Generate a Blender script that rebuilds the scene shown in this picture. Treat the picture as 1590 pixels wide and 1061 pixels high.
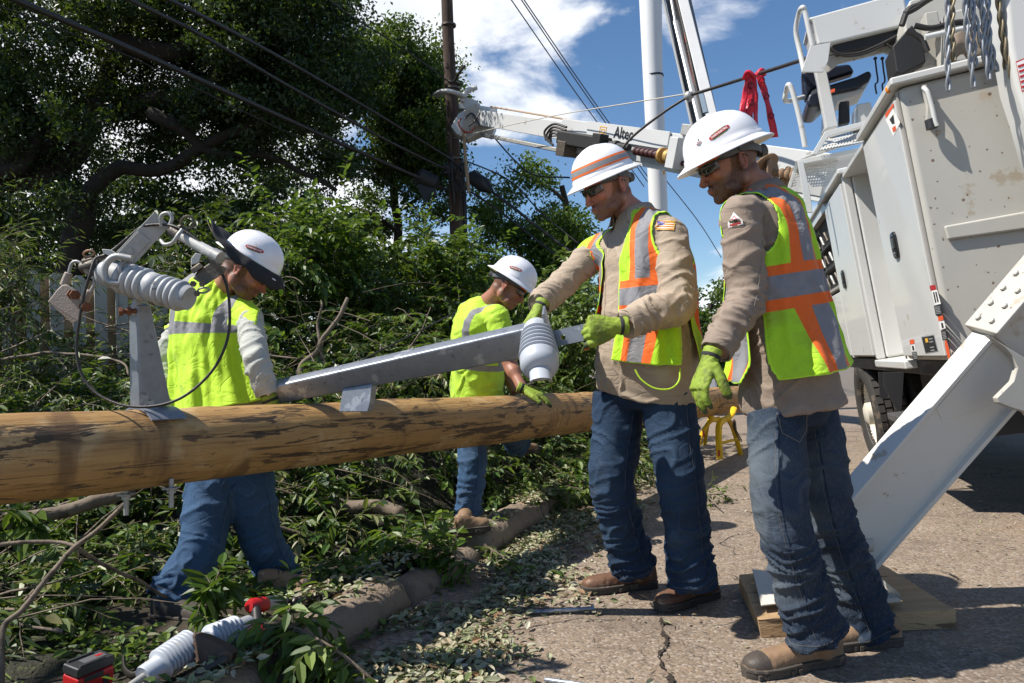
import bpy, math, random
import numpy as np
from mathutils import Vector, Matrix
from mathutils.bvhtree import BVHTree

random.seed(7); RNG = np.random.default_rng(11)
for o in list(bpy.data.objects): bpy.data.objects.remove(o)
SC = bpy.context.scene
COL = SC.collection
R = math.radians

# ---------------------------------------------------------------- camera
EYE = 1.05; FPX = 1150.0; CX, CY = 795.0, 530.5
cam_d = bpy.data.cameras.new('camera'); cam = bpy.data.objects.new('camera', cam_d); COL.objects.link(cam)
cam_d.sensor_width = 36.0; cam_d.lens = 36.0 * FPX / 1590.0; cam_d.clip_start = 0.05; cam_d.clip_end = 3000
CAMROT = Matrix.Rotation(R(90 + 1.62), 4, 'X') @ Matrix.Rotation(R(-2.0), 4, 'Z')
cam.matrix_world = Matrix.Translation((0, 0, EYE)) @ CAMROT
SC.camera = cam
CM = Matrix.Translation((0, 0, EYE)) @ CAMROT
# ---------------------------------------------------------------- world and sun
SUN_DIR = Vector((-0.75, -0.14, 1.0)).normalized()
el = math.asin(SUN_DIR.z); az = math.atan2(SUN_DIR.x, SUN_DIR.y)
w = bpy.data.worlds.new('World'); SC.world = w; w.use_nodes = True
nt = w.node_tree; nt.nodes.clear()
def N(nt, t, **k):
    n = nt.nodes.new(t)
    for a, b in k.items():
        if a.startswith('i_'):
            key = a[2:]
            key = int(key) if key.isdigit() else key
            n.inputs[key].default_value = b
        else: setattr(n, a, b)
    return n
out = N(nt, 'ShaderNodeOutputWorld'); bg = N(nt, 'ShaderNodeBackground'); bg.inputs[1].default_value = 0.050
sky = N(nt, 'ShaderNodeTexSky', sky_type='NISHITA'); sky.sun_disc = False
sky.sun_elevation = el; sky.sun_rotation = az; sky.altitude = 200; sky.air_density = 1.0; sky.dust_density = 0.1; sky.ozone_density = 3.0
hs = N(nt, 'ShaderNodeHueSaturation'); hs.inputs['Saturation'].default_value = 1.12; hs.inputs['Value'].default_value = 1.75
nt.links.new(sky.outputs[0], hs.inputs['Color'])
tc = N(nt, 'ShaderNodeTexCoord')
mp = N(nt, 'ShaderNodeMapping'); mp.inputs['Scale'].default_value = (1.0, 1.0, 1.9); mp.inputs['Location'].default_value = (0.35, 0.1, 0.42)
nt.links.new(tc.outputs['Generated'], mp.inputs[0])
n1 = N(nt, 'ShaderNodeTexNoise'); n1.inputs['Scale'].default_value = 4.6; n1.inputs['Detail'].default_value = 12; n1.inputs['Roughness'].default_value = 0.56; n1.inputs['Distortion'].default_value = 0.25
nt.links.new(mp.outputs[0], n1.inputs['Vector'])
# cloud banks stand in two parts of the sky
def bank(dirv, inner, outer):
    vm = N(nt, 'ShaderNodeVectorMath', operation='DOT_PRODUCT'); vm.inputs[1].default_value = dirv
    nt.links.new(tc.outputs['Generated'], vm.inputs[0])
    r = N(nt, 'ShaderNodeMapRange'); r.interpolation_type = 'SMOOTHSTEP'
    r.inputs[1].default_value = math.cos(outer); r.inputs[2].default_value = math.cos(inner)
    nt.links.new(vm.outputs['Value'], r.inputs[0]); return r.outputs[0]
def ray_dir(px, py):
    v = CM.to_3x3() @ Vector(((px - CX) / FPX, -(py - CY) / FPX, -1)); v.normalize(); return v
b1 = bank(ray_dir(735, 20), R(3), R(12)); b2 = bank(ray_dir(200, 300), R(4), R(22)); b3 = bank(ray_dir(1190, 470), R(1), R(9))
mx = N(nt, 'ShaderNodeMath', operation='MAXIMUM'); nt.links.new(b1, mx.inputs[0]); nt.links.new(b2, mx.inputs[1])
mx2 = N(nt, 'ShaderNodeMath', operation='MAXIMUM'); nt.links.new(mx.outputs[0], mx2.inputs[0]); nt.links.new(b3, mx2.inputs[1])
ma = N(nt, 'ShaderNodeMath', operation='MULTIPLY_ADD'); nt.links.new(mx2.outputs[0], ma.inputs[0]); ma.inputs[1].default_value = 0.24; nt.links.new(n1.outputs[0], ma.inputs[2])
rp = N(nt, 'ShaderNodeMapRange'); rp.interpolation_type = 'SMOOTHSTEP'; rp.inputs[1].default_value = 0.57; rp.inputs[2].default_value = 0.72
nt.links.new(ma.outputs[0], rp.inputs[0])
cm_ = N(nt, 'ShaderNodeMix', data_type='RGBA'); nt.links.new(rp.outputs[0], cm_.inputs['Factor'])
nt.links.new(hs.outputs[0], cm_.inputs['A'])
n2 = N(nt, 'ShaderNodeTexNoise'); n2.inputs['Scale'].default_value = 6; n2.inputs['Detail'].default_value = 6; nt.links.new(mp.outputs[0], n2.inputs['Vector'])
cr = N(nt, 'ShaderNodeMix', data_type='RGBA'); cr.inputs['A'].default_value = (9.5, 10.2, 11.8, 1); cr.inputs['B'].default_value = (17.5, 17.8, 18.0, 1)
nt.links.new(n2.outputs[0], cr.inputs['Factor']); nt.links.new(cr.outputs['Result'], cm_.inputs['B'])
nt.links.new(cm_.outputs['Result'], bg.inputs[0]); nt.links.new(bg.outputs[0], out.inputs[0])
sd = bpy.data.lights.new('sun', 'SUN'); sd.energy = 5.0; sd.angle = R(0.55); sd.color = (1.0, 0.94, 0.85)
so = bpy.data.objects.new('sun', sd); COL.objects.link(so)
so.rotation_euler = SUN_DIR.to_track_quat('Z', 'Y').to_euler(); so.location = (-8, -2, 14)
SC.view_settings.view_transform = 'Standard'; SC.view_settings.look = 'None'
SC.view_settings.exposure = 0.64; SC.view_settings.gamma = 1.0; SC.view_settings.use_curve_mapping = False

# ---------------------------------------------------------------- geometry helpers
def P(px, py, d):                      # a pixel and a depth become a place in the world
    return CM @ Vector(((px - CX) / FPX * d, -(py - CY) / FPX * d, -d))
def Pz(px, py, z):                     # where the sight line meets the height z
    o = Vector((0, 0, EYE)); v = CM.to_3x3() @ Vector(((px - CX) / FPX, -(py - CY) / FPX, -1))
    return o + v * ((z - EYE) / v.z)
WM = {}
def thing(name, label, cat, loc=(0, 0, 0), group=None, mat=None):
    o = bpy.data.objects.new(name, None); COL.objects.link(o); o.empty_display_size = 0.1
    m = mat if mat is not None else Matrix.Translation(loc)
    o.matrix_world = m; WM[o.name] = m.copy()
    o['label'] = label; o['category'] = cat
    if group: o['group'] = group
    return o
def tag(o, label=None, cat=None, group=None, kind=None):
    if label: o['label'] = label
    if cat: o['category'] = cat
    if group: o['group'] = group
    if kind: o['kind'] = kind
    return o
def perp(d):
    d = d.normalized(); a = Vector((0, 0, 1)) if abs(d.z) < 0.9 else Vector((1, 0, 0))
    u = d.cross(a).normalized(); return u, d.cross(u).normalized()
def frame(y, zhint=Vector((0, 0, 1))):  # columns: x, y (given), z
    y = Vector(y).normalized(); x = y.cross(Vector(zhint)).normalized(); z = x.cross(y)
    return Matrix((x, y, z)).transposed()
def spline(pts, n=8):
    pts = [Vector(p) for p in pts]; out = []
    q = [pts[0] * 2 - pts[1]] + pts + [pts[-1] * 2 - pts[-2]]
    for i in range(1, len(q) - 2):
        a, b, c, d = q[i - 1], q[i], q[i + 1], q[i + 2]
        for k in range(n):
            t = k / n
            out.append(0.5 * ((2 * b) + (c - a) * t + (2 * a - 5 * b + 4 * c - d) * t * t + (3 * b - a - 3 * c + d) * t ** 3))
    out.append(pts[-1]); return out
class MB:
    def __init__(s): s.v = []; s.f = []; s.m = []
    def add(s, vs, fs, m=0):
        b = len(s.v); s.v += [tuple(v) for v in vs]; s.f += [tuple(i + b for i in f) for f in fs]; s.m += [m] * len(fs); return s
    def box(s, c, size, Rm=None, m=0):
        c = Vector(c); hx, hy, hz = [a / 2 for a in size]
        vs = [Vector((x, y, z)) for x in (-hx, hx) for y in (-hy, hy) for z in (-hz, hz)]
        if Rm is not None: vs = [Rm @ v for v in vs]
        return s.add([c + v for v in vs], [(0, 1, 3, 2), (4, 6, 7, 5), (0, 4, 5, 1), (2, 3, 7, 6), (0, 2, 6, 4), (1, 5, 7, 3)], m)
    def box2(s, a, b, m=0):
        a = Vector(a); b = Vector(b)
        return s.box((a + b) / 2, [abs(q) for q in (b - a)], None, m)
    def rings(s, rings, m=0, caps=True, closed=False):
        n = len(rings[0]); b = []
        vs = [p for r in rings for p in r]; fs = []
        k = len(rings)
        for i in range(k if closed else k - 1):
            i2 = (i + 1) % k
            for j in range(n):
                j2 = (j + 1) % n
                fs.append((i * n + j, i * n + j2, i2 * n + j2, i2 * n + j))
        if caps and not closed:
            fs.append(tuple(range(n - 1, -1, -1))); fs.append(tuple((k - 1) * n + j for j in range(n)))
        return s.add(vs, fs, m)
    def tube(s, pts, r, n=12, m=0, caps=True, closed=False, flat=None, ref=None):
        pts = [Vector(p) for p in pts]; k = len(pts)
        if not hasattr(r, '__len__'): r = [r] * k
        rings = []; u = None
        for i in range(k):
            if closed: t = (pts[(i + 1) % k] - pts[i - 1])
            else: t = (pts[min(i + 1, k - 1)] - pts[max(i - 1, 0)])
            if t.length < 1e-9: t = Vector((0, 0, 1))
            t.normalize()
            if u is None:
                u = Vector(ref) if ref is not None else perp(t)[0]
                u = (u - t * u.dot(t)); u.normalize()
            else:
                u = u - t * u.dot(t); u.normalize()
            v = t.cross(u)
            ri = r[i]; ra, rb = (ri, ri) if not hasattr(ri, '__len__') else ri
            rings.append([pts[i] + u * (ra * math.cos(2 * math.pi * j / n)) + v * (rb * math.sin(2 * math.pi * j / n)) for j in range(n)])
        return s.rings(rings, m, caps, closed)
    def cyl(s, a, b, r, n=16, m=0, r2=None): return s.tube([a, b], [r, r if r2 is None else r2], n, m)
    def lathe(s, prof, o, axis, n=24, m=0, caps=True):     # prof: (radius, distance along axis)
        o = Vector(o); axis = Vector(axis).normalized(); u, v = perp(axis)
        return s.rings([[o + axis * h + (u * math.cos(2 * math.pi * j / n) + v * math.sin(2 * math.pi * j / n)) * r for j in range(n)] for r, h in prof], m, caps)
    def ell(s, c, rad, Rm=None, n=16, m=0):
        c = Vector(c); vs = []; k = n // 2
        rings = []
        for i in range(1, k):
            a = math.pi * i / k
            ring = []
            for j in range(n):
                b = 2 * math.pi * j / n
                p = Vector((rad[0] * math.sin(a) * math.cos(b), rad[1] * math.sin(a) * math.sin(b), -rad[2] * math.cos(a)))
                ring.append(c + (Rm @ p if Rm is not None else p))
            rings.append(ring)
        def T(p): return c + (Rm @ p if Rm is not None else p)
        base = len(s.v)
        s.rings(rings, m, False)
        nv = len(s.v); s.v += [tuple(T(Vector((0, 0, -rad[2])))), tuple(T(Vector((0, 0, rad[2]))))]
        for j in range(n):
            j2 = (j + 1) % n
            s.f.append((nv, base + j2, base + j)); s.m.append(m)
            s.f.append((nv + 1, base + (k - 2) * n + j, base + (k - 2) * n + j2)); s.m.append(m)
        return s
    def prism(s, poly, d, m=0):         # a 3-D polygon pushed along d
        d = Vector(d); n = len(poly); a = [Vector(p) for p in poly]; b = [p + d for p in a]
        nrm = sum(((a[i] - a[0]).cross(a[(i + 1) % n] - a[0]) for i in range(1, n)), Vector())
        fs = [tuple(range(n)), tuple(range(2 * n - 1, n - 1, -1))] + [(i, i + n, (i + 1) % n + n, (i + 1) % n) for i in range(n)]
        if nrm.dot(d) > 0: fs = [tuple(reversed(f)) for f in fs]
        return s.add(a + b, fs, m)
    def build(s, name, mats, parent=None, local=False, angle=38, bevel=0, smooth=True, attrs=None, seg=2):
        me = bpy.data.meshes.new(name); vs = s.v
        o = bpy.data.objects.new(name, me); COL.objects.link(o)
        if parent is not None:
            o.parent = parent; WM[o.name] = WM[parent.name].copy()
            if not local:
                inv = WM[parent.name].inverted(); a = np.array(vs, dtype=float).reshape(-1, 3)
                Mx = np.array(inv); vs = (a @ Mx[:3, :3].T + Mx[:3, 3]).tolist()
        else: WM[o.name] = Matrix.Identity(4)
        me.from_pydata(vs, [], s.f)
        for mt in (mats if isinstance(mats, (list, tuple)) else [mats]): me.materials.append(mt)
        me.polygons.foreach_set('material_index', s.m)
        if attrs:
            for k, a in attrs.items():
                at = me.attributes.new(k, 'FLOAT', 'POINT'); at.data.foreach_set('value', np.asarray(a, dtype=np.float32))
        me.polygons.foreach_set('use_smooth', [smooth] * len(me.polygons))
        me.update()
        if smooth and angle < 180: me.set_sharp_from_angle(angle=R(angle))
        if bevel:
            b = o.modifiers.new('bevel', 'BEVEL'); b.width = bevel; b.segments = seg; b.limit_method = 'ANGLE'; b.angle_limit = R(40); b.harden_normals = True
        return o
def rebase(o, loc):                      # move a top-level mesh's origin to loc, keeping it in place
    me = o.data; n = len(me.vertices); a = np.empty(n * 3); me.vertices.foreach_get('co', a)
    a = a.reshape(-1, 3) - np.array(loc); me.vertices.foreach_set('co', a.ravel()); o.location = loc; me.update()
    WM[o.name] = Matrix.Translation(loc); return o

# ---------------------------------------------------------------- numpy noise
_perm = RNG.permutation(512).astype(np.int64)
_perm = np.concatenate([_perm, _perm])
_grad = RNG.normal(size=(512, 3)); _grad /= np.linalg.norm(_grad, axis=1)[:, None]
def gnoise(p):
    p = np.asarray(p, dtype=float); i = np.floor(p).astype(np.int64); f = p - i
    u = f * f * f * (f * (f * 6 - 15) + 10); res = 0
    for dx in (0, 1):
        for dy in (0, 1):
            for dz in (0, 1):
                h = _perm[(_perm[(_perm[(i[:, 0] + dx) % 512] + i[:, 1] + dy) % 512] + i[:, 2] + dz) % 512] % 512
                g = _grad[h]; d = f - np.array([dx, dy, dz])
                wgt = (u[:, 0] if dx else 1 - u[:, 0]) * (u[:, 1] if dy else 1 - u[:, 1]) * (u[:, 2] if dz else 1 - u[:, 2])
                res = res + wgt * (g * d).sum(1)
    return res * 1.6
def solid(mb, voxel, iters=3, lam=0.5):
    """union of closed shapes -> one smooth closed surface (vertices, quads)"""
    me = bpy.data.meshes.new('tmp'); me.from_pydata(mb.v, [], mb.f); o = bpy.data.objects.new('tmp', me); COL.objects.link(o)
    r = o.modifiers.new('r', 'REMESH'); r.mode = 'VOXEL'; r.voxel_size = voxel; r.adaptivity = 0
    dg = bpy.context.evaluated_depsgraph_get(); ev = o.evaluated_get(dg); m2 = ev.to_mesh()
    n = len(m2.vertices); V = np.empty(n * 3); m2.vertices.foreach_get('co', V); V = V.reshape(-1, 3)
    F = np.array([list(p.vertices) if len(p.vertices) == 4 else list(p.vertices) + [p.vertices[-1]] for p in m2.polygons])
    ne = len(m2.edges); E = np.empty(ne * 2, dtype=np.int32); m2.edges.foreach_get('vertices', E); E = E.reshape(-1, 2)
    ev.to_mesh_clear(); bpy.data.objects.remove(o); bpy.data.meshes.remove(me)
    deg = np.bincount(E.ravel(), minlength=n).astype(float)[:, None]; deg[deg == 0] = 1
    def lap(V):
        S = np.zeros_like(V)
        for k in range(3):
            S[:, k] = np.bincount(E[:, 0], V[E[:, 1], k], n) + np.bincount(E[:, 1], V[E[:, 0], k], n)
        return S / deg - V
    for it in range(iters):
        V = V + lam * lap(V); V = V - (lam + 0.02) * 0.9 * lap(V) if it % 2 else V
    return V, F, E
def normals(V, F):
    a = V[F[:, 1]] - V[F[:, 0]]; b = V[F[:, 2]] - V[F[:, 0]]; c = V[F[:, 3]] - V[F[:, 0]]
    fn = np.cross(a, b) + np.cross(b, c); Nn = np.zeros_like(V)
    for k in range(4):
        for q in range(3): Nn[:, q] += np.bincount(F[:, k], fn[:, q], len(V))
    return Nn / (np.linalg.norm(Nn, axis=1)[:, None] + 1e-12)
def quads_obj(name, V, F, mats, parent=None, attrs=None, mi=None, local=False, solidify=0):
    mb = MB(); mb.v = V.tolist(); mb.f = [tuple(dict.fromkeys(f)) for f in F.tolist()]; mb.m = [0] * len(F) if mi is None else list(mi)
    o = mb.build(name, mats, parent, attrs=attrs, angle=180, local=local)
    if solidify:
        s = o.modifiers.new('s', 'SOLIDIFY'); s.thickness = solidify; s.offset = 0
    return o
def fast_mesh(name, V, F, mats, parent=None, attrs=None, smooth=False, mi=None):
    """large meshes of equal-sized faces, straight from arrays (world coordinates)"""
    me = bpy.data.meshes.new(name); n, k = F.shape
    if parent is not None:
        Mx = np.array(WM[parent.name].inverted()); V = V @ Mx[:3, :3].T + Mx[:3, 3]
    me.vertices.add(len(V)); me.vertices.foreach_set('co', V.astype(np.float32).ravel())
    me.loops.add(n * k); me.loops.foreach_set('vertex_index', F.astype(np.int32).ravel())
    me.polygons.add(n); me.polygons.foreach_set('loop_start', np.arange(0, n * k, k, dtype=np.int32))
    me.update(calc_edges=True)
    for mt in (mats if isinstance(mats, (list, tuple)) else [mats]): me.materials.append(mt)
    if mi is not None: me.polygons.foreach_set('material_index', mi.astype(np.int32))
    if attrs:
        for q, a in attrs.items():
            at = me.attributes.new(q, 'FLOAT', 'POINT'); at.data.foreach_set('value', np.asarray(a, dtype=np.float32))
    me.polygons.foreach_set('use_smooth', [smooth] * n)
    o = bpy.data.objects.new(name, me); COL.objects.link(o)
    if parent is not None: o.parent = parent; WM[o.name] = WM[parent.name].copy()
    else: WM[o.name] = Matrix.Identity(4)
    me.update(); return o

# ---------------------------------------------------------------- materials
def newmat(name):
    m = bpy.data.materials.new(name); m.use_nodes = True; nt = m.node_tree
    b = nt.nodes['Principled BSDF']; return m, nt, b
def L(nt, a, b): nt.links.new(a, b)
def mixc(nt, fac, a, b):
    n = N(nt, 'ShaderNodeMix', data_type='RGBA')
    for key, v in (('Factor', fac), ('A', a), ('B', b)):
        if hasattr(v, 'is_linked') or isinstance(v, bpy.types.NodeSocket): L(nt, v, n.inputs[key])
        else: n.inputs[key].default_value = v if key == 'Factor' else (*v, 1) if len(v) == 3 else v
    return n.outputs['Result']
def math_(nt, op, *a, clamp=False):
    n = N(nt, 'ShaderNodeMath', operation=op); n.use_clamp = clamp
    for i, v in enumerate(a):
        if isinstance(v, bpy.types.NodeSocket): L(nt, v, n.inputs[i])
        else: n.inputs[i].default_value = v
    return n.outputs[0]
def noise_(nt, vec, scale, detail=4, rough=0.55, dist=0):
    n = N(nt, 'ShaderNodeTexNoise'); n.inputs['Scale'].default_value = scale; n.inputs['Detail'].default_value = detail
    n.inputs['Roughness'].default_value = rough; n.inputs['Distortion'].default_value = dist
    if vec is not None: L(nt, vec, n.inputs['Vector'])
    return n.outputs[0]
def ramp_(nt, x, a, b):
    n = N(nt, 'ShaderNodeMapRange'); n.interpolation_type = 'SMOOTHSTEP'; n.inputs[1].default_value = a; n.inputs[2].default_value = b
    L(nt, x, n.inputs[0]); return n.outputs[0]
def coords(nt, stretch=(1, 1, 1), rot=(0, 0, 0)):
    t = N(nt, 'ShaderNodeTexCoord'); m = N(nt, 'ShaderNodeMapping'); m.inputs['Scale'].default_value = stretch; m.inputs['Rotation'].default_value = rot
    L(nt, t.outputs['Object'], m.inputs[0]); return m.outputs[0]
def attr_(nt, name):
    n = N(nt, 'ShaderNodeAttribute'); n.attribute_name = name; return n.outputs['Fac']
def bump_(nt, h, b, strength=0.3, dist=0.01):
    n = N(nt, 'ShaderNodeBump'); n.inputs['Strength'].default_value = strength; n.inputs['Distance'].default_value = dist
    L(nt, h, n.inputs['Height']); L(nt, n.outputs[0], b.inputs['Normal']); return n
MATS = {}
def mat(name, col, rough=0.5, metal=0.0, var=0.12, vs=6, bump=0.15, bs=80, spots=None, stretch=(1, 1, 1), coat=0, spec=0.5, specks=None, bd=0.004):
    """spots: list of (colour, threshold, scale) rust or dirt marks"""
    if name in MATS: return MATS[name]
    m, nt, b = newmat(name); v = coords(nt, stretch)
    c = mixc(nt, noise_(nt, v, vs, 6, 0.6), [q * (1 - var) for q in col], [min(1, q * (1 + var)) for q in col])
    r = None
    for i, (sc, th, s) in enumerate(spots or []):
        k = ramp_(nt, noise_(nt, v, s, 5, 0.62), th, th + 0.05); c = mixc(nt, k, c, sc)
    for (sc, s, r0, dens) in (specks or []):
        vo = N(nt, 'ShaderNodeTexVoronoi'); vo.inputs['Scale'].default_value = s; L(nt, v, vo.inputs['Vector']); sp = N(nt, 'ShaderNodeSeparateColor'); L(nt, vo.outputs['Color'], sp.inputs[0])
        k = math_(nt, 'LESS_THAN', math_(nt, 'ADD', vo.outputs['Distance'], math_(nt, 'MULTIPLY', noise_(nt, v, s * 3, 3), 0.16)), math_(nt, 'MULTIPLY', sp.outputs[1], r0)); k = math_(nt, 'MULTIPLY', k, math_(nt, 'GREATER_THAN', math_(nt, 'ADD', sp.outputs[0], math_(nt, 'MULTIPLY', noise_(nt, v, 1.4, 3), 0.8)), 1 - dens + 0.4)); c = mixc(nt, math_(nt, 'MULTIPLY', k, 0.85), c, sc)
    L(nt, c, b.inputs['Base Color']); b.inputs['Metallic'].default_value = metal
    rr = N(nt, 'ShaderNodeMapRange'); rr.inputs[3].default_value = max(0, rough - 0.1); rr.inputs[4].default_value = min(1, rough + 0.12)
    L(nt, noise_(nt, v, vs * 2.3, 4), rr.inputs[0]); L(nt, rr.outputs[0], b.inputs['Roughness'])
    b.inputs['Coat Weight'].default_value = coat; b.inputs['Specular IOR Level'].default_value = spec
    if bump: bump_(nt, noise_(nt, v, bs, 3), b, bump, bd)
    MATS[name] = m; return m
# ================================================================ ground
def mat_road():
    m, nt, b = newmat('road'); v = coords(nt)
    big = noise_(nt, v, 0.7, 4, 0.6); c = mixc(nt, big, (0.125, 0.092, 0.066), (0.30, 0.228, 0.162))
    ag = N(nt, 'ShaderNodeTexVoronoi'); ag.inputs['Scale'].default_value = 95; L(nt, v, ag.inputs['Vector'])
    sep = N(nt, 'ShaderNodeSeparateColor'); L(nt, ag.outputs['Color'], sep.inputs[0])
    c = mixc(nt, math_(nt, 'MULTIPLY', ramp_(nt, sep.outputs[0], 0.55, 1.0), 0.55), c, (0.40, 0.35, 0.30))
    c = mixc(nt, math_(nt, 'MULTIPLY', ramp_(nt, sep.outputs[1], 0.6, 1.0), 0.6), c, (0.045, 0.04, 0.037))
    c = mixc(nt, math_(nt, 'MULTIPLY', ramp_(nt, noise_(nt, v, 1.9, 7, 0.65), 0.50, 0.66), 0.5), c, (0.095, 0.075, 0.06))
    c = mixc(nt, math_(nt, 'MULTIPLY', ramp_(nt, noise_(nt, v, 1.1, 6, 0.7, 0.6), 0.56, 0.68), 0.5), c, (0.26, 0.17, 0.105))
    # cracks
    vv = N(nt, 'ShaderNodeVectorMath', operation='ADD'); L(nt, v, vv.inputs[0])
    nn = N(nt, 'ShaderNodeTexNoise'); nn.inputs['Scale'].default_value = 2.2; nn.inputs['Detail'].default_value = 5; L(nt, v, nn.inputs['Vector'])
    sc = N(nt, 'ShaderNodeVectorMath', operation='SCALE'); sc.inputs['Scale'].default_value = 0.7; L(nt, nn.outputs['Color'], sc.inputs[0]); L(nt, sc.outputs[0], vv.inputs[1])
    cr = N(nt, 'ShaderNodeTexVoronoi', feature='DISTANCE_TO_EDGE'); cr.inputs['Scale'].default_value = 0.55; L(nt, vv.outputs[0], cr.inputs['Vector'])
    k = math_(nt, 'SUBTRACT', 1.0, ramp_(nt, cr.outputs['Distance'], 0.0012, 0.0045)); k = math_(nt, 'MULTIPLY', k, ramp_(nt, noise_(nt, v, 1.6, 2), 0.42, 0.55))
    c = mixc(nt, k, c, (0.03, 0.024, 0.02)); L(nt, c, b.inputs['Base Color']); b.inputs['Roughness'].default_value = 0.88
    h = math_(nt, 'ADD', math_(nt, 'MULTIPLY', ag.outputs['Distance'], -0.6), math_(nt, 'MULTIPLY', noise_(nt, v, 140, 3), 0.5))
    h = math_(nt, 'SUBTRACT', h, math_(nt, 'MULTIPLY', k, 2.0)); bump_(nt, h, b, 0.75, 0.006); return m
def mat_soil():
    m, nt, b = newmat('soil'); v = coords(nt); c = mixc(nt, noise_(nt, v, 5, 8, 0.7), (0.022, 0.018, 0.012), (0.085, 0.062, 0.04))
    c = mixc(nt, ramp_(nt, noise_(nt, v, 14, 6), 0.52, 0.66), c, (0.04, 0.055, 0.018))
    L(nt, c, b.inputs['Base Color']); b.inputs['Roughness'].default_value = 0.95; bump_(nt, noise_(nt, v, 22, 8, 0.75), b, 1.0, 0.03); return m
M_ROAD = mat_road(); M_SOIL = mat_soil()
def kx(Y): return -0.71 + 0.40 * (Y - 2.76)              # the kerb line
KD = Vector((0.40, 1, 0)).normalized(); KN = Vector((-1, 0.40, 0)).normalized()   # along it, and away from the street
mb = MB()
g = 600
a, b_ = Vector((kx(-40), -40, 0)), Vector((kx(g), g, 0))
# the road sheet, displaced very slightly near the camera
nx, ny = 90, 120
rows = []
for j in range(ny + 1):
    Y = -3 + 20 * (j / ny)
    rows.append([Vector((kx(Y) + 0.02 + 9 * (i / nx) ** 1.5, Y, 0)) for i in range(nx + 1)])
vs = np.array([tuple(p) for r_ in rows for p in r_]); vs[:, 2] = gnoise(vs * 1.3) * 0.006
edge = np.zeros((ny + 1, nx + 1), bool); edge[0] = edge[-1] = True; edge[:, -1] = True; vs[edge.ravel(), 2] = 0
fs = [(j * (nx + 1) + i, j * (nx + 1) + i + 1, (j + 1) * (nx + 1) + i + 1, (j + 1) * (nx + 1) + i) for j in range(ny) for i in range(nx)]
mb.add(vs.tolist(), fs)
o = mb.build('road', M_ROAD); tag(o, kind='structure')
mb = MB(); Z = -0.012
mb.add([(-g, -g, Z), (g, -g, Z), (g, g, Z), (-g, g, Z)], [(0, 1, 2, 3)])
o = mb.build('ground', mat('ground_far', (0.13, 0.11, 0.09), 0.9, vs=0.5, bump=0.4, bs=20)); tag(o, kind='structure')
# planting strip, raised behind the kerb
mb = MB(); nx, ny = 110, 120; rows = []
for j in range(ny + 1):
    Y = -3 + 25 * (j / ny)
    for i in range(nx + 1):
        x = kx(Y) - 0.14 - 14 * (i / nx) ** 1.3; rows.append((x, Y, 0))
vs = np.array(rows, dtype=float); vs[:, 2] = 0.085 + gnoise(vs * 2.1) * 0.035 + gnoise(vs * 6) * 0.015
vs[:, 2] = np.maximum(vs[:, 2], 0.01)
mb.add(vs.tolist(), [(j * (nx + 1) + i, (j + 1) * (nx + 1) + i, (j + 1) * (nx + 1) + i + 1, j * (nx + 1) + i + 1) for j in range(ny) for i in range(nx)])
o = mb.build('planting_strip', M_SOIL, angle=180); tag(o, kind='structure')
# an open crack running down the road, filled with dirt
def crack(pts, w_, seed):
    S = spline([Pz(x, y, 0) for x, y in pts], 30); V = np.array([tuple(p) for p in S]); off = gnoise(V * 5 + seed) * 0.03 + gnoise(V * 42 + seed) * 0.010; wd = w_ * np.clip(0.25 + 2.2 * gnoise(V * 16 + seed + 4) + gnoise(V * 50) * 0.8 + 0.4, 0.15, 2.2); mb = MB(); rows = []
    for i in range(len(V)): rows += [(V[i, 0] + off[i] - wd[i], V[i, 1], 0.0085), (V[i, 0] + off[i] + wd[i], V[i, 1], 0.0085)]
    mb.add(rows, [(2 * i, 2 * i + 1, 2 * i + 3, 2 * i + 2) for i in range(len(V) - 1)]); o = mb.build('road_crack', mat('crack_dirt', (0.035, 0.024, 0.016), 0.95, var=0.5, vs=60, bump=1, bs=150, bd=0.01), smooth=False); tag(o, kind='structure')
crack([(1010, 935), (1022, 962), (1030, 1000), (1034, 1030), (1044, 1080)], 0.006, 1); crack([(1380, 845), (1440, 835), (1510, 842), (1600, 858)], 0.004, 5); crack([(1410, 900), (1450, 885), (1500, 905)], 0.003, 8)
# rolled concrete kerb with a broken joint
M_KERB = mat('kerb_concrete', (0.20, 0.155, 0.115), 0.9, var=0.45, vs=7, bump=0.9, bs=55, spots=[((0.12, 0.09, 0.06), 0.62, 5), ((0.10, 0.095, 0.04), 0.66, 3)], bd=0.01)
def kerb(y0, y1, jitter):
    n = int((y1 - y0) / 0.03); rings = []
    prof = [(0.035, -0.02), (0.03, 0.05), (0.005, 0.10), (-0.04, 0.128), (-0.09, 0.132), (-0.13, 0.125), (-0.17, 0.10), (-0.19, 0.05), (-0.19, -0.02)]
    for i in range(n + 1):
        t = i / n; Y = y0 + (y1 - y0) * t; e = min(1, min(i, n - i) / 2.2); e = math.sqrt(max(0, 1 - (1 - e) ** 2)) * 0.5 + 0.5
        r_ = []
        for (u, z) in prof:
            p = Vector((kx(Y), Y, 0)) - KN * (u * (0.75 + 0.25 * e)) + Vector((0, 0, z * e)); r_.append(p)
        rings.append(r_)
    mb = MB(); mb.rings(rings, 0, True)
    V = np.array(mb.v); d = gnoise(V * 9) * 0.014 + gnoise(V * 28) * 0.007 + gnoise(V * 60) * 0.003 + gnoise(V * 3) * 0.014 + jitter; V[:, 2] += d; V[:, 0] += gnoise(V * 8 + 7) * 0.008
    mb.v = V.tolist(); return mb
o = kerb(1.2, 3.28, 0.0).build('kerb', M_KERB, angle=180); tag(o, kind='structure')
o = kerb(3.31, 4.02, -0.05).build('kerb', M_KERB, angle=180); tag(o, kind='structure')
o = kerb(4.05, 4.9, 0.01).build('kerb', M_KERB, angle=180); tag(o, kind='structure')
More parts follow.
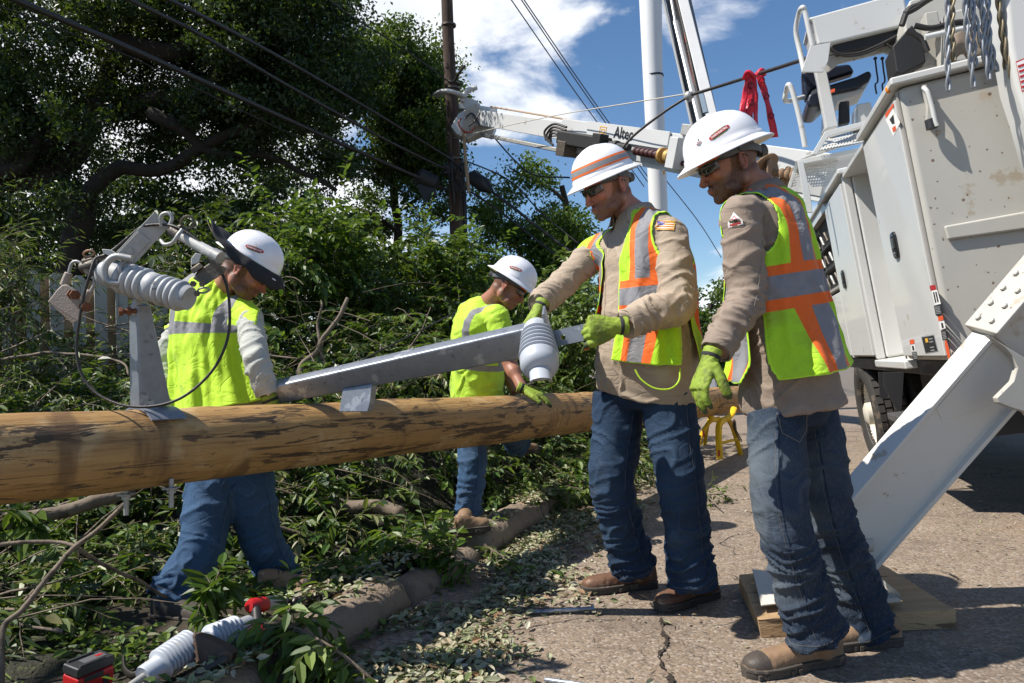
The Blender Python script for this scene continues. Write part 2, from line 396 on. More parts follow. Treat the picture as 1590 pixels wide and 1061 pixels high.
o = kerb(4.93, 11, -0.01).build('kerb', M_KERB, angle=180); tag(o, kind='structure')

# ================================================================ the new pole lying on its stand
def log_pt(px, py, inv): return P(px, py, 1 / inv)
LA = P(-60, 719, 1 / (.476 + .0188)); LB = P(1160, 619.5, 1 / (.476 - .3639))
ld = (LB - LA).normalized(); LL = (LB - LA).length
def mat_log():
    m, nt, b = newmat('peeled_pine'); v = coords(nt, (1, 1, 1)); vs_ = coords(nt, (0.35, 3.2, 3.2)); vl = coords(nt, (0.9, 9, 9))
    c = mixc(nt, noise_(nt, vs_, 2.6, 6, 0.6), (0.22, 0.105, 0.028), (0.54, 0.335, 0.125))
    c = mixc(nt, math_(nt, 'MULTIPLY', ramp_(nt, noise_(nt, vl, 5, 8, 0.7), 0.5, 0.66), 0.5), c, (0.17, 0.08, 0.025))
    c = mixc(nt, math_(nt, 'MULTIPLY', ramp_(nt, noise_(nt, v, 5, 6, 0.6), 0.54, 0.7), 0.35), c, (0.66, 0.52, 0.30))
    v2 = coords(nt, (0.55, 4.2, 4.2)); k = ramp_(nt, noise_(nt, v2, 3.1, 9, 0.66, 0.5), 0.555, 0.58)
    kk = ramp_(nt, noise_(nt, vl, 9, 5), 0.32, 0.5); k = math_(nt, 'MULTIPLY', k, kk); c = mixc(nt, math_(nt, 'MULTIPLY', k, 0.93), c, (0.030, 0.020, 0.012))
    v5 = coords(nt, (1.0, 5, 5)); k5 = ramp_(nt, noise_(nt, v5, 7, 8, 0.7, 0.3), 0.575, 0.61); c = mixc(nt, math_(nt, 'MULTIPLY', k5, 0.8), c, (0.05, 0.03, 0.016)); v3 = coords(nt, (3.0, 1, 1)); k3 = ramp_(nt, noise_(nt, v3, 2.2, 5, 0.5, 0.2), 0.56, 0.68); c = mixc(nt, math_(nt, 'MULTIPLY', k3, 0.7), c, (0.10, 0.05, 0.02)); v6 = coords(nt, (0.5, 26, 26)); c = mixc(nt, math_(nt, 'MULTIPLY', ramp_(nt, noise_(nt, v6, 3, 5, 0.6), 0.5, 0.68), 0.4), c, (0.15, 0.08, 0.03))
    # drying cracks along the grain
    v4 = coords(nt, (0.22, 9, 9)); cr = N(nt, 'ShaderNodeTexVoronoi', feature='DISTANCE_TO_EDGE'); cr.inputs['Scale'].default_value = 1.1; L(nt, v4, cr.inputs['Vector'])
    kc = math_(nt, 'SUBTRACT', 1.0, ramp_(nt, cr.outputs['Distance'], 0.004, 0.014)); kc = math_(nt, 'MULTIPLY', kc, ramp_(nt, noise_(nt, v, 3, 3), 0.45, 0.6))
    c = mixc(nt, math_(nt, 'MULTIPLY', kc, 0.8), c, (0.05, 0.028, 0.012)); L(nt, c, b.inputs['Base Color']); b.inputs['Roughness'].default_value = 0.62
    h = math_(nt, 'ADD', noise_(nt, vl, 6, 6, 0.7), math_(nt, 'MULTIPLY', k, -0.5)); h = math_(nt, 'ADD', h, math_(nt, 'MULTIPLY', kc, -1.2)); bump_(nt, h, b, 0.55, 0.012); return m
M_LOG = mat_log()
def build_log():
    Mx = Matrix.Translation(LA) @ frame(ld).to_4x4() @ Matrix.Rotation(R(90), 4, 'Z')   # local x runs along the pole
    t = thing('wooden_utility_pole', 'peeled yellow-brown wooden pole lying across the picture between the workers', 'wooden pole', mat=Mx)
    n, k = 240, 64; X = np.linspace(0, LL, n + 1); V = []
    for i in range(n + 1):
        r = 0.128 + (0.155 - 0.128) * X[i] / LL
        for j in range(k):
            a = 2 * math.pi * j / k; V.append((X[i], r * math.cos(a), r * math.sin(a)))
    V = np.array(V); rad = np.linalg.norm(V[:, 1:], axis=1); q = V * np.array([1.2, 9, 9]); q2 = V * np.array([3, 22, 22])
    d = gnoise(V * np.array([2.2, 4, 4])) * 0.006 + gnoise(q) * 0.0025 + gnoise(q2) * 0.0012
    # knots with shallow hollows
    for (kxx, ka) in [(0.75, 1.35), (1.55, 2.3), (2.2, 1.0), (2.9, 2.7), (3.8, 1.7), (1.1, 3.1), (4.7, 2.2)]:
        cy, cz = 0.135 * math.cos(ka), 0.135 * math.sin(ka); dd = np.sqrt((V[:, 0] - kxx) ** 2 + (V[:, 1] - cy) ** 2 + (V[:, 2] - cz) ** 2)
        d += 0.006 * np.exp(-(dd / 0.05) ** 2) - 0.010 * np.exp(-(dd / 0.014) ** 2)
    V[:, 1:] *= (1 + d / rad)[:, None]
    mb = MB(); rings = V.reshape(n + 1, k, 3); mb.rings([[tuple(p) for p in r_] for r_ in rings.tolist()], 0, True)
    mb.build('pole_shaft', M_LOG, t, local=True, angle=60)
    return t, Mx
LOG, LOGM = build_log()
def log_top(px):                          # point on the pole's crest under pixel column px
    best = None
    for i in range(400):
        p = LA + ld * (LL * i / 400); r = 0.128 + 0.027 * i / 400
        q = CM.inverted() @ p; x = CX + FPX * q.x / -q.z
        if best is None or abs(x - px) < best[0]: best = (abs(x - px), p, r)
    return best[1], best[2]
# ================================================================ people
def mat_skin(name, col, beard=(0.07, 0.035, 0.02)):
    m, nt, b = newmat(name); v = coords(nt)
    c = mixc(nt, noise_(nt, v, 22, 5), [q * 0.78 for q in col], [q * 1.15 for q in col]); c = mixc(nt, math_(nt, 'MULTIPLY', ramp_(nt, noise_(nt, v, 60, 6, 0.7), 0.5, 0.7), 0.35), c, (col[0] * 0.75, col[1] * 0.5, col[2] * 0.45))
    red = attr_(nt, 'red'); c = mixc(nt, red, c, (col[0] * 1.05, col[1] * 0.62, col[2] * 0.55))
    bd = attr_(nt, 'beard'); sp = ramp_(nt, noise_(nt, v, 260, 3, 0.7), 0.3, 0.62)
    k = math_(nt, 'MULTIPLY', bd, math_(nt, 'MULTIPLY_ADD', sp, 0.55, 0.45)); c = mixc(nt, k, c, beard)
    hr = attr_(nt, 'hair'); c = mixc(nt, math_(nt, 'MULTIPLY', hr, math_(nt, 'MULTIPLY_ADD', sp, 0.35, 0.62)), c, [q * 0.7 for q in beard])
    lip = attr_(nt, 'lip'); c = mixc(nt, lip, c, (0.30, 0.11, 0.09))
    L(nt, c, b.inputs['Base Color']); b.inputs['Roughness'].default_value = 0.52
    b.inputs['Subsurface Weight'].default_value = 0.08; b.inputs['Subsurface Radius'].default_value = (0.02, 0.008, 0.004); b.inputs['Subsurface Scale'].default_value = 0.3
    h = math_(nt, 'ADD', noise_(nt, v, 190, 3), math_(nt, 'MULTIPLY', math_(nt, 'ADD', bd, hr), math_(nt, 'MULTIPLY', noise_(nt, v, 420, 2), 2.0))); bump_(nt, h, b, 0.35, 0.0016); return m
def mat_cloth(name, col, wear=0.12, rough=0.85, weave=900, stain=None, sheen=0.0):
    m, nt, b = newmat(name); v = coords(nt)
    c = mixc(nt, noise_(nt, v, 9, 6, 0.62), [q * 0.86 for q in col], [min(1, q * 1.1) for q in col])
    wr = attr_(nt, 'wr'); c = mixc(nt, math_(nt, 'MULTIPLY', ramp_(nt, wr, 0.1, 0.9), wear), c, [min(1, q * 1.7 + 0.03) for q in col])
    if stain: c = mixc(nt, math_(nt, 'MULTIPLY', ramp_(nt, noise_(nt, v, 6.5, 6, 0.65), 0.53, 0.72), stain[1]), c, stain[0])
    L(nt, c, b.inputs['Base Color']); b.inputs['Roughness'].default_value = rough; b.inputs['Sheen Weight'].default_value = sheen
    vw = coords(nt, (1, 1, 1.9), (0.5, 0.3, 0.2)); cz = math_(nt, 'ABSOLUTE', math_(nt, 'SUBTRACT', noise_(nt, vw, 8, 3, 0.45, 1.2), 0.5)); cz = ramp_(nt, cz, 0.0, 0.09)
    bump_(nt, math_(nt, 'ADD', math_(nt, 'MULTIPLY', cz, 1.0), math_(nt, 'MULTIPLY', noise_(nt, v, weave, 2), 0.25)), b, 0.26, 0.004); return m
def mat_denim(name, base=(0.030, 0.062, 0.125), pale=(0.17, 0.25, 0.36), fade=0.5):
    m, nt, b = newmat(name); v = coords(nt); v2 = coords(nt, (1, 1, 0.22))
    c = mixc(nt, ramp_(nt, noise_(nt, v, 4, 5), 0.35, 0.7), base, [q * 1.5 for q in base])
    fd = attr_(nt, 'fade'); wr = attr_(nt, 'wr')
    k = math_(nt, 'MULTIPLY', math_(nt, 'MULTIPLY', fd, fade), math_(nt, 'MULTIPLY_ADD', noise_(nt, v, 14, 5), 0.9, 0.45), clamp=True); c = mixc(nt, k, c, pale)
    c = mixc(nt, math_(nt, 'MULTIPLY', ramp_(nt, wr, 0.35, 1.0), 0.16), c, pale)
    tw = noise_(nt, v2, 260, 3, 0.7); c = mixc(nt, math_(nt, 'MULTIPLY', ramp_(nt, tw, 0.45, 0.75), 0.22), c, pale)
    st = math_(nt, 'MULTIPLY', ramp_(nt, noise_(nt, v, 3.3, 6, 0.7), 0.58, 0.75), 0.45); c = mixc(nt, st, c, (0.07, 0.055, 0.035))
    L(nt, c, b.inputs['Base Color']); b.inputs['Roughness'].default_value = 0.86; b.inputs['Specular IOR Level'].default_value = 0.25
    vw = coords(nt, (1, 1, 1.7), (0.5, 0.3, 0.2)); cz = math_(nt, 'ABSOLUTE', math_(nt, 'SUBTRACT', noise_(nt, vw, 8, 3, 0.45, 1.2), 0.5)); cz = ramp_(nt, cz, 0.0, 0.10)
    bump_(nt, math_(nt, 'ADD', math_(nt, 'MULTIPLY', noise_(nt, v, 500, 2), 0.3), cz), b, 0.30, 0.004); return m
LIME = (0.50, 0.86, 0.02); ORANGE = (0.95, 0.17, 0.015); SILVER = (0.27, 0.27, 0.29)
def mat_vest(name, band, vc, vw=0.05, orange=True, lime=LIME, vmax=9, halo=None):
    """band: (height, half width) of the belt stripe; vc: distance of the braces from the centre line"""
    m, nt, b = newmat(name); v = coords(nt)
    lx = math_(nt, 'ABSOLUTE', attr_(nt, 'lx')); hz = attr_(nt, 'hz')
    c = mixc(nt, noise_(nt, v, 12, 5), [q * 0.88 for q in lime], [min(1, q * 1.06) for q in lime])
    c = mixc(nt, math_(nt, 'MULTIPLY', ramp_(nt, noise_(nt, v, 5, 6), 0.52, 0.72), 0.5), c, (0.28, 0.36, 0.05))
    mesh = N(nt, 'ShaderNodeTexVoronoi'); mesh.inputs['Scale'].default_value = 330; L(nt, v, mesh.inputs['Vector'])
    c = mixc(nt, math_(nt, 'MULTIPLY', ramp_(nt, mesh.outputs['Distance'], 0.5, 0.15), 0.22), c, [q * 0.45 for q in lime])
    def cmpm(x, a, e): return math_(nt, 'COMPARE', x, a, e)
    bh, bw = band; mv_o = cmpm(lx, vc, vw); mv_s = cmpm(lx, vc, vw * 0.5)
    if not orange: mv_s = math_(nt, 'MULTIPLY', mv_s, math_(nt, 'GREATER_THAN', hz, bh))
    mb_o = cmpm(hz, bh, bw); mb_s = cmpm(hz, bh, bw * 0.52)
    if orange: c = mixc(nt, mv_o, c, ORANGE)
    sil = mixc(nt, noise_(nt, v, 30, 4), [q * 0.75 for q in SILVER], [q * 1.2 for q in SILVER])
    c = mixc(nt, mv_s, c, sil)
    if orange: c = mixc(nt, mb_o, c, ORANGE)
    c = mixc(nt, mb_s, c, sil)
    ed = attr_(nt, 'edge'); c = mixc(nt, math_(nt, 'GREATER_THAN', ed, 0.5), c, [min(1, q * 1.12 + 0.02) for q in lime])
    L(nt, c, b.inputs['Base Color']); b.inputs['Roughness'].default_value = 0.7; b.inputs['Sheen Weight'].default_value = 0.15
    h = math_(nt, 'ADD', math_(nt, 'MULTIPLY', mesh.outputs['Distance'], 0.6), math_(nt, 'ADD', mv_o, mb_o, clamp=True)); h = math_(nt, 'ADD', h, math_(nt, 'MULTIPLY', math_(nt, 'MAXIMUM', mv_s, mb_s), 0.8)); cz = math_(nt, 'ABSOLUTE', math_(nt, 'SUBTRACT', noise_(nt, v, 9, 3, 0.5, 1.2), 0.5)); h = math_(nt, 'ADD', h, math_(nt, 'MULTIPLY', ramp_(nt, cz, 0.0, 0.08), 1.5))
    bump_(nt, h, b, 0.5, 0.002)
    # thin cloth lets some light through
    tr = N(nt, 'ShaderNodeBsdfTranslucent'); L(nt, c, tr.inputs[0]); mx = N(nt, 'ShaderNodeMixShader'); mx.inputs[0].default_value = 0.22
    L(nt, b.outputs[0], mx.inputs[1]); L(nt, tr.outputs[0], mx.inputs[2]); L(nt, mx.outputs[0], nt.nodes['Material Output'].inputs[0]); return m
M_SKINA = mat_skin('skin_tan', (0.33, 0.145, 0.088)); M_SKINB = mat_skin('skin_ruddy', (0.43, 0.19, 0.13), (0.10, 0.05, 0.028))
M_SHIRT = mat_cloth('khaki_work_shirt', (0.335, 0.268, 0.202), stain=((0.24, 0.17, 0.115), 0.35))
M_SHIRT2 = mat_cloth('brown_khaki_shirt', (0.235, 0.182, 0.142), stain=((0.15, 0.10, 0.07), 0.5))
M_GREYSHIRT = mat_cloth('grey_sleeve_shirt', (0.40, 0.41, 0.375), stain=((0.22, 0.19, 0.14), 0.6))
M_DENIM_D = mat_denim('dark_denim', (0.008, 0.019, 0.042), (0.06, 0.11, 0.18), 0.3)
M_DENIM_F = mat_denim('faded_denim', (0.009, 0.018, 0.036), (0.17, 0.20, 0.22), 0.6)
M_DENIM_B = mat_denim('blue_denim', (0.020, 0.050, 0.105), (0.13, 0.21, 0.33), 0.45)
M_HAT = mat('white_hat_shell', (0.80, 0.80, 0.83), 0.28, var=0.04, bump=0.03, bs=30, coat=0.3, spots=[((0.55, 0.54, 0.52), 0.66, 14)])
M_BAND = mat('grey_strap', (0.085, 0.088, 0.092), 0.55, bs=200); M_BLACK = mat('black_plastic', (0.012, 0.012, 0.013), 0.25, spec=0.6, bump=0.02)
M_LENS = mat('dark_lens', (0.006, 0.006, 0.008), 0.04, var=0, bump=0, spec=0.9, coat=1.0)
M_BOOT = mat('brown_leather', (0.115, 0.055, 0.030), 0.62, var=0.5, vs=14, bump=0.5, bs=160, spots=[((0.24, 0.16, 0.10), 0.58, 18)], bd=0.002)
M_BOOT2 = mat('dusty_tan_leather', (0.215, 0.135, 0.078), 0.7, var=0.4, vs=14, bump=0.6, bs=160, spots=[((0.30, 0.23, 0.16), 0.58, 18)], bd=0.002)
M_SOLE = mat('dark_rubber', (0.055, 0.046, 0.038), 0.75, bump=0.4, bs=120, spots=[((0.13, 0.10, 0.07), 0.60, 22)])
M_TOEC = mat('dark_toe_leather', (0.060, 0.047, 0.038), 0.6, var=0.4, bump=0.5, bs=150, bd=0.002)
M_THREAD = mat('tan_thread', (0.17, 0.15, 0.12), 0.8, bump=0)
M_BUTTON = mat('shirt_button', (0.16, 0.12, 0.09), 0.4, bump=0)
M_ORANGE = mat('orange_tape', ORANGE, 0.5, bump=0.1); M_SILVER = mat('grey_reflective_tape', (0.25, 0.255, 0.26), 0.4, bump=0.2, bs=300)
M_OBAND = mat('orange_headband', (0.75, 0.13, 0.02), 0.7); M_CREAM = mat('cream_liner', (0.55, 0.47, 0.36), 0.8)
def flat(name, col, rough=0.55): return mat(name, col, rough, var=0.05, bump=0)
M_RED = flat('decal_red', (0.42, 0.02, 0.025)); M_WHITE = flat('decal_white', (0.82, 0.82, 0.80)); M_GREEN = flat('decal_green', (0.03, 0.13, 0.03))
M_YEL = flat('decal_gold', (0.75, 0.42, 0.05)); M_INK = flat('decal_black', (0.015, 0.015, 0.017)); M_BLUE = flat('decal_blue', (0.05, 0.07, 0.35))
def mat_glove():
    m, nt, b = newmat('lime_glove'); v = coords(nt); c = mixc(nt, noise_(nt, v, 18, 6), (0.12, 0.19, 0.015), (0.30, 0.40, 0.035))
    c = mixc(nt, math_(nt, 'MULTIPLY', ramp_(nt, noise_(nt, v, 24, 6), 0.48, 0.64), 0.6), c, (0.08, 0.09, 0.02))
    c = mixc(nt, attr_(nt, 'palm'), c, (0.14, 0.065, 0.022)); c = mixc(nt, attr_(nt, 'tip'), c, (0.02, 0.024, 0.018))
    L(nt, c, b.inputs['Base Color']); b.inputs['Roughness'].default_value = 0.75; bump_(nt, math_(nt, 'ADD', noise_(nt, v, 420, 2), noise_(nt, v, 90, 4)), b, 0.45, 0.0018); return m
M_GLOVE = mat_glove()

def U(v): return Vector(v).normalized()
def wrinkle(V, Nn, bones, base_amp=0.0, seed=0.0, big=1.0):
    """folds that wrap round each limb, strongest where its amplitude says; returns moved vertices and ridge height 0..1"""
    W = []; D = []; A = []
    for (a, b, amp0, amp1, f, off) in bones:
        a = np.array(a); b = np.array(b); d = b - a; Lg = np.linalg.norm(d); d = d / Lg
        rel = V - a; s = rel @ d; t = np.clip(s / Lg, 0, 1); perp_ = rel - np.outer(s, d); dist = np.linalg.norm(rel - np.outer(t * Lg, d), axis=1)
        wgt = np.exp(-(dist / 0.085) ** 2) + 1e-9
        q = np.outer(s * f, np.array([1, 0.23, 0.11])) + perp_ * (f * 0.26)
        warp = gnoise(V * 7 + seed)[:, None] * 0.9
        r = np.clip(1 - np.abs(gnoise(q + off + seed + warp)) * 3.4, 0, 1) ** 1.4 - 0.22
        r2 = (1 - np.abs(gnoise(q * 2.3 + 31 + seed + warp)) * 2.6) * 0.16; r3 = gnoise(V * 9 * big + seed + 5) * 0.7
        D.append(r * 1.35 + r2 * 0.8 + r3 * 0.7); amp = amp0 + (amp1 - amp0) * t; A.append(amp); W.append(wgt)
    W = np.array(W); W /= W.sum(0); D = np.array(D); A = np.array(A); disp = (W * D * A).sum(0); rid = (W * D).sum(0)
    return V + Nn * disp[:, None], np.clip(rid * 0.8 + 0.1, 0, 1)
def torso_union(mb, Hc, Cc, Nk, fH, fC, prof, n=36):
    """rings up the spine; prof: (t, half width, half depth, forward shift)"""
    sp = []
    Hc, Cc, Nk = Vector(Hc), Vector(Cc), Vector(Nk)
    def pt(t):
        if t < 0: return Hc + (Hc - Cc).normalized() * (-t) * (Nk - Hc).length
        a = (Cc - (Hc + Nk) / 2) * 2 + (Hc + Nk) / 2
        return Hc * (1 - t) ** 2 + a * (2 * t * (1 - t)) + Nk * t * t
    def tan(t): return (pt(t + 0.01) - pt(t - 0.01)).normalized() if t > 0.01 else (pt(0.02) - pt(0.0)).normalized()
    rings = []
    for (t, w_, dpt, off) in prof:
        k = min(max((t - 0.1) / 0.6, 0), 1); f = (U(fH) * (1 - k) + U(fC) * k).normalized()
        T = tan(t); lft = T.cross(f).normalized(); f = lft.cross(T); c = pt(t) + f * off
        rings.append([c + lft * (w_ * abs(math.cos(a)) ** 0.86 * (1 if math.cos(a) > 0 else -1)) + f * (dpt * abs(math.sin(a)) ** 0.9 * (1 if math.sin(a) > 0 else -1)) for a in [2 * math.pi * j / n for j in range(n)]])
    mb.rings(rings); return pt, tan
def stitch_line(V, F, pts_dirs, name, parent, r=0.0011, off=0.0015, m=None, dashed=False):
    bv = BVHTree.FromPolygons([tuple(v) for v in V], [tuple(f) for f in F.tolist()]); out = []
    for (o, d) in pts_dirs:
        h = bv.ray_cast(Vector(o) + Vector(d) * 0.15, -Vector(d), 0.2)
        if h[0] is not None: out.append(h[0] + h[1] * off)
    if len(out) < 3: return
    mb = MB()
    if dashed:
        s = spline(out, 3)
        for i in range(0, len(s) - 2, 2): mb.tube([s[i], s[i + 1]], r, 5)
    else: mb.tube(spline(out, 3), r, 6)
    return mb.build(name, m or M_THREAD, parent)
# ---------------------------------------------------------------- heads
def head_parts(mb, c, Rm, s=1.0, jaw=1.0):
    def E(x, y, z, a, b_, c_, n=18, rot=None):
        mb.ell(Vector(c) + Rm @ (Vector((x, y, z)) * s), (a * s, b_ * s, c_ * s), (Rm @ rot) if rot is not None else Rm, n)
    RX = lambda d: Matrix.Rotation(R(d), 3, 'X'); RY = lambda d: Matrix.Rotation(R(d), 3, 'Y'); RZ = lambda d: Matrix.Rotation(R(d), 3, 'Z')
    E(0, -0.008, 0.035, 0.079, 0.100, 0.088, 28); E(0, 0.038, 0.012, 0.066, 0.062, 0.070, 24)
    E(0, 0.040, -0.030, 0.058, 0.055, 0.070, 22); E(0, 0.048, -0.070, 0.045 * jaw, 0.044, 0.042, 20); E(0, 0.076, -0.096, 0.024, 0.020, 0.019)
    for q in (1, -1):
        E(q * 0.040, 0.030, -0.072, 0.020 * jaw, 0.044, 0.026, 14, RZ(-q * 22)); E(q * 0.053, -0.002, -0.050, 0.018, 0.026, 0.034)
        E(q * 0.040, 0.070, -0.018, 0.022, 0.022, 0.020); E(q * 0.030, 0.088, 0.016, 0.022, 0.010, 0.008, 14)
        E(q * 0.0125, 0.108, -0.036, 0.0085, 0.011, 0.0085, 12); E(q * 0.016, 0.090, -0.062, 0.014, 0.011, 0.010, 12)
    E(0, 0.094, 0.000, 0.0105, 0.014, 0.026, 12, RX(20)); E(0, 0.107, -0.017, 0.010, 0.013, 0.022, 12, RX(28)); E(0, 0.117, -0.031, 0.0125, 0.0125, 0.0115, 14)
    E(0, 0.0965, -0.0555, 0.019, 0.0095, 0.0055, 14); E(0, 0.0955, -0.0685, 0.017, 0.0095, 0.0065, 14); E(0, 0.088, -0.062, 0.027, 0.012, 0.020, 14)
    E(0, -0.040, -0.035, 0.056, 0.052, 0.060, 20)
def ear_parts(mb, c, Rm, s=1.0):
    for q in (1, -1):
        o = Vector(c) + Rm @ (Vector((q * 0.0775, -0.004, -0.006)) * s); R2 = Rm @ Matrix.Rotation(R(-q * 16), 3, 'Z') @ Matrix.Rotation(R(12), 3, 'X')
        rim = []
        for i in range(14):
            a = math.pi * (-0.35 + 1.75 * i / 13); rr = 0.0265 - 0.004 * (math.sin(a) < -0.2)
            rim.append(o + R2 @ (Vector((q * 0.007, -0.014 * math.sin(a - 0.5) * 1.15 - 0.001, 0.029 * math.cos(a - 0.5))) * s))
        mb.tube(rim, 0.0046 * s, 8); mb.ell(o + R2 @ (Vector((q * 0.001, 0, 0)) * s), (0.0055 * s, 0.013 * s, 0.024 * s), R2, 12); mb.ell(o + R2 @ (Vector((q * 0.005, 0.001, -0.024)) * s), (0.006 * s, 0.008 * s, 0.009 * s), R2, 10)
        mb.ell(o + R2 @ (Vector((q * 0.004, 0.011, -0.002)) * s), (0.005 * s, 0.005 * s, 0.007 * s), R2, 8)
def head_attrs(V, c, Rm, s, beard=1.0, hair=1.0, mask=None):
    Lc = (V - np.array(c)) @ np.array(Rm) / s; x, y, z = Lc.T
    sm = lambda a, b, t: np.clip((t - a) / (b - a), 0, 1) ** 2 * (3 - 2 * np.clip((t - a) / (b - a), 0, 1))
    line = -0.034 + 0.55 * np.clip(0.05 - y, 0, 0.06)            # beard line climbs to the sideburn
    line = np.where(y < 0.028, 0.03, line)
    bd = sm(0.010, -0.012, z - line) * sm(-0.012, 0.010, y) * sm(-0.150, -0.115, z)
    mo = sm(0.032, 0.024, np.abs(x)) * sm(0.085, 0.092, y) * sm(-0.053, -0.048, z) * sm(-0.036, -0.042, z)
    bd = np.clip(np.maximum(bd, mo), 0, 1) * beard
    lip = sm(0.021, 0.015, np.abs(x)) * sm(0.093, 0.098, y) * sm(-0.075, -0.070, z) * sm(-0.049, -0.054, z) * (y > 0.09)
    hb = sm(0.012, -0.006, y) * sm(-0.062, -0.035, z + 0.35 * np.clip(y + 0.03, -1, 0) * 0) * (np.abs(x) < 0.081)
    hb = np.maximum(hb, sm(0.035, 0.05, z) * sm(0.06, 0.03, y)); nos = np.exp(-((y - 0.118) ** 2 + (z + 0.03) ** 2) / 0.0005) * 0.5
    er = np.exp(-((np.abs(x) - 0.085) ** 2) / 0.0001) * (np.abs(z) < 0.04) * 0.55; chk = np.exp(-((np.abs(x) - 0.045) ** 2 + (z + 0.02) ** 2 + (y - 0.085) ** 2) / 0.0008) * 0.35
    near = (np.linalg.norm(Lc, axis=1) < 0.165) & (z > -0.14); near = near.astype(float)
    return dict(beard=bd * near, lip=lip * near * 0.8, hair=hb * hair * near, red=np.clip(nos + er + chk, 0, 1) * near)
def head_frame(c, f, up=Vector((0, 0, 1))): # columns x (right), y (forward), z (up)
    y = U(f); x = y.cross(Vector(up)).normalized(); return Matrix((x, y, x.cross(y))).transposed()
# ---------------------------------------------------------------- decals
def text2d(s, size, align='CENTER', shear=0.0, bold=0.0, space=1.0):
    cu = bpy.data.curves.new('t', 'FONT'); cu.body = s; cu.size = size; cu.align_x = align; cu.align_y = 'CENTER'; cu.resolution_u = 2; cu.offset = bold; cu.space_character = space; cu.shear = shear
    o = bpy.data.objects.new('t', cu); COL.objects.link(o); dg = bpy.context.evaluated_depsgraph_get(); me = bpy.data.meshes.new_from_object(o.evaluated_get(dg))
    v = [(p.co.x, p.co.y) for p in me.vertices]; f = [tuple(p.vertices) for p in me.polygons]; bpy.data.objects.remove(o); bpy.data.curves.remove(cu); bpy.data.meshes.remove(me); return v, f
def rect2d(x0, y0, x1, y1, nx=8, ny=2):
    v = [(x0 + (x1 - x0) * i / nx, y0 + (y1 - y0) * j / ny) for j in range(ny + 1) for i in range(nx + 1)]
    return v, [(j * (nx + 1) + i, j * (nx + 1) + i + 1, (j + 1) * (nx + 1) + i + 1, (j + 1) * (nx + 1) + i) for j in range(ny) for i in range(nx)]
def poly2d(pts): return pts, [tuple(range(len(pts)))]
def disc2d(x, y, r, n=14, ry=None): return poly2d([(x + r * math.cos(2 * math.pi * i / n), y + (ry or r) * math.sin(2 * math.pi * i / n)) for i in range(n)])
def decal(name, layers, origin, right, up, parent, bvh=None, depth=0.3, rot=0.0, step=0.0008, mats=None, base=0.0008):
    """layers: list of (verts2d, faces, material index); each lies a hair above the one before, on the surface below"""
    right = Vector(right).normalized(); up = Vector(up); up = (up - right * up.dot(right)).normalized(); n = right.cross(up); ca, sa = math.cos(rot), math.sin(rot); mb = MB()
    for k, (v, f, m) in enumerate(layers):
        out = []
        for (x, y) in v:
            x, y = x * ca - y * sa, x * sa + y * ca
            p = Vector(origin) + right * x + up * y
            if bvh is not None:
                h = bvh.ray_cast(p + n * depth, -n, depth * 2)
                if h[0] is not None: p = h[0]
            out.append(p + n * (base + step * k))
        mb.add(out, f, m)
    return mb.build(name, mats, parent, smooth=False)
def bvh_of(mb): return BVHTree.FromPolygons([Vector(v) for v in mb.v], mb.f)
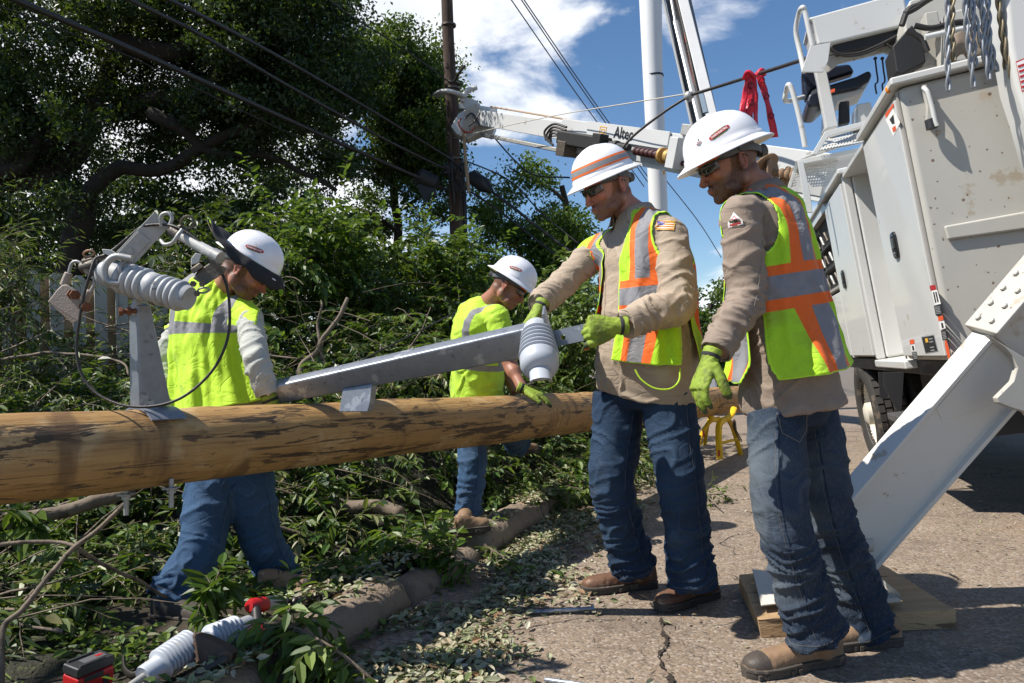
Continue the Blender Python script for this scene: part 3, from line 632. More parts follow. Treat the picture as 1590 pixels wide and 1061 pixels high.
# ---------------------------------------------------------------- hard hats
def hard_hat(parent, c, Rm, s=1.0, stripes=False, logo_az=90, shade=False, qr=False, suspension=True):
    """c: centre of the rim plane; Rm columns right, forward, up"""
    hat = MB(); n = 72; c = Vector(c)
    def dome(r, z, az, lift=0.0):
        ex = 1.0; ey = 1.17
        ridge = 1 + 0.020 * math.exp(-((math.cos(az)) / 0.14) ** 2) * (1 if z > 0.055 else 0) 
        return c + Rm @ (Vector((r * ex * math.cos(az), r * ey * math.sin(az), z * 0.89 * (ridge if z > 0.08 else 1))) * s)
    prof = [(0.122, 0.004), (0.1215, 0.018), (0.119, 0.030), (0.1165, 0.034), (0.1155, 0.048), (0.112, 0.066), (0.106, 0.086), (0.097, 0.105), (0.085, 0.122), (0.070, 0.136), (0.052, 0.147), (0.033, 0.154), (0.015, 0.158), (0.002, 0.159)]
    hat.rings([[dome(r * (1 + (0.012 * math.cos(6 * 2 * math.pi * j / n) if 0.01 < z < 0.033 else 0)), z, 2 * math.pi * j / n) for j in range(n)] for r, z in prof], 0, True)
    shell = hat.build('hat_shell', M_HAT, parent, angle=50); bv = bvh_of(hat)
    br = MB(); rings = []
    def brim(rr, dz):
        out = []
        for j in range(n):
            az = 2 * math.pi * j / n; front = max(0, math.sin(az)); back = max(0, -math.sin(az))
            ext = 0.024 + 0.014 * front ** 2 + 0.004 * back; r = 0.120 + (ext) * rr
            out.append(c + Rm @ (Vector((r * math.cos(az), r * 1.17 * math.sin(az), 0.010 - 0.015 * rr * (1 + 0.35 * front) + dz)) * s))
        return out
    rings = [brim(-0.35, 0.0), brim(0.0, 0.004), brim(0.5, 0.0015), brim(0.93, 0.0), brim(1.0, -0.0015), brim(0.98, -0.0045), brim(0.5, -0.0035), brim(-0.2, -0.003)]
    br.rings(rings, 0, False); br.build('hat_brim', M_HAT, shell, angle=60)
    if suspension:
        sb = MB(); pts = []
        for j in range(40):
            az = math.pi * (0.62 + 1.76 * j / 39); dz = -0.010 - 0.030 * max(0, -math.sin(az)) ** 1.5; pts.append(c + Rm @ (Vector((0.0855 * math.cos(az), 0.108 * math.sin(az) - 0.008, dz)) * s))
        sb.tube(pts, [(0.0025 * s, 0.0125 * s)] * len(pts), 8, ref=Rm @ Vector((1, 0, 0)))
        for q in (1, -1):
            o = c + Rm @ (Vector((q * 0.088, -0.018, -0.010)) * s); sb.cyl(o, o + Rm @ Vector((q * 0.008, 0, 0)), 0.016 * s, 16); sb.tube([o, o + Rm @ (Vector((q * 0.004, 0.012, 0.028)) * s)], [(0.004, 0.015), (0.004, 0.02)], 8)
        o = c + Rm @ (Vector((0, -0.118, -0.038)) * s); sb.cyl(o, o + Rm @ Vector((0, -0.022, 0)), 0.021 * s, 18)
        sb.build('ratchet_strap', M_BAND, shell)
        hb = MB(); pts = []
        for j in range(30):
            az = math.pi * (-0.08 + 1.16 * j / 29); pts.append(c + Rm @ (Vector((0.083 * math.cos(az), 0.107 * math.sin(az) - 0.004, -0.004)) * s))
        hb.tube(pts, [(0.0025 * s, 0.014 * s)] * len(pts), 8, ref=Rm @ Vector((1, 0, 0))); hb.build('sweatband', M_OBAND if not shade else M_OBAND, shell)
    if stripes:
        for (z0, z1, mm) in ((0.036, 0.044, 0), (0.045, 0.064, 1), (0.065, 0.073, 0)):
            st = MB(); rr = []
            for k in range(4):
                z = z0 + (z1 - z0) * k / 3; ring = []
                for j in range(n):
                    az = 2 * math.pi * j / n; d = Rm @ Vector((math.cos(az), math.sin(az), 0)); o = c + Rm @ Vector((0, 0, z * s)); h = bv.ray_cast(o + d * 0.3, -d, 0.3); ring.append((h[0] if h[0] else o) + d * 0.0012)
                rr.append(ring)
            st.rings(rr, 0, False); st.build('hat_stripe', [M_ORANGE, M_SILVER][mm], shell)
    # round-ended banner badge over a sunburst
    az = R(logo_az); d = Vector((math.cos(az), math.sin(az), 0)); fwd = Rm @ d; right = Rm @ Vector((-math.sin(az), math.cos(az), 0)); upv = Rm @ Vector((0, 0, 1))
    o = c + fwd * 0.13 * s + upv * 0.060 * s
    lay = []
    for k in range(14):
        a = 2 * math.pi * k / 14 + 0.1; r0, r1 = 0.006, 0.019 if k % 2 else 0.015; w_ = 0.0007
        lay.append(poly2d([(r0 * math.cos(a) - w_ * math.sin(a), r0 * math.sin(a) + w_ * math.cos(a)), (r0 * math.cos(a) + w_ * math.sin(a), r0 * math.sin(a) - w_ * math.cos(a)), (r1 * math.cos(a), r1 * math.sin(a))]) + (0,))
    body = rect2d(-0.026, -0.0052, 0.026, 0.0052, 10, 2)
    lay = [(v, f, m) for (v, f, m) in lay]
    green = rect2d(-0.025, -0.0085, 0.023, -0.004, 10, 1) + (1,); lay2 = [green, rect2d(-0.024, 0.004, 0.025, 0.0072, 10, 1) + (1,), rect2d(-0.027, -0.0054, 0.027, 0.0054, 10, 2) + (2,), disc2d(-0.027, 0, 0.0054) + (2,), disc2d(0.027, 0, 0.0054) + (2,)]
    tv, tf = text2d('CHAIN ELECTRIC', 0.0082, bold=0.0002)
    tv = [(x * 0.83 * 1.2, y * 1.2) for x, y in tv]; lay2 = [([(x * 1.2, y * 1.2) for x, y in v], f, m) for v, f, m in lay2]; lay = [([(x * 1.3, y * 1.3) for x, y in v], f, m) for v, f, m in lay]
    if not stripes:
        decal('badge', [(v, f, m) for v, f, m in lay], o, right, upv, shell, bv, 0.2, R(12), 0.0, [M_YEL], base=0.0006)
        decal('badge', lay2, o, right, upv, shell, bv, 0.2, R(12), 0.0002, [M_YEL, M_GREEN, M_RED, M_WHITE], base=0.0010)
        decal('badge_lettering', [(tv, tf, 0)], o, right, upv, shell, bv, 0.2, R(12), 0, [M_WHITE], base=0.0026)
    # small marks near the front of the shell
    az = R(logo_az + (48 if logo_az > 90 else -48) * (1)); az = R(150) if logo_az >= 150 else az
    return shell, bv
def hat_small_mark(shell, bv, c, Rm, s, azd, kind):
    az = R(azd); d = Vector((math.cos(az), math.sin(az), 0)); fwd = Rm @ d; right = Rm @ Vector((-math.sin(az), math.cos(az), 0)); upv = Rm @ Vector((0, 0, 1)); o = Vector(c) + fwd * 0.13 * s + upv * 0.055 * s; lay = []
    if kind == 'lines':
        for k, wd in enumerate((0.007, 0.011, 0.010, 0.006)): lay.append(rect2d(-wd, 0.006 - k * 0.0042, wd, 0.0078 - k * 0.0042, 4, 1) + (1 if k == 1 else 0,))
        lay.append(poly2d([(-0.003, 0.012), (0.004, 0.012), (0.002, 0.018), (-0.001, 0.017)]) + (0,))
    decal('sticker', lay, o, right, upv, shell, bv, 0.2, 0, 0.0001, [M_INK, M_RED])
def sunglasses(parent, c, Rm, s=1.0):
    g = MB(); lens = MB()
    for q in (1, -1):
        pts = []
        for i in range(9):
            for j in range(6):
                u = i / 8; v = j / 5; x = 0.006 + 0.062 * u; z = 0.030 - (0.038 - 0.010 * u) * v + 0.002 * u; y = 0.108 - 0.58 * (x ** 2) * 9.0 - (0.020 * max(0, u - .55)) - 0.010 * (v - 0.2) ** 2
                pts.append(Vector(c) + Rm @ (Vector((q * x, y, z - 0.006)) * s))
        f = [(i * 6 + j, (i + 1) * 6 + j, (i + 1) * 6 + j + 1, i * 6 + j + 1) for i in range(8) for j in range(5)]
        if q < 0: f = [tuple(reversed(t)) for t in f]
        lens.add(pts, f)
        A = [Vector(c) + Rm @ (Vector(p) * s) for p in ((q * 0.008, 0.110, 0.025), (q * 0.04, 0.102, 0.0265), (q * 0.066, 0.084, 0.026), (q * 0.074, 0.062, 0.022), (q * 0.079, 0.02, 0.018), (q * 0.081, -0.008, 0.016), (q * 0.080, -0.03, 0.004))]
        g.tube(spline(A, 4), [(0.0016 * s, 0.0028 * s)] * (len(A) * 4 - 3) if False else 0.0026 * s, 8)
    g.tube([Vector(c) + Rm @ (Vector(p) * s) for p in ((-0.009, 0.110, 0.024), (0, 0.1135, 0.023), (0.009, 0.110, 0.024))], 0.003 * s, 8)
    o = g.build('sunglasses_frame', M_BLACK, parent); l = lens.build('lens', M_LENS, o); sm = l.modifiers.new('s', 'SOLIDIFY'); sm.thickness = 0.002
# ---------------------------------------------------------------- hands
def glove(parent, wrist, d, pn, side, curls, spread=0.10, thumb=(0.6, 0.4, 0.3), s=1.0, cuff=True, name='glove', voxel=0.0032):
    """d: towards the fingers; pn: the way the palm faces; side: +1/-1 which lateral side the thumb is on"""
    d = U(d); pn = Vector(pn); pn = (pn - d * pn.dot(d)).normalized(); lat = pn.cross(d).normalized() * side     # towards the thumb
    w = Vector(wrist); mb = MB()
    def X(a, b, c_): return w + (d * a + lat * b + pn * c_) * s
    rg = []
    for (t, hw, ht, lo) in ((-0.030, 0.033, 0.030, 0), (-0.005, 0.031, 0.027, 0), (0.02, 0.031, 0.023, 0), (0.045, 0.038, 0.0205, 0.001), (0.075, 0.044, 0.018, 0), (0.100, 0.0435, 0.0165, 0), (0.112, 0.040, 0.014, 0)):
        rg.append([X(t, lo + hw * math.cos(a), ht * math.sin(a)) for a in [2 * math.pi * j / 20 for j in range(20)]])
    mb.rings(rg); tips = []
    for i, (lo, ln, rad) in enumerate(((0.030, 0.070, 0.0118), (0.0105, 0.079, 0.0122), (-0.0095, 0.074, 0.0116), (-0.028, 0.060, 0.0106))):
        p = X(0.100 - 0.006 * abs(i - 1), lo, 0.0); pts = [X(0.075, lo * 0.9, 0), p]; ang = 0; fd = (lat * (spread * (1.2 - i * 0.8)))
        c3 = curls[i] if hasattr(curls[i], '__len__') else (curls[i] * 0.8, curls[i] * 1.0, curls[i] * 0.8)
        for k, sg in enumerate((0.44, 0.31, 0.25)):
            ang += c3[k]; dirv = (d * math.cos(ang) + pn * math.sin(ang) + fd * max(0, math.cos(ang))).normalized(); p = p + dirv * ln * sg * s; pts.append(p)
        mb.tube(spline(pts, 4), [rad * s * (1.0 - 0.22 * q / (4 * (len(pts) - 1))) for q in range(4 * (len(pts) - 1) + 1)], 12); mb.ell(pts[-1], (rad * 0.8 * s,) * 3, None, 10); tips.append((pts[-1], pts[-2]))
    out, acr, cl = thumb; p0 = X(0.025, 0.022, 0.006); d1 = (d * (1 - out * 0.5) + lat * out + pn * acr).normalized(); p1 = p0 + d1 * 0.046 * s; d2 = (d1 + pn * cl * 0.7 + d * 0.25 - lat * cl * 0.4).normalized(); p2 = p1 + d2 * 0.034 * s; d3 = (d2 + pn * cl - lat * cl * 0.5).normalized(); p3 = p2 + d3 * 0.024 * s
    sp = spline([p0, p1, p2, p3], 4); mb.tube(sp, [0.0195 * s * (1 - 0.34 * i / (len(sp) - 1)) for i in range(len(sp))], 12); mb.ell(p3, (0.0125 * s,) * 3, None, 10); tips.append((p3, p2))
    V, F, E_ = solid(mb, voxel, 3)
    Nn = normals(V, F); V = V + Nn * (np.clip(1 - np.abs(gnoise(V * 60)) * 2.6, -1, 1) * 0.0011)[:, None]
    tip = np.zeros(len(V))
    for (a, b) in tips:
        a = np.array(a); b = np.array(b); m_ = (a + (a - b) * 0.3); tip = np.maximum(tip, np.clip((0.021 * s - np.linalg.norm(V - m_, axis=1)) / 0.004, 0, 1) * 0.85)
    Nn = normals(V, F); k = np.clip((Nn @ np.array(pn) - 0.45) / 0.2, 0, 1) * 0.9
    g = quads_obj(name, V, F, M_GLOVE, parent, dict(tip=tip, palm=k))
    if cuff:
        mb = MB(); mb.rings([[X(t, hw * math.cos(a), ht * math.sin(a)) for a in [2 * math.pi * j / 24 for j in range(24)]] for (t, hw, ht) in ((-0.010, 0.031, 0.028), (-0.010, 0.0335, 0.0295), (-0.002, 0.0335, 0.0290), (0.002, 0.031, 0.026))], 0, True)
        mb.build('glove_cuff', M_BLACK if False else mat('glove_cuff_black', (0.02, 0.02, 0.022), 0.8), g)
    return g
# ---------------------------------------------------------------- boots
def boot(parent, ankle, heel, toe, m=None, s=1.0, toecap=False, mcol=None):
    heel = Vector(heel); toe = Vector(toe); f = (toe - heel); Lg = f.length; f.normalize(); up = Vector((0, 0, 1)); up = (up - f * up.dot(f)).normalized(); r = f.cross(up)
    def X(a, b, c_): return heel + f * (a * Lg) + (r * b + up * c_) * s
    out = [(-0.02, 0.0), (0.0, 0.028), (0.06, 0.036), (0.2, 0.036), (0.4, 0.035), (0.58, 0.043), (0.74, 0.050), (0.88, 0.044), (0.96, 0.028), (1.0, 0.008)]
    def outline(gr, z, y0=0.0): return [X(a, b + (gr if b > 0 else 0), z) for a, b in out] + [X(a, -(b + gr), z) for a, b in reversed(out[1:])]
    sm = MB(); sm.rings([outline(0.002, 0.0), outline(0.005, 0.004), outline(0.005, 0.020), outline(0.008, 0.022), outline(0.008, 0.030), outline(0.002, 0.032)], 0, True)
    for k in range(12):
        a = 0.04 + k * 0.08
        if 0.36 < a < 0.46: continue
        for q in (1, -1): sm.box(X(a, q * 0.045 * (0.8 if a < 0.5 else 1.05), 0.011), (0.012 * s, 0.012 * s, 0.015 * s), Matrix((r, f, up)).transposed())
    u = MB(); rg = []
    A = Vector(ankle)
    for (t, w_, h, dz) in ((0.0, 0.030, 0.070, 0.03), (0.12, 0.036, 0.075, 0.03), (0.3, 0.036, 0.072, 0.03), (0.45, 0.037, 0.058, 0.03), (0.62, 0.043, 0.045, 0.03), (0.76, 0.048, 0.040, 0.03), (0.88, 0.044, 0.036, 0.03), (0.955, 0.031, 0.026, 0.03), (0.985, 0.014, 0.012, 0.03)):
        rg.append([X(t, w_ * (abs(math.cos(a)) ** 0.75) * (1 if math.cos(a) > 0 else -1), dz + (h * abs(math.sin(a)) ** 0.8 if math.sin(a) > 0 else -0.004)) for a in [2 * math.pi * j / 24 for j in range(24)]])
    u.rings(rg); hc = X(0.18, 0, 0.04)
    u.tube([hc, hc * 0.5 + A * 0.5 + up * 0.01, A + up * 0.05], [(0.045 * s, 0.047 * s), (0.044 * s, 0.047 * s), (0.046 * s, 0.048 * s)], 20)
    V, F, _ = solid(u, 0.0055, 4); Nn = normals(V, F); V = V + Nn * (gnoise(V * 45) * 0.0018 + gnoise(V * 110) * 0.0007)[:, None]
    b = quads_obj('boot', V, F, m or M_BOOT, parent); sm.build('sole', M_SOLE, b, bevel=0.001, seg=1, angle=30)
    if toecap:
        bv = BVHTree.FromPolygons([tuple(v) for v in V], [tuple(q) for q in F.tolist()]); tcm = MB(); rows = []
        for i in range(9):
            rr = []
            for j in range(17):
                a = math.pi * (j / 16); t = 0.80 + 0.175 * i / 8; o = X(t, 0, 0.036); dv = (r * math.cos(a) + up * (math.sin(a) * 0.8) + f * (0.03 + 0.9 * (i / 8) ** 3)).normalized(); h = bv.ray_cast(o, dv, 0.2); rr.append((h[0] if h[0] else o + dv * 0.03) + dv * 0.0016)
            rows.append(rr)
        tcm.add([p for q in rows for p in q], [(i * 17 + j, i * 17 + j + 1, (i + 1) * 17 + j + 1, (i + 1) * 17 + j) for i in range(8) for j in range(16)]); tcm.build('toe_cap', M_TOEC, b)
    lc = MB()
    for k in range(4):
        t = 0.36 + 0.065 * k; z = 0.098 - 0.011 * k
        lc.tube(spline([X(t, 0.024, z - 0.018), X(t + 0.01, 0.012, z - 0.001), X(t, 0, z + 0.003), X(t - 0.01, -0.012, z - 0.001), X(t, -0.024, z - 0.018)], 3), 0.0021 * s, 6)
    lc.build('laces', mat('boot_lace', (0.045, 0.03, 0.02), 0.8), b); return b
# ---------------------------------------------------------------- jeans
def jeans(parent, m, Hc, fH, legs, w=0.185, dp=0.125, voxel=0.0075, seed=0.0, radii=(0.112, 0.098, 0.090, 0.090, 0.094), zt=0.10, amp=(0.006, 0.009, 0.012)):
    """legs: list of (hip, knee, hem point)"""
    mb = MB(); Hc = Vector(Hc); f = U(fH); l = Vector((0, 0, 1)).cross(f); upv = Vector((0, 0, 1)); n = 32; rg = []
    for (z, a, b_) in ((zt, w * 0.94, dp), (0.04, w, dp * 1.04), (-0.04, w * 0.98, dp * 1.05), (-0.10, w * 0.80, dp * 0.85)):
        rg.append([Hc + upv * z + l * (a * math.cos(t)) + f * (b_ * math.sin(t)) for t in [2 * math.pi * j / n for j in range(n)]])
    mb.rings(rg); bones = [(Hc + upv * zt, Hc - upv * 0.06, amp[0] * .6, amp[0] * .6, 9, seed)]
    for (h, k, a) in legs:
        h, k, a = Vector(h), Vector(k), Vector(a); kb = (k - h).normalized(); ka = (a - k).normalized()
        pts = spline([h, h.lerp(k, 0.5), k, k.lerp(a, 0.5), a], 4); rr = []
        for i in range(len(pts)):
            t = i / (len(pts) - 1) * 4; q = min(int(t), 3); rr.append(radii[q] + (radii[q + 1] - radii[q]) * (t - q))
        mb.tube(pts, rr, 28); bones += [(h, k, amp[0] * 0.8, amp[1], 9, seed + 3), (k, a, amp[1], amp[2], 19, seed + 11)]
    V, F, E_ = solid(mb, voxel, 6); Nn = normals(V, F); V, rid = wrinkle(V, Nn, bones, seed=seed)
    # denim stacks above the boot in soft rolls
    for (h, k, a) in legs:
        k = np.array(k); a = np.array(a); d = (a - k); Lg = np.linalg.norm(d); d /= Lg; s_ = (V - k) @ d; dist = np.linalg.norm(V - k - np.outer(s_, d), axis=1)
        m_ = np.clip((s_ / Lg - 0.50) / 0.35, 0, 1) * (dist < 0.16) * (s_ < Lg * 1.04); rad = (V - k - np.outer(s_, d)) / (dist[:, None] + 1e-6)
        V = V + rad * (np.sin(s_ * 92 + gnoise(V * 8 + seed) * 7.5 + seed) * 0.0058 * m_ * (0.6 + gnoise(V * 6 + seed + 3)))[:, None]
    fade = np.zeros(len(V))
    for (h, k, a) in legs:
        h, k, a = np.array(h), np.array(k), np.array(a)
        for (c_, sg) in ((h * 0.45 + k * 0.55, 0.12), (k, 0.09), (k * .5 + a * .5, .08)): fade = np.maximum(fade, np.exp(-(((V - c_ - np.array(f) * 0.07) / sg) ** 2).sum(1)))
    o = quads_obj('jeans', V, F, m, parent, dict(wr=rid, fade=fade))
    # side seam with thread either side, and the stitched hem
    for (h, k, a) in legs:
        for sgn in (1, -1):
            lat = l * (1 if (Vector(h) - Hc).dot(l) > 0 else -1) * sgn
            if lat.dot(Vector((0, -1, 0))) < -0.2: continue
            pd = []; pts = spline([h, k, a], 14)
            for p in pts[2:-1]: pd.append((p, (lat + f * 0.15).normalized()))
            stitch_line(V, F, pd, 'side_seam', o, 0.0024, -0.0002, m=m); stitch_line(V, F, [(p + f * 0.010, d_) for p, d_ in pd], 'seam_thread', o, 0.00045, 0.0003)
        ax = (Vector(a) - Vector(k)).normalized(); u_, v_ = perp(ax)
        for dd, rr_, mm in ((0.026, 0.0005, None), (0.004, 0.0016, m)):
            c_ = Vector(a) - ax * dd; stitch_line(V, F, [(c_, (u_ * math.cos(q) + v_ * math.sin(q))) for q in [2 * math.pi * i / 40 for i in range(41)]], 'hem', o, rr_, 0.0008, m=mm)
    return o, V, F
# ---------------------------------------------------------------- shirts
def shirt(parent, m, Hc, Cc, Nk, fH, fC, prof, arms, voxel=0.0062, seed=0.0, name='shirt', amp=(0.003, 0.0055, 0.009, 0.008), t_amp=0.004):
    """arms: list of (shoulder, elbow, wrist, radii)"""
    mb = MB(); tm = MB()
    pt, tan = torso_union(mb, Hc, Cc, Nk, fH, fC, prof); torso_union(tm, Hc, Cc, Nk, fH, fC, prof)
    bones = [(pt(-0.1), pt(0.5), t_amp, t_amp, 7, seed), (pt(0.5), Nk, t_amp, t_amp * 0.5, 7, seed)]
    for (S, E, W, rad) in arms:
        S, E, W = Vector(S), Vector(E), Vector(W); ci = pt(0.74) * 0.55 + S * 0.45; c2 = pt(0.9) * 0.5 + S * 0.5
        for q in (mb, tm):
            q.tube([ci, S], [rad[0] * 1.05, rad[0]], 20); q.tube([c2, S + Vector((0, 0, rad[0] * 0.35))], [0.055, rad[0] * 0.62], 16)
        pts = spline([S, S.lerp(E, 0.5), E, E.lerp(W, 0.5), W], 4); rr = []
        for i in range(len(pts)):
            t = i / (len(pts) - 1) * 4; k = min(int(t), 3); rr.append(rad[k] + (rad[k + 1] - rad[k]) * (t - k))
        mb.ell(S, (rad[0],) * 3, None, 16); mb.tube(pts, rr, 24); tm.ell(S, (rad[0],) * 3, None, 16); tm.tube([S, S.lerp(E, 0.30)], [rad[0], rad[0] * 0.95], 20)
        bones += [(S, E, amp[0], amp[1], 17, seed + 5), (E, W, amp[2], amp[3], 25, seed + 9)]
    V, F, _ = solid(mb, voxel, 6); Nn = normals(V, F); V, rid = wrinkle(V, Nn, bones, seed=seed)
    o = quads_obj(name, V, F, m, parent, dict(wr=rid)); TV, TF, _ = solid(tm, 0.010, 8)
    tb = BVHTree.FromPolygons([tuple(v) for v in TV], [tuple(f) for f in TF.tolist()])
    for (S, E, W, rad) in arms:        # cuffs
        if len(rad) > 5 and rad[5]:
            ax = (Vector(W) - Vector(E)).normalized(); u_, v_ = perp(ax); mbc = MB(); r = rad[4] * 1.06; W_ = Vector(W)
            mbc.rings([[W_ + ax * t + (u_ * math.cos(a) + v_ * math.sin(a)) * (r + dr) for a in [2 * math.pi * j / 28 for j in range(28)]] for t, dr in ((-0.058, 0.001), (-0.056, 0.004), (-0.004, 0.0035), (0.002, 0.001), (0.001, -0.004), (-0.02, -0.006))], 0, False)
            Vc = np.array(mbc.v); Vc += (gnoise(Vc * 24 + seed)[:, None]) * 0.004; mbc.v = Vc.tolist(); mbc.build('cuff', m, o, attrs=dict(wr=np.zeros(len(Vc))))
    return o, V, F, tb, pt, tan
def vest(parent, m, tb, pt, tan, fC, t0, t_arm, Lsp, seed=0.0, nu=230, nv=120, open_=True, arm_c=(0.0, 36), flare=0.03, slit=10, off=0.010, name='safety_vest', neck=62, front_skew=0, fold=0.006, drop=0.12, ow=5, slit_at=92, top=0.13):
    """grid wrapped round the torso: rows climb the spine, then swing up over the shoulders"""
    f = U(fC); hA = (t_arm - t0) * Lsp; elmax = R(78)
    W = np.linspace(0, hA + 0.26 * 1.0, nv); TH = np.linspace(-math.pi, math.pi, nu + 1)[:-1]
    th, ww = np.meshgrid(TH, W); th = th.copy(); ww = ww.copy()
    def g(th, w):
        out = np.full(th.shape, 1.0); rel = (w - hA); ad = np.degrees(np.abs(th)); 
        d = np.abs(ad - 90 - arm_c[0]) / arm_c[1]; e = np.where(rel < 0.0, (rel) / drop, rel / top); out = np.minimum(out, np.sqrt(d * d + e * e) - 1)
        if open_: a = np.degrees(np.abs((th - R(front_skew) + math.pi) % (2 * math.pi) - math.pi)); op = ow + np.clip((rel + 0.06) / 0.2, 0, 1) * 26; out = np.minimum(out, (a - op) / 25)
        nk = (0.235 - 0.045 * np.cos(th) - rel) / 0.05; out = np.minimum(out, nk)
        if slit: 
            ds = np.abs(ad - slit_at); lim = slit * np.clip((0.40 * hA - w) / (0.05 * hA) + 0.0, 0, 1); lim = np.where(w < 0.38 * hA, slit + 6 * np.clip((0.05 - w) / 0.05, 0, 1) ** 2, lim * 1.0); out = np.minimum(out, np.where(w < 0.43 * hA, np.maximum((ds - lim) / 20, (w - 0.42 * hA) / 0.03), 1))
        out = np.minimum(out, (w + 0.0001) / 0.02)
        return out
    sc = np.array([6.0, 1.0])     # radians are worth about 0.17 m each
    G = g(th, ww); keepf = []
    inside = G > 0
    # pull the outside corner points of border cells onto the border
    for it in range(4):
        e = 1e-3; gx = (g(th + e, ww) - g(th - e, ww)) / (2 * e) * 6.0; gy = (g(th, ww + e) - g(th, ww - e)) / (2 * e); n2 = gx * gx + gy * gy + 1e-9; Gc = g(th, ww)
        near = (~inside) & (np.abs(Gc) < 0.6) & (n2 > 1e-3); step_t = -Gc * gx / n2 * 6.0; step_w = -Gc * gy / n2
        lim_t = 2 * math.pi / nu * 1.2; lim_w = (W[1] - W[0]) * 1.2
        th = np.where(near, th + np.clip(step_t, -lim_t / 3, lim_t / 3), th); ww = np.where(near, ww + np.clip(step_w, -lim_w / 3, lim_w / 3), ww)
    V = np.zeros(th.shape + (3,)); LX = np.zeros(th.shape); ok = np.ones(th.shape, bool); EDG = np.clip(1 - g(th, ww) / 0.16, 0, 1)
    for i in range(nv):
        for j in range(nu):
            w_ = ww[i, j]; t_ = th[i, j]; sp_t = t0 + min(w_, hA) / Lsp; e = max(0, (w_ - hA) / 0.26) * elmax
            T = tan(max(sp_t, 0)); lf = T.cross(f).normalized(); fr = lf.cross(T); o = pt(sp_t); d = (fr * math.cos(t_) + lf * math.sin(t_)) * math.cos(e) + T * math.sin(e)
            h = tb.ray_cast(o + d * 0.55, -d, 0.6)
            if h[0] is None: ok[i, j] = False; V[i, j] = o + d * 0.1; continue
            k = 1 - min(w_ / (hA * 0.95), 1); V[i, j] = h[0] + d * (off + flare * k ** 1.5); LX[i, j] = (h[0] - o).dot(lf)
    flatV = V.reshape(-1, 3)
    # drape: relax, then hang soft vertical folds
    for it in range(10):
        A = V.copy(); A[1:-1] = V[1:-1] * 0.4 + 0.15 * (V[2:] + V[:-2] + np.roll(V, 1, 1)[1:-1] + np.roll(V, -1, 1)[1:-1]); A[0] = V[0]; V = np.where(ok[..., None], A, V)
    cen = np.array([tuple(pt(min(t0 + w_ / Lsp, t_arm))) for w_ in W])[:, None, :]; rad = V - cen; rad /= (np.linalg.norm(rad, axis=2)[..., None] + 1e-9)
    q = np.stack([np.cos(th) * 2.6, np.sin(th) * 2.6, ww * 2.2], -1).reshape(-1, 3) + seed; q2 = np.stack([np.cos(th) * 5, np.sin(th) * 5, ww * 14], -1).reshape(-1, 3) + seed
    fo = (gnoise(q * 1.6).reshape(th.shape) * 2.0) * fold * (0.3 + 1.6 * np.clip(1 - ww / hA, 0, 1)) + np.clip(gnoise(q2).reshape(th.shape), -0.4, 1) * fold * 0.75
    V = V + rad * np.maximum(fo, -off * 0.75)[..., None]
    F = []
    for i in range(nv - 1):
        for j in range(nu):
            j2 = (j + 1) % nu; c_ = (inside[i, j], inside[i, j2], inside[i + 1, j2], inside[i + 1, j])
            if sum(c_) >= 1 and ok[i, j] and ok[i, j2] and ok[i + 1, j] and ok[i + 1, j2]: F.append((i * nu + j, i * nu + j2, (i + 1) * nu + j2, (i + 1) * nu + j))
    F = np.array(F); used = np.unique(F); mp_ = -np.ones(nv * nu, int); mp_[used] = np.arange(len(used)); Vf = V.reshape(-1, 3)[used]
    hz = (ww).reshape(-1)[used]
    return quads_obj(name, Vf, mp_[F], m, parent, dict(lx=LX.reshape(-1)[used], hz=hz, edge=EDG.reshape(-1)[used]), solidify=0.0022)
def body(parent, m, head_c, Rm, Nk, Cc, Hc, arms, legs, s=1.0, beard=1, hair=1, voxel=0.0042, jaw=1.0, lower=True, arm_r=(0.045, 0.040, 0.036, 0.030), hands=None):
    mb = MB(); head_parts(mb, head_c, Rm, s, jaw); hc = Vector(head_c); ear_parts(mb, head_c, Rm, s)
    base = hc + Rm @ (Vector((0, -0.030, -0.05)) * s); Nk = Vector(Nk)
    mb.tube(spline([base, base.lerp(Nk, 0.5) + Vector((0, 0, 0.0)), Nk, Nk.lerp(Vector(Cc), 0.4)], 4), [0.056, 0.056, 0.057, 0.058, 0.060, 0.061, 0.063, 0.066, 0.070, 0.08, 0.09, 0.095, 0.10], 22)
    mb.tube([Nk.lerp(Vector(Cc), 0.3), Cc, Hc], [(0.09, 0.07), (0.12, 0.085), (0.11, 0.08)], 20)
    for (S, E, W) in arms:
        S, E, W = Vector(S), Vector(E), Vector(W); mb.tube([Nk.lerp(Vector(Cc), 0.45), S], [0.05, 0.05], 14); mb.tube(spline([S, S.lerp(E, .5), E, E.lerp(W, .35), W], 3), [arm_r[0]] * 3 + [arm_r[1]] * 3 + [arm_r[2] * 1.03] * 3 + [arm_r[2]] * 1 + [arm_r[3]] * 3, 14)
    for (H, K, A) in legs: mb.tube([Vector(Hc), Vector(H), Vector(K), Vector(A)], [0.06, 0.045, 0.045, 0.036], 14)
    V, F, _ = solid(mb, voxel, 4); at = head_attrs(V, head_c, Rm, s, beard, hair)
    return quads_obj('body', V, F, m, parent, at), V, F
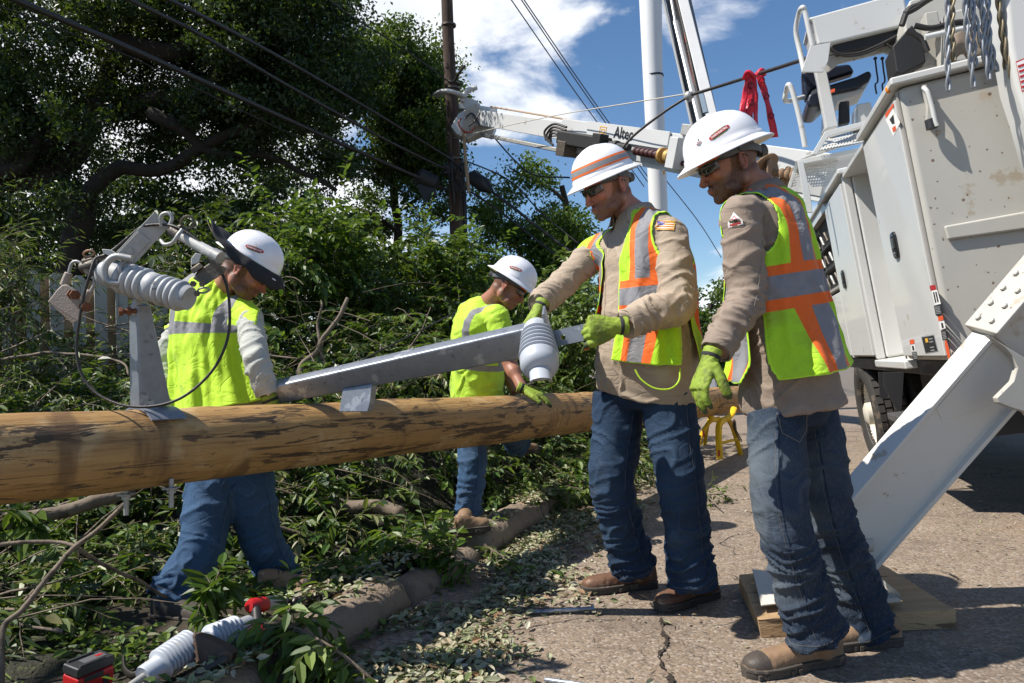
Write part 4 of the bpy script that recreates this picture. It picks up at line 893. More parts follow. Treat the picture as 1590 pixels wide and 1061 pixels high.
def collar(parent, m, Nk, up, f, r=0.072, h=0.042, seed=0.0, tilt=0.0, open_=0.5):
    """folded shirt collar standing round the neck"""
    up = U(up); f = Vector(f); f = (f - up * f.dot(up)).normalized(); l = up.cross(f); mb = MB(); n = 48; rows = []
    for (rr, z) in ((r, -0.012), (r * 0.99, h * 0.6), (r * 1.0, h), (r * 1.08, h * 0.99), (r * 1.26, h * 0.35), (r * 1.42, -h * 0.15)):
        row = []
        for j in range(n + 1):
            a = open_ + (2 * math.pi - 2 * open_) * j / n; fr = max(0, math.cos(a)) ** 2
            zz = z - 0.028 * fr * (1 if z > 0 else 0.6) - (0.022 * fr if rr > r * 1.2 else 0); row.append(Vector(Nk) + f * (rr * math.cos(a) * 1.04 + 0.006) + l * (rr * math.sin(a)) + up * zz)
        rows.append(row)
    V = np.array([tuple(p) for r_ in rows for p in r_]); V += gnoise(V * 30 + seed)[:, None] * 0.003
    F = np.array([(i * (n + 1) + j, i * (n + 1) + j + 1, (i + 1) * (n + 1) + j + 1, (i + 1) * (n + 1) + j) for i in range(5) for j in range(n)])
    return quads_obj('collar', V, F, m, parent, dict(wr=np.zeros(len(V))), solidify=0.003)
# ================================================================ the four workers
PROF = [(-0.16, 0.205, 0.150, 0.0), (-0.05, 0.195, 0.148, 0.005), (0.10, 0.185, 0.148, 0.012), (0.30, 0.180, 0.146, 0.015), (0.50, 0.187, 0.143, 0.008), (0.68, 0.192, 0.135, 0.0), (0.80, 0.185, 0.118, -0.004), (0.90, 0.135, 0.092, -0.004), (0.97, 0.085, 0.078, 0.0), (1.03, 0.062, 0.065, 0.004)]
def prof(k=1.0, kd=None, belly=0.0, hem=-0.16): 
    kd = kd or k; return [(t if t > -0.1 else hem, w_ * k, (d + (belly * math.exp(-((t - 0.12) / 0.22) ** 2))) * kd, o + belly * 0.6 * math.exp(-((t - 0.12) / 0.22) ** 2)) for t, w_, d, o in PROF]

# ---- right-hand worker, his left side to us, looking down
def man_right():
    foot = Pz(1275, 1040, 0); t = thing('person', 'man at right in plain white hard hat, orange-striped vest and brown shirt, glove hanging loose', 'person', foot)
    hc = P(1133, 258, 2.60); Rm = head_frame(hc, (-0.90, -0.13, -0.30), (-0.07, 0, 1)); Nk = P(1178, 298, 2.63); Cc = P(1199, 410, 2.62); Hc = P(1228, 590, 2.62); fC = Vector((-0.86, 0.30, 0)); fH = Vector((-0.93, 0.1, 0))
    SL = P(1150, 335, 2.45); EL = P(1160, 462, 2.42); WL = P(1112, 546, 2.33); SR = P(1210, 325, 2.82); ER = P(1182, 440, 2.93); WR = P(1140, 540, 2.90)
    HL, KL, AL = P(1204, 645, 2.54), P(1213, 800, 2.41), P(1268, 965, 2.43); HR, KR, AR = P(1258, 628, 2.72), P(1288, 800, 2.66), P(1352, 965, 2.66)
    body(t, M_SKINA, hc, Rm, Nk, Cc, Hc, [(SL, EL, WL), (SR, ER, WR)], [(HL, KL, AL), (HR, KR, AR)], 1.02, beard=1.0, hair=0.75)
    rim = hc + Rm @ Vector((0, 0.0, 0.046)); RmH = Rm @ Matrix.Rotation(R(-3), 3, 'X'); sh, bv = hard_hat(t, rim, RmH, 1.03, logo_az=156); hat_small_mark(sh, bv, rim, RmH, 1.03, 122, 'lines')
    sunglasses(t, hc, Rm, 1.02)
    pr = [(t_, w_ * (1.05 if t_ < 0.2 else 1.0), d_ * (1.16 if t_ < 0.05 else 1), o_ + (0.012 if t_ < 0.05 else 0)) for t_, w_, d_, o_ in prof(0.96, 1.0, belly=-0.004, hem=-0.14)]
    so_, V, F, tb, pt, tan = shirt(t, M_SHIRT2, Hc, Cc, Nk, fH, fC, pr, [(SL, EL, WL, (0.068, 0.067, 0.062, 0.056, 0.046, 1)), (SR, ER, WR, (0.068, 0.076, 0.070, 0.062, 0.052, 1))], seed=2.7, amp=(0.004, 0.008, 0.011, 0.010), t_amp=0.005)
    collar(t, M_SHIRT2, Nk - Vector((0, 0, 0.005)), (-0.18, 0, 1), fC, 0.070, 0.030, 1.0)
    bvs = BVHTree.FromPolygons([tuple(v) for v in V], [tuple(f) for f in F.tolist()])
    hh = bvs.ray_cast(Vector((0, 0, EYE)), (P(1141, 344, 2) - Vector((0, 0, EYE))).normalized()); nn_ = (hh[1] + Vector((0, -0.5, 0))).normalized(); o = hh[0]; rt = Vector((0, 0, 1)).cross(nn_); tri = poly2d([(-0.024, -0.015), (0.024, -0.015), (0.024, -0.002), (0, 0.032), (-0.024, -0.002)])
    tv, tf = text2d('Bulwark', 0.0125, bold=0.0004)
    decal('shirt_patch', [tri + (0,), poly2d([(-0.0085, 0.006), (0.0085, 0.006), (0, 0.020)]) + (1,), poly2d([(-0.004, 0.0075), (0.004, 0.0075), (0, 0.0145)]) + (0,), (*(lambda q: ([(x * 0.85, y + 0.0005) for x, y in q[0]], q[1]))((tv, tf)), 2), rect2d(-0.018, -0.0125, 0.018, -0.0065, 6, 1) + (1,)], o, rt, (-0.08, 0, 1), so_, bvs, 0.06, R(6), 0.0005, [M_WHITE, M_RED, M_INK], base=0.0035)
    q = MB(); out = []
    for a, b_ in ((1190, 302), (1187, 335), (1184, 375), (1181, 415), (1176, 455), (1166, 490), (1150, 525)):
        h = bvs.ray_cast(Vector((0, 0, EYE)), (P(a, b_, 3) - Vector((0, 0, EYE))).normalized())
        if h[0] and h[0].y < 2.62: out.append(h[0] + h[1] * 0.0003)
    if len(out) > 3: q.tube(spline(out, 4), 0.0013, 6); q.build('sleeve_seam', M_THREAD, so_)
    Lsp = (Nk - Hc).length; mv = mat_vest('vest_orange_right', (0.235, 0.066), 0.118, 0.050)
    vest(t, mv, tb, pt, tan, fC, 0.03, 0.72, Lsp, seed=4.1, flare=0.045, slit=9, fold=0.012, arm_c=(-9, 21), slit_at=66, top=0.115)
    glove(t, P(1103, 556, 2.31), P(1078, 622, 2.28) - P(1103, 556, 2.31), (0.85, 0.35, -0.12), -1, (0.42, 0.38, 0.40, 0.46), 0.05, (0.55, 0.55, 0.35), s=1.0)
    jo, JV, JF = jeans(t, M_DENIM_F, Hc - Vector((0, 0, 0.055)), fH, [(HL, KL, AL + Vector((0.0, 0, -0.055))), (HR, KR, AR + Vector((0.0, 0, -0.045)))], w=0.160, dp=0.125, seed=1.3, radii=(0.094, 0.096, 0.086, 0.083, 0.091), zt=0.06)
    g = Pz(1262, 1040, 0)
    boot(t, AL - Vector((0, 0, 0.0)), Pz(1303, 1026, 0), Pz(1155, 1052, 0), M_BOOT2, 1.04, toecap=True); boot(t, AR, Pz(1395, 999, 0), Pz(1262, 1008, 0), M_BOOT2, 1.04, toecap=True)
    # watch pocket stitching on the seat
    jb = BVHTree.FromPolygons([tuple(v) for v in JV], [tuple(f) for f in JF.tolist()]); pk = MB(); poly = [(-0.065, 0.05), (0.065, 0.055), (0.06, -0.05), (0.0, -0.085), (-0.058, -0.055), (-0.065, 0.05)]; pts = []
    for i in range(5):
        for k in range(5):
            x = poly[i][0] + (poly[i + 1][0] - poly[i][0]) * k / 5; y = poly[i][1] + (poly[i + 1][1] - poly[i][1]) * k / 5; p = P(1268, 650, 2.3) + Vector((x * 0.9, 0, y)); h = jb.ray_cast(p, Vector((-0.1, 1, 0)), 1.0)
            if h[0]: pts.append(h[0] - Vector((0, 0.0015, 0)))
    if len(pts) > 5: pk.tube(pts, 0.0014, 5); pk.build('back_pocket', M_THREAD, jo)
    return t
# ---- middle worker holding the bracket's end
def man_middle():
    foot = Pz(1010, 930, 0); t = thing('person', 'man in hard hat with orange and grey stripes gripping the grey beam in both hands', 'person', foot)
    hc = P(944, 293, 3.12); Rm = head_frame(hc, (-0.80, -0.42, -0.34), (-0.05, 0, 1)); Nk = P(984, 338, 3.14); Cc = P(1005, 440, 3.10); Hc = P(1006, 580, 3.14); fC = Vector((-0.86, -0.50, 0)); fH = Vector((-0.75, -0.66, 0))
    SL = P(1040, 368, 2.98); EL = P(1052, 472, 2.86); WL = P(972, 502, 2.74); SR = P(925, 392, 3.26); ER = P(868, 446, 3.20); WR = P(836, 474, 3.06)
    HR, KR, AR = P(962, 612, 3.22), P(951, 755, 3.20), P(984, 868, 3.30); HL, KL, AL = P(1036, 612, 3.06), P(1056, 750, 2.98), P(1076, 888, 3.06)
    body(t, M_SKINB, hc, Rm, Nk, Cc, Hc, [(SL, EL, WL), (SR, ER, WR)], [(HL, KL, AL), (HR, KR, AR)], 1.05, beard=0.85, hair=0.75, jaw=1.12)
    rim = hc + Rm @ Vector((0, 0.0, 0.048)); RmH = Rm @ Matrix.Rotation(R(-1), 3, 'X'); hard_hat(t, rim, RmH, 0.99, stripes=True, logo_az=178); sunglasses(t, hc, Rm, 1.05)
    pr = [(t_, w_ * (1.10 if t_ < 0.2 else 1.0), d_ * (1.05 if t_ < 0.2 else 1), o_) for t_, w_, d_, o_ in prof(1.05, 1.08, belly=0.018, hem=-0.12)]
    so_, V, F, tb, pt, tan = shirt(t, M_SHIRT, Hc, Cc, Nk, fH, fC, pr, [(SL, EL, WL, (0.075, 0.077, 0.073, 0.064, 0.048, 1)), (SR, ER, WR, (0.069, 0.063, 0.059, 0.054, 0.047, 1))], seed=7.7, amp=(0.005, 0.009, 0.012, 0.011), t_amp=0.006)
    collar(t, M_SHIRT, Nk - Vector((0, 0, 0.002)), (-0.12, 0, 1), fC, 0.078, 0.046, 1.0, open_=0.62)
    bvs = BVHTree.FromPolygons([tuple(v) for v in V], [tuple(f) for f in F.tolist()])
    # flag patch on the sleeve
    hh = bvs.ray_cast(Vector((0, 0, EYE)), (P(1033, 350, 2) - Vector((0, 0, EYE))).normalized()); nn_ = (hh[1] + Vector((0, -0.5, 0))).normalized(); o = hh[0]; lay = [rect2d(-0.037, -0.020, 0.037, 0.020, 8, 4) + (0,)]
    for k in range(7): lay.append(rect2d(-0.034, -0.0175 + k * 0.005, 0.034, -0.015 + k * 0.005, 8, 1) + (1 if k % 2 == 0 else 2,))
    lay.append(rect2d(-0.034, -0.001, -0.004, 0.0175, 4, 2) + (3,))
    for a in range(4):
        for b_ in range(3): lay.append(disc2d(-0.030 + a * 0.0075, 0.0025 + b_ * 0.0058, 0.0013, 6) + (2,))
    decal('flag_patch', lay, o, Vector((0, 0, 1)).cross(nn_), (0.0, 0, 1), so_, bvs, 0.06, R(-8), 0.0001, [M_YEL, M_RED, M_WHITE, M_BLUE], base=0.004)
    bt = MB()
    for py in (405, 437, 472, 542, 570):
        d = (P(931 if py < 520 else 926, py, 3) - Vector((0, 0, EYE))).normalized(); h = bvs.ray_cast(Vector((0, 0, EYE)), d)
        if h[0]: bt.cyl(h[0] - h[1] * 0.001, h[0] + h[1] * 0.0025, 0.0052, 12)
    if bt.v: bt.build('button', M_BUTTON, so_)
    # placket edge and chest pocket drawn as raised seams
    def onshirt(pxs, r=0.0012, name='placket'):
        q = MB(); out = []
        for (a, b_) in pxs:
            d = (P(a, b_, 3) - Vector((0, 0, EYE))).normalized(); h = bvs.ray_cast(Vector((0, 0, EYE)), d)
            if h[0]: out.append(h[0] + h[1] * 0.0004)
        if len(out) > 2: q.tube(spline(out, 4), r, 6); q.build(name, M_SHIRT, so_, attrs=dict(wr=np.zeros(len(q.v))))
    onshirt([(944, 365), (941, 400), (940, 440), (939, 480), (936, 530), (936, 598)]); onshirt([(925, 372), (923, 400), (922, 440), (921, 470)])
    onshirt([(911, 398), (924, 394), (925, 420), (918, 430), (910, 424), (911, 398)], 0.0013, 'chest_pocket')
    Lsp = (Nk - Hc).length; mv = mat_vest('vest_orange_middle', (0.215, 0.060), 0.125, 0.048)
    vest(t, mv, tb, pt, tan, fC, 0.10, 0.72, Lsp, seed=9.1, flare=0.022, slit=9, fold=0.009, arm_c=(4, 31), front_skew=-10, ow=20)
    mb = MB(); mb.tube(spline([P(986, 574, 2.86), P(996, 590, 2.85), P(1016, 603, 2.84), P(1040, 604, 2.84), P(1054, 592, 2.86), P(1056, 572, 2.88)], 6), 0.0035, 8); mb.build('vest_tie', mat('lime_cord', (0.40, 0.62, 0.03), 0.7), t)
    glove(t, P(962, 506, 2.72), P(900, 508, 2.70) - P(962, 506, 2.72), (-0.30, 0.90, -0.25), -1, ((0.75, 1.0, 0.7), (0.85, 1.1, 0.7), (0.9, 1.1, 0.8), (0.9, 1.1, 0.8)), 0.03, (0.42, 0.10, 0.2), s=1.04)
    glove(t, P(838, 478, 3.02), Vector((-0.45, -0.35, -0.62)), (-0.25, -0.30, -0.9), 1, ((0.6, 1.0, 0.7),) * 4, 0.03, (0.5, 0.4, 0.4), s=1.04)
    jeans(t, M_DENIM_D, Hc - Vector((0, 0, 0.045)), fH, [(HR, KR, AR + Vector((0.0, 0, -0.045))), (HL, KL, AL + Vector((0.0, 0, -0.045)))], w=0.190, dp=0.150, seed=5.3, radii=(0.114, 0.106, 0.094, 0.091, 0.099))
    boot(t, AR, Pz(1018, 910, 0), Pz(903, 921, 0), M_BOOT, 1.04); boot(t, AL, Pz(1110, 925, 0), Pz(1020, 950, 0), M_BOOT, 1.04)
    return t
# ---- bent worker stepping by the pole, in a lime T-shirt
def man_bent():
    foot = Pz(730, 826, 0.13); t = thing('person', 'bent man in lime T-shirt and white hard hat, gloved hand resting on the wooden pole', 'person', foot)
    hc = P(789, 446, 4.40); Rm = head_frame(hc, (0.74, -0.12, -0.52), (0.25, 0, 1)); Nk = P(757, 474, 4.50); Cc = P(738, 528, 4.52); Hc = P(740, 640, 4.56); fC = Vector((0.86, 0.30, 0)); fH = Vector((0.9, 0.25, 0))
    SR = P(772, 492, 4.34); ER = P(792, 566, 4.28); WR = P(811, 603, 4.17); SL = P(742, 492, 4.72); EL = P(775, 560, 4.75); WL = P(800, 610, 4.6)
    HRr, KR, AR = P(732, 655, 4.50), P(733, 735, 4.40), P(724, 808, 4.42); HL, KL, AL = P(762, 655, 4.66), P(790, 672, 4.40 + 0.42), P(806, 690, 5.05)
    body(t, M_SKINA, hc, Rm, Nk, Cc, Hc, [(SR, ER, WR), (SL, EL, WL)], [(HRr, KR, AR), (HL, KL, AL)], 1.0, beard=0.35, hair=0.7, voxel=0.006, arm_r=(0.050, 0.046, 0.043, 0.031))
    rim = hc + Rm @ Vector((0, 0.0, 0.050)); hard_hat(t, rim, Rm @ Matrix.Rotation(R(0), 3, 'X'), 1.0, logo_az=0); sunglasses(t, hc, Rm, 1.0)
    pr = prof(0.98, 1.06, hem=-0.06)
    so_, V, F, tb, pt, tan = shirt(t, mat_vest('lime_t_shirt', (0.235, 0.034), 0.115, 0.036, orange=False, lime=(0.56, 0.88, 0.05)), Hc, Cc, Nk, fH, fC, pr, [(SR, SR.lerp(ER, 0.62), SR.lerp(ER, 0.80), (0.074, 0.072, 0.070, 0.069, 0.068)), (SL, SL.lerp(EL, 0.5), SL.lerp(EL, 0.7), (0.072, 0.070, 0.068, 0.066, 0.065))], voxel=0.009, seed=3.3, name='t_shirt', amp=(0.004, 0.005, 0.006, 0.005), t_amp=0.009)
    me = so_.data; Vw = V; Lsp = (Nk - Hc).length; ax = np.array((Nk - Hc).normalized()); lf = np.array(Vector(ax).cross(fC).normalized()); rel = Vw - np.array(Hc)
    hz = rel @ ax; lx = np.abs(rel @ lf); lx = np.where(hz < 0.18, 9, lx); arm = np.linalg.norm(Vw - np.array(SR.lerp(ER, 0.45)), axis=1); hz2 = np.where(lx < 9, hz, hz) - 0.06
    for k, a in (('lx', lx), ('hz', hz2), ('edge', np.zeros(len(Vw)))):
        at = me.attributes.new(k, 'FLOAT', 'POINT'); at.data.foreach_set('value', a.astype(np.float32))
    glove(t, P(812, 604, 4.15), Vector((0.62, -0.05, -0.26)), (0.0, 0.1, -1), 1, (0.25, 0.28, 0.32, 0.38), 0.16, (0.5, 0.1, 0.2), s=1.05, voxel=0.004)
    jeans(t, M_DENIM_B, Hc - Vector((0, 0, 0.02)), fH, [(HRr, KR, AR + Vector((0, 0, -0.03))), (HL, KL, AL)], w=0.165, dp=0.13, seed=8.3, voxel=0.009, radii=(0.100, 0.092, 0.080, 0.078, 0.084))
    boot(t, AR, Pz(708, 829, 0.13), Pz(760, 822, 0.13), M_BOOT2, 1.0); boot(t, AL, P(800, 708, 5.15), P(832, 702, 5.35), M_BOOT2, 1.0)
    return t
# ---- left worker with his back to us
def man_back():
    foot = Pz(345, 945, 0.08); t = thing('person', 'man seen from behind in plain lime vest, dark sunshade round his white hard hat', 'person', foot)
    hc = P(380, 420, 3.22); Rm = head_frame(hc, (0.74, 0.12, -0.55), (0.30, 0, 1)); Nk = P(352, 446, 3.30); Cc = P(332, 520, 3.32); Hc = P(352, 668, 3.28); fC = Vector((0.30, 0.92, 0)); fH = Vector((0.6, 0.8, 0))
    SR = P(388, 494, 3.20); ER = P(398, 562, 3.04); WR = P(416, 612, 3.04); SL = P(286, 502, 3.42); EL = P(250, 565, 3.36); WL = P(252, 640, 3.20)
    HL, KL, AL = P(338, 705, 3.30), P(312, 850, 3.12), P(266, 925, 3.00); HRr, KR, AR = P(376, 705, 3.28), P(404, 830, 3.30), P(432, 894, 3.40)
    body(t, M_SKINB, hc, Rm, Nk, Cc, Hc, [(SR, ER, WR), (SL, EL, WL)], [(HL, KL, AL), (HRr, KR, AR)], 1.0, beard=1.0, hair=1.0, voxel=0.0052)
    rim = hc + Rm @ Vector((0, 0.0, 0.046)); RmH = Rm @ Matrix.Rotation(R(2), 3, 'X'); sh, bv = hard_hat(t, rim, RmH, 0.95, logo_az=4); sunglasses(t, hc, Rm, 1.0)
    # the stretched sunshade: dark outside, lime under
    n = 80; V = []; c = rim
    for k in range(9):
        u = k / 8
        for j in range(n):
            az = 2 * math.pi * j / n; back = max(0, -math.sin(az)); front = max(0, math.sin(az)); r = 0.118 + u * (0.050 + 0.055 * back + 0.004 * front); z = 0.014 - 0.055 * u * u * (1 - 0.4 * back) + 0.085 * u * back + 0.010 * u * math.sin(5 * az + 1) + 0.006 * u * math.sin(11 * az); V.append(tuple(c + RmH @ Vector((r * math.cos(az), r * 1.12 * math.sin(az), z))))
    F = [(k * n + j, k * n + (j + 1) % n, (k + 1) * n + (j + 1) % n, (k + 1) * n + j) for k in range(8) for j in range(n)]
    mb = MB(); mb.add(V, F); o = mb.build('sunshade', [mat('lime_lining', (0.42, 0.75, 0.05), 0.7), mat('black_fabric', (0.014, 0.014, 0.016), 0.8)], t, angle=180)
    s_ = o.modifiers.new('s', 'SOLIDIFY'); s_.thickness = 0.003; s_.offset = 1; s_.material_offset = 1; s_.material_offset_rim = 1
    pr = prof(1.0, 0.95, hem=-0.02)
    so_, V, F, tb, pt, tan = shirt(t, M_GREYSHIRT, Hc, Cc, Nk, fH, fC, pr, [(SR, ER, WR, (0.057, 0.057, 0.052, 0.048, 0.042, 1)), (SL, EL, WL, (0.057, 0.057, 0.052, 0.048, 0.042, 1))], voxel=0.0085, seed=1.9, amp=(0.004, 0.008, 0.012, 0.012))
    Lsp = (Nk - Hc).length; mv = mat_vest('vest_lime_plain', (0.300, 0.050), 0.115, 0.052, orange=False, lime=(0.62, 0.92, 0.03))
    vest(t, mv, tb, pt, tan, fC, 0.07, 0.74, Lsp, seed=6.6, flare=0.055, slit=0, fold=0.011, arm_c=(2, 18), top=0.045, off=0.017)
    g = glove(t, WR + Vector((0.01, 0, -0.03)), Vector((0.3, 0.1, -0.9)), (-0.4, 0.6, 0), 1, (0.8, 0.8, 0.8, 0.8), 0.05, s=1.0, voxel=0.005); glove(t, WL, Vector((0.1, 0, -1)), (0.3, 0.6, 0), -1, (0.6, 0.6, 0.6, 0.6), 0.05, s=1.0, voxel=0.005)
    jeans(t, M_DENIM_B, Hc - Vector((0, 0, 0.02)), fH, [(HL, KL, AL + Vector((-0.01, 0, -0.02))), (HRr, KR, AR + Vector((0.01, 0, -0.02)))], w=0.175, dp=0.135, seed=4.3, voxel=0.008, radii=(0.115, 0.106, 0.094, 0.088, 0.092))
    boot(t, AL, Pz(240, 962, 0.07), Pz(330, 968, 0.07), M_SOLE, 1.0); boot(t, AR, Pz(402, 922, 0.09), Pz(492, 918, 0.09), M_BOOT2, 1.0, toecap=True)
    return t
man_right(); man_middle(); man_bent(); man_back()
# ================================================================ brackets, insulators and tools
M_GALV = mat('galvanized_steel', (0.235, 0.255, 0.290), 0.42, 0.55, var=0.28, vs=22, bump=0.12, bs=120, spots=[((0.38, 0.40, 0.43), 0.56, 9), ((0.17, 0.18, 0.20), 0.60, 30)])
M_GALVL = mat('weathered_grey_steel', (0.36, 0.36, 0.35), 0.5, 0.4, var=0.25, vs=20, bump=0.15, bs=90, spots=[((0.24, 0.21, 0.17), 0.60, 14)])
M_BRONZE = mat('dark_bronze', (0.105, 0.090, 0.075), 0.5, 0.5, var=0.4, vs=30, bump=0.4, bs=140, spots=[((0.19, 0.15, 0.11), 0.57, 30)])
M_RUST = mat('rusty_bolt', (0.165, 0.062, 0.028), 0.8, 0.2, var=0.5, vs=40, bump=0.6, bs=200)
M_POLY = mat('grey_polymer', (0.37, 0.385, 0.40), 0.5, var=0.08, vs=12, bump=0.05, spots=[((0.27, 0.26, 0.24), 0.62, 20)])
M_POLYL = mat('pale_polymer', (0.40, 0.43, 0.48), 0.42, var=0.05, bump=0.04, spots=[((0.42, 0.40, 0.36), 0.64, 18)])
M_TAN = mat('tan_cast_clamp', (0.33, 0.275, 0.235), 0.7, 0.2, var=0.2, vs=25, bump=0.4, bs=160)
M_CABLE = mat('black_cable', (0.020, 0.017, 0.015), 0.5, var=0.3, bump=0.3, bs=200)
def rib_profile(r0, r1, h0, h1, n, p=5):
    out = []
    for i in range(n * p + 1):
        u = i / p - int(i / p); out.append((r0 + (r1 - r0) * (math.sin(math.pi * u) ** 0.7 if u else 0), h0 + (h1 - h0) * i / (n * p)))
    return out
def bolt(a, b, r, parent, m=None, head=True, name='bolt', nut=False):
    a, b = Vector(a), Vector(b); ax = (b - a).normalized(); mb = MB(); mb.cyl(a, b, r, 14)
    if head: mb.tube([b - ax * r * 0.2, b + ax * r * 1.3], r * 1.9, 6)
    if nut: mb.tube([a + ax * r * 2.0, a + ax * r * 3.4], r * 1.9, 6)
    return mb.build(name, m or M_GALV, parent, angle=30)
def post_bracket(parent, Pb, Pt, wb, wt, depth, rad, centre, m):
    """tapered folded post standing on a plate curved over the log"""
    Pb, Pt = Vector(Pb), Vector(Pt); up = (Pt - Pb).normalized(); x = (ld - up * ld.dot(up)).normalized(); y = up.cross(x); mb = MB(); rg = []
    for (c, w_, dd) in ((Pb, wb, depth * 1.35), (Pt, wt, depth)):
        h = w_ / 2; d2 = dd / 2; ch = 0.006; rg.append([c + x * a + y * b for a, b in ((-h + ch, -d2), (h - ch, -d2), (h, -d2 + ch), (h, d2 - ch), (h - ch, d2), (-h + ch, d2), (-h, d2 - ch), (-h, -d2 + ch))])
    mb.rings(rg); mb.build('tapered_post', m, parent, angle=25, bevel=0.0015)
    sd = MB(); rows = []; ctr = Vector(centre); yy = Vector((0, 0, 1)).cross(ld).normalized(); zz = ld.cross(yy) * -1; zz = zz if zz.z > 0 else -zz
    for th_ in (rad + 0.002, rad + 0.009):
        for u in (-0.062, 0.062):
            rows.append([ctr + ld * u + yy * (math.sin(a) * th_) + zz * (math.cos(a) * th_) for a in [R(-46 + 92 * i / 16) for i in range(17)]])
    a0, a1, b0, b1 = rows; n = 17; vs = a0 + a1 + b0 + b1; fs = []
    for i in range(n - 1): fs += [(i, i + 1, n + i + 1, n + i), (2 * n + i, 3 * n + i, 3 * n + i + 1, 2 * n + i + 1), (i, 2 * n + i, 2 * n + i + 1, i + 1), (n + i, n + i + 1, 3 * n + i + 1, 3 * n + i)]
    fs += [(0, n, 3 * n, 2 * n), (n - 1, 3 * n - 1, 4 * n - 1, 2 * n - 1)]; sd.add(vs, fs); sd.build('curved_base_plate', m, parent, angle=30)
    return x, y, up
# ---- cutout switch on its post at left
def cutout_assembly():
    lc, lr = log_top(232); d = 2.44; t = thing('pole_bracket', 'grey steel post with ribbed insulator and switch arm, standing on the pole at left', 'bracket', lc + Vector((0, 0, lr)))
    Q = lambda x, y, dd=0.0: P(x, y, d + dd)
    zz = Vector((0, 0, 1)); pb = lc + zz * (lr + 0.006)
    post_bracket(t, pb, Q(217, 474), 0.112, 0.050, 0.050, lr, lc, M_GALV)
    mb = MB(); a, b = Q(167, 424), Q(294, 464, -0.06); ax = (b - a).normalized(); Lg = (b - a).length
    pr_ = [(0.002, -0.028), (0.030, -0.026), (0.045, -0.014), (0.050, 0.0)] + rib_profile(0.0465, 0.0600, 0.055, 0.055 + (Lg - 0.055) * 0.40, 4) + [(0.052, 0.055 + (Lg - 0.055) * 0.40 + 0.004), (0.052, 0.055 + (Lg - 0.055) * 0.54)] + rib_profile(0.0455, 0.056, 0.055 + (Lg - 0.055) * 0.56, Lg - 0.022, 4) + [(0.045, Lg - 0.012), (0.041, Lg), (0.002, Lg + 0.001)]
    mb.lathe([(r * 0.92, h) for r, h in pr_], a, ax, 36); ins = mb.build('ribbed_insulator', M_POLY, t, angle=60)
    tv, tf = text2d('05 12', 0.013, bold=0.0003); upv = (Vector((0, -0.3, 1)) - ax * Vector((0, -0.3, 1)).dot(ax)).normalized()
    mid = a + ax * (0.055 + (Lg - 0.055) * 0.47) ; bvI = bvh_of(mb); tocam = (Vector((0, 0, EYE)) - mid).normalized(); rt = ax.cross(tocam) ; decal('mould_numbers', [(tv, tf, 0)], mid + tocam * 0.06 - rt * 0.008, ax * -1 if False else rt, ax * -1 if rt.cross(-ax).dot(tocam) > 0 else ax, ins, bvI, 0.1, R(20), mats=[M_INK], base=0.0006)
    # clevis loop round the insulator's head
    mb = MB(); c = Q(172, 423, -0.045); mb.tube(spline([Q(205, 402, -0.055), Q(178, 399, -0.06), Q(163, 415, -0.065), Q(166, 436, -0.065), Q(186, 441, -0.06)], 5), 0.011, 12); mb.tube(spline([Q(196, 404, -0.03), Q(186, 412, -0.06), Q(188, 425, -0.06), Q(197, 430, -0.04)], 4), 0.007, 10); mb.build('clevis_loop', M_GALVL, t)
    # link between insulator and post
    mb = MB(); mb.tube([Q(224, 452, -0.0), Q(214, 466, -0.02), Q(206, 490, -0.03)], [(0.007, 0.016)] * 3, 8); lk = mb.build('strap_link', M_GALVL, t); bolt(Q(212, 483, -0.03), Q(190, 484, -0.05), 0.008, t, M_RUST, nut=True)
    # channel arm
    a, b = Q(194, 402, -0.02), Q(252, 340, 0.02); ax = (b - a).normalized(); view = (Q(220, 370) - Vector((0, 0, EYE))).normalized(); x = ax.cross(view).normalized(); n = x.cross(ax).normalized(); mb = MB()
    w_, dp, th_ = 0.032, 0.042, 0.005
    prf = [(-w_, 0), (w_, 0), (w_, dp), (w_ - th_, dp), (w_ - th_, th_), (-w_ + th_, th_), (-w_ + th_, dp), (-w_, dp)]; s_ = 1 if n.dot(view) > 0 else -1
    Rz = lambda c, q=1.0: [c + (x * px_ * q + n * (py_ * s_)) for px_, py_ in prf]
    mb.rings([Rz(a), Rz(b)]); ch = mb.build('channel_arm', M_GALVL, t, angle=25, bevel=0.0012)
    mb = MB(); m0 = a.lerp(b, 0.52); mb.box(a.lerp(b, 0.27) - n * s_ * 0.0045 + x * 0.004, (0.046, (b - a).length * 0.55, 0.006), Matrix((x, ax, n)).transposed()); mb.build('splice_plate', M_GALVL, t, bevel=0.001)
    for f_, xx in ((0.16, 0.006), (0.44, -0.006), (0.84, -0.004)): 
        c = a.lerp(b, f_) + x * xx; bolt(c + n * s_ * 0.003, c - n * s_ * (0.012 if f_ < .3 else 0.008), 0.0065 if f_ < .3 else 0.0035, t, M_GALVL)
    mb = MB(); mb.prism([Q(158, 387, -0.03), Q(172, 388, -0.03), Q(197, 403, -0.03), Q(203, 408, -0.03), Q(192, 409, -0.03), Q(160, 393, -0.03)], view * 0.03); mb.build('angle_lug', M_GALVL, t, bevel=0.0015)
    # hook and ring at the top
    mb = MB(); mb.tube(spline([Q(251, 352, 0.0), Q(250, 336, -0.01), Q(260, 331, -0.01), Q(267, 338, -0.01), Q(264, 349, -0.01)], 5), 0.0062, 10); mb.build('top_hook', M_GALVL, t)
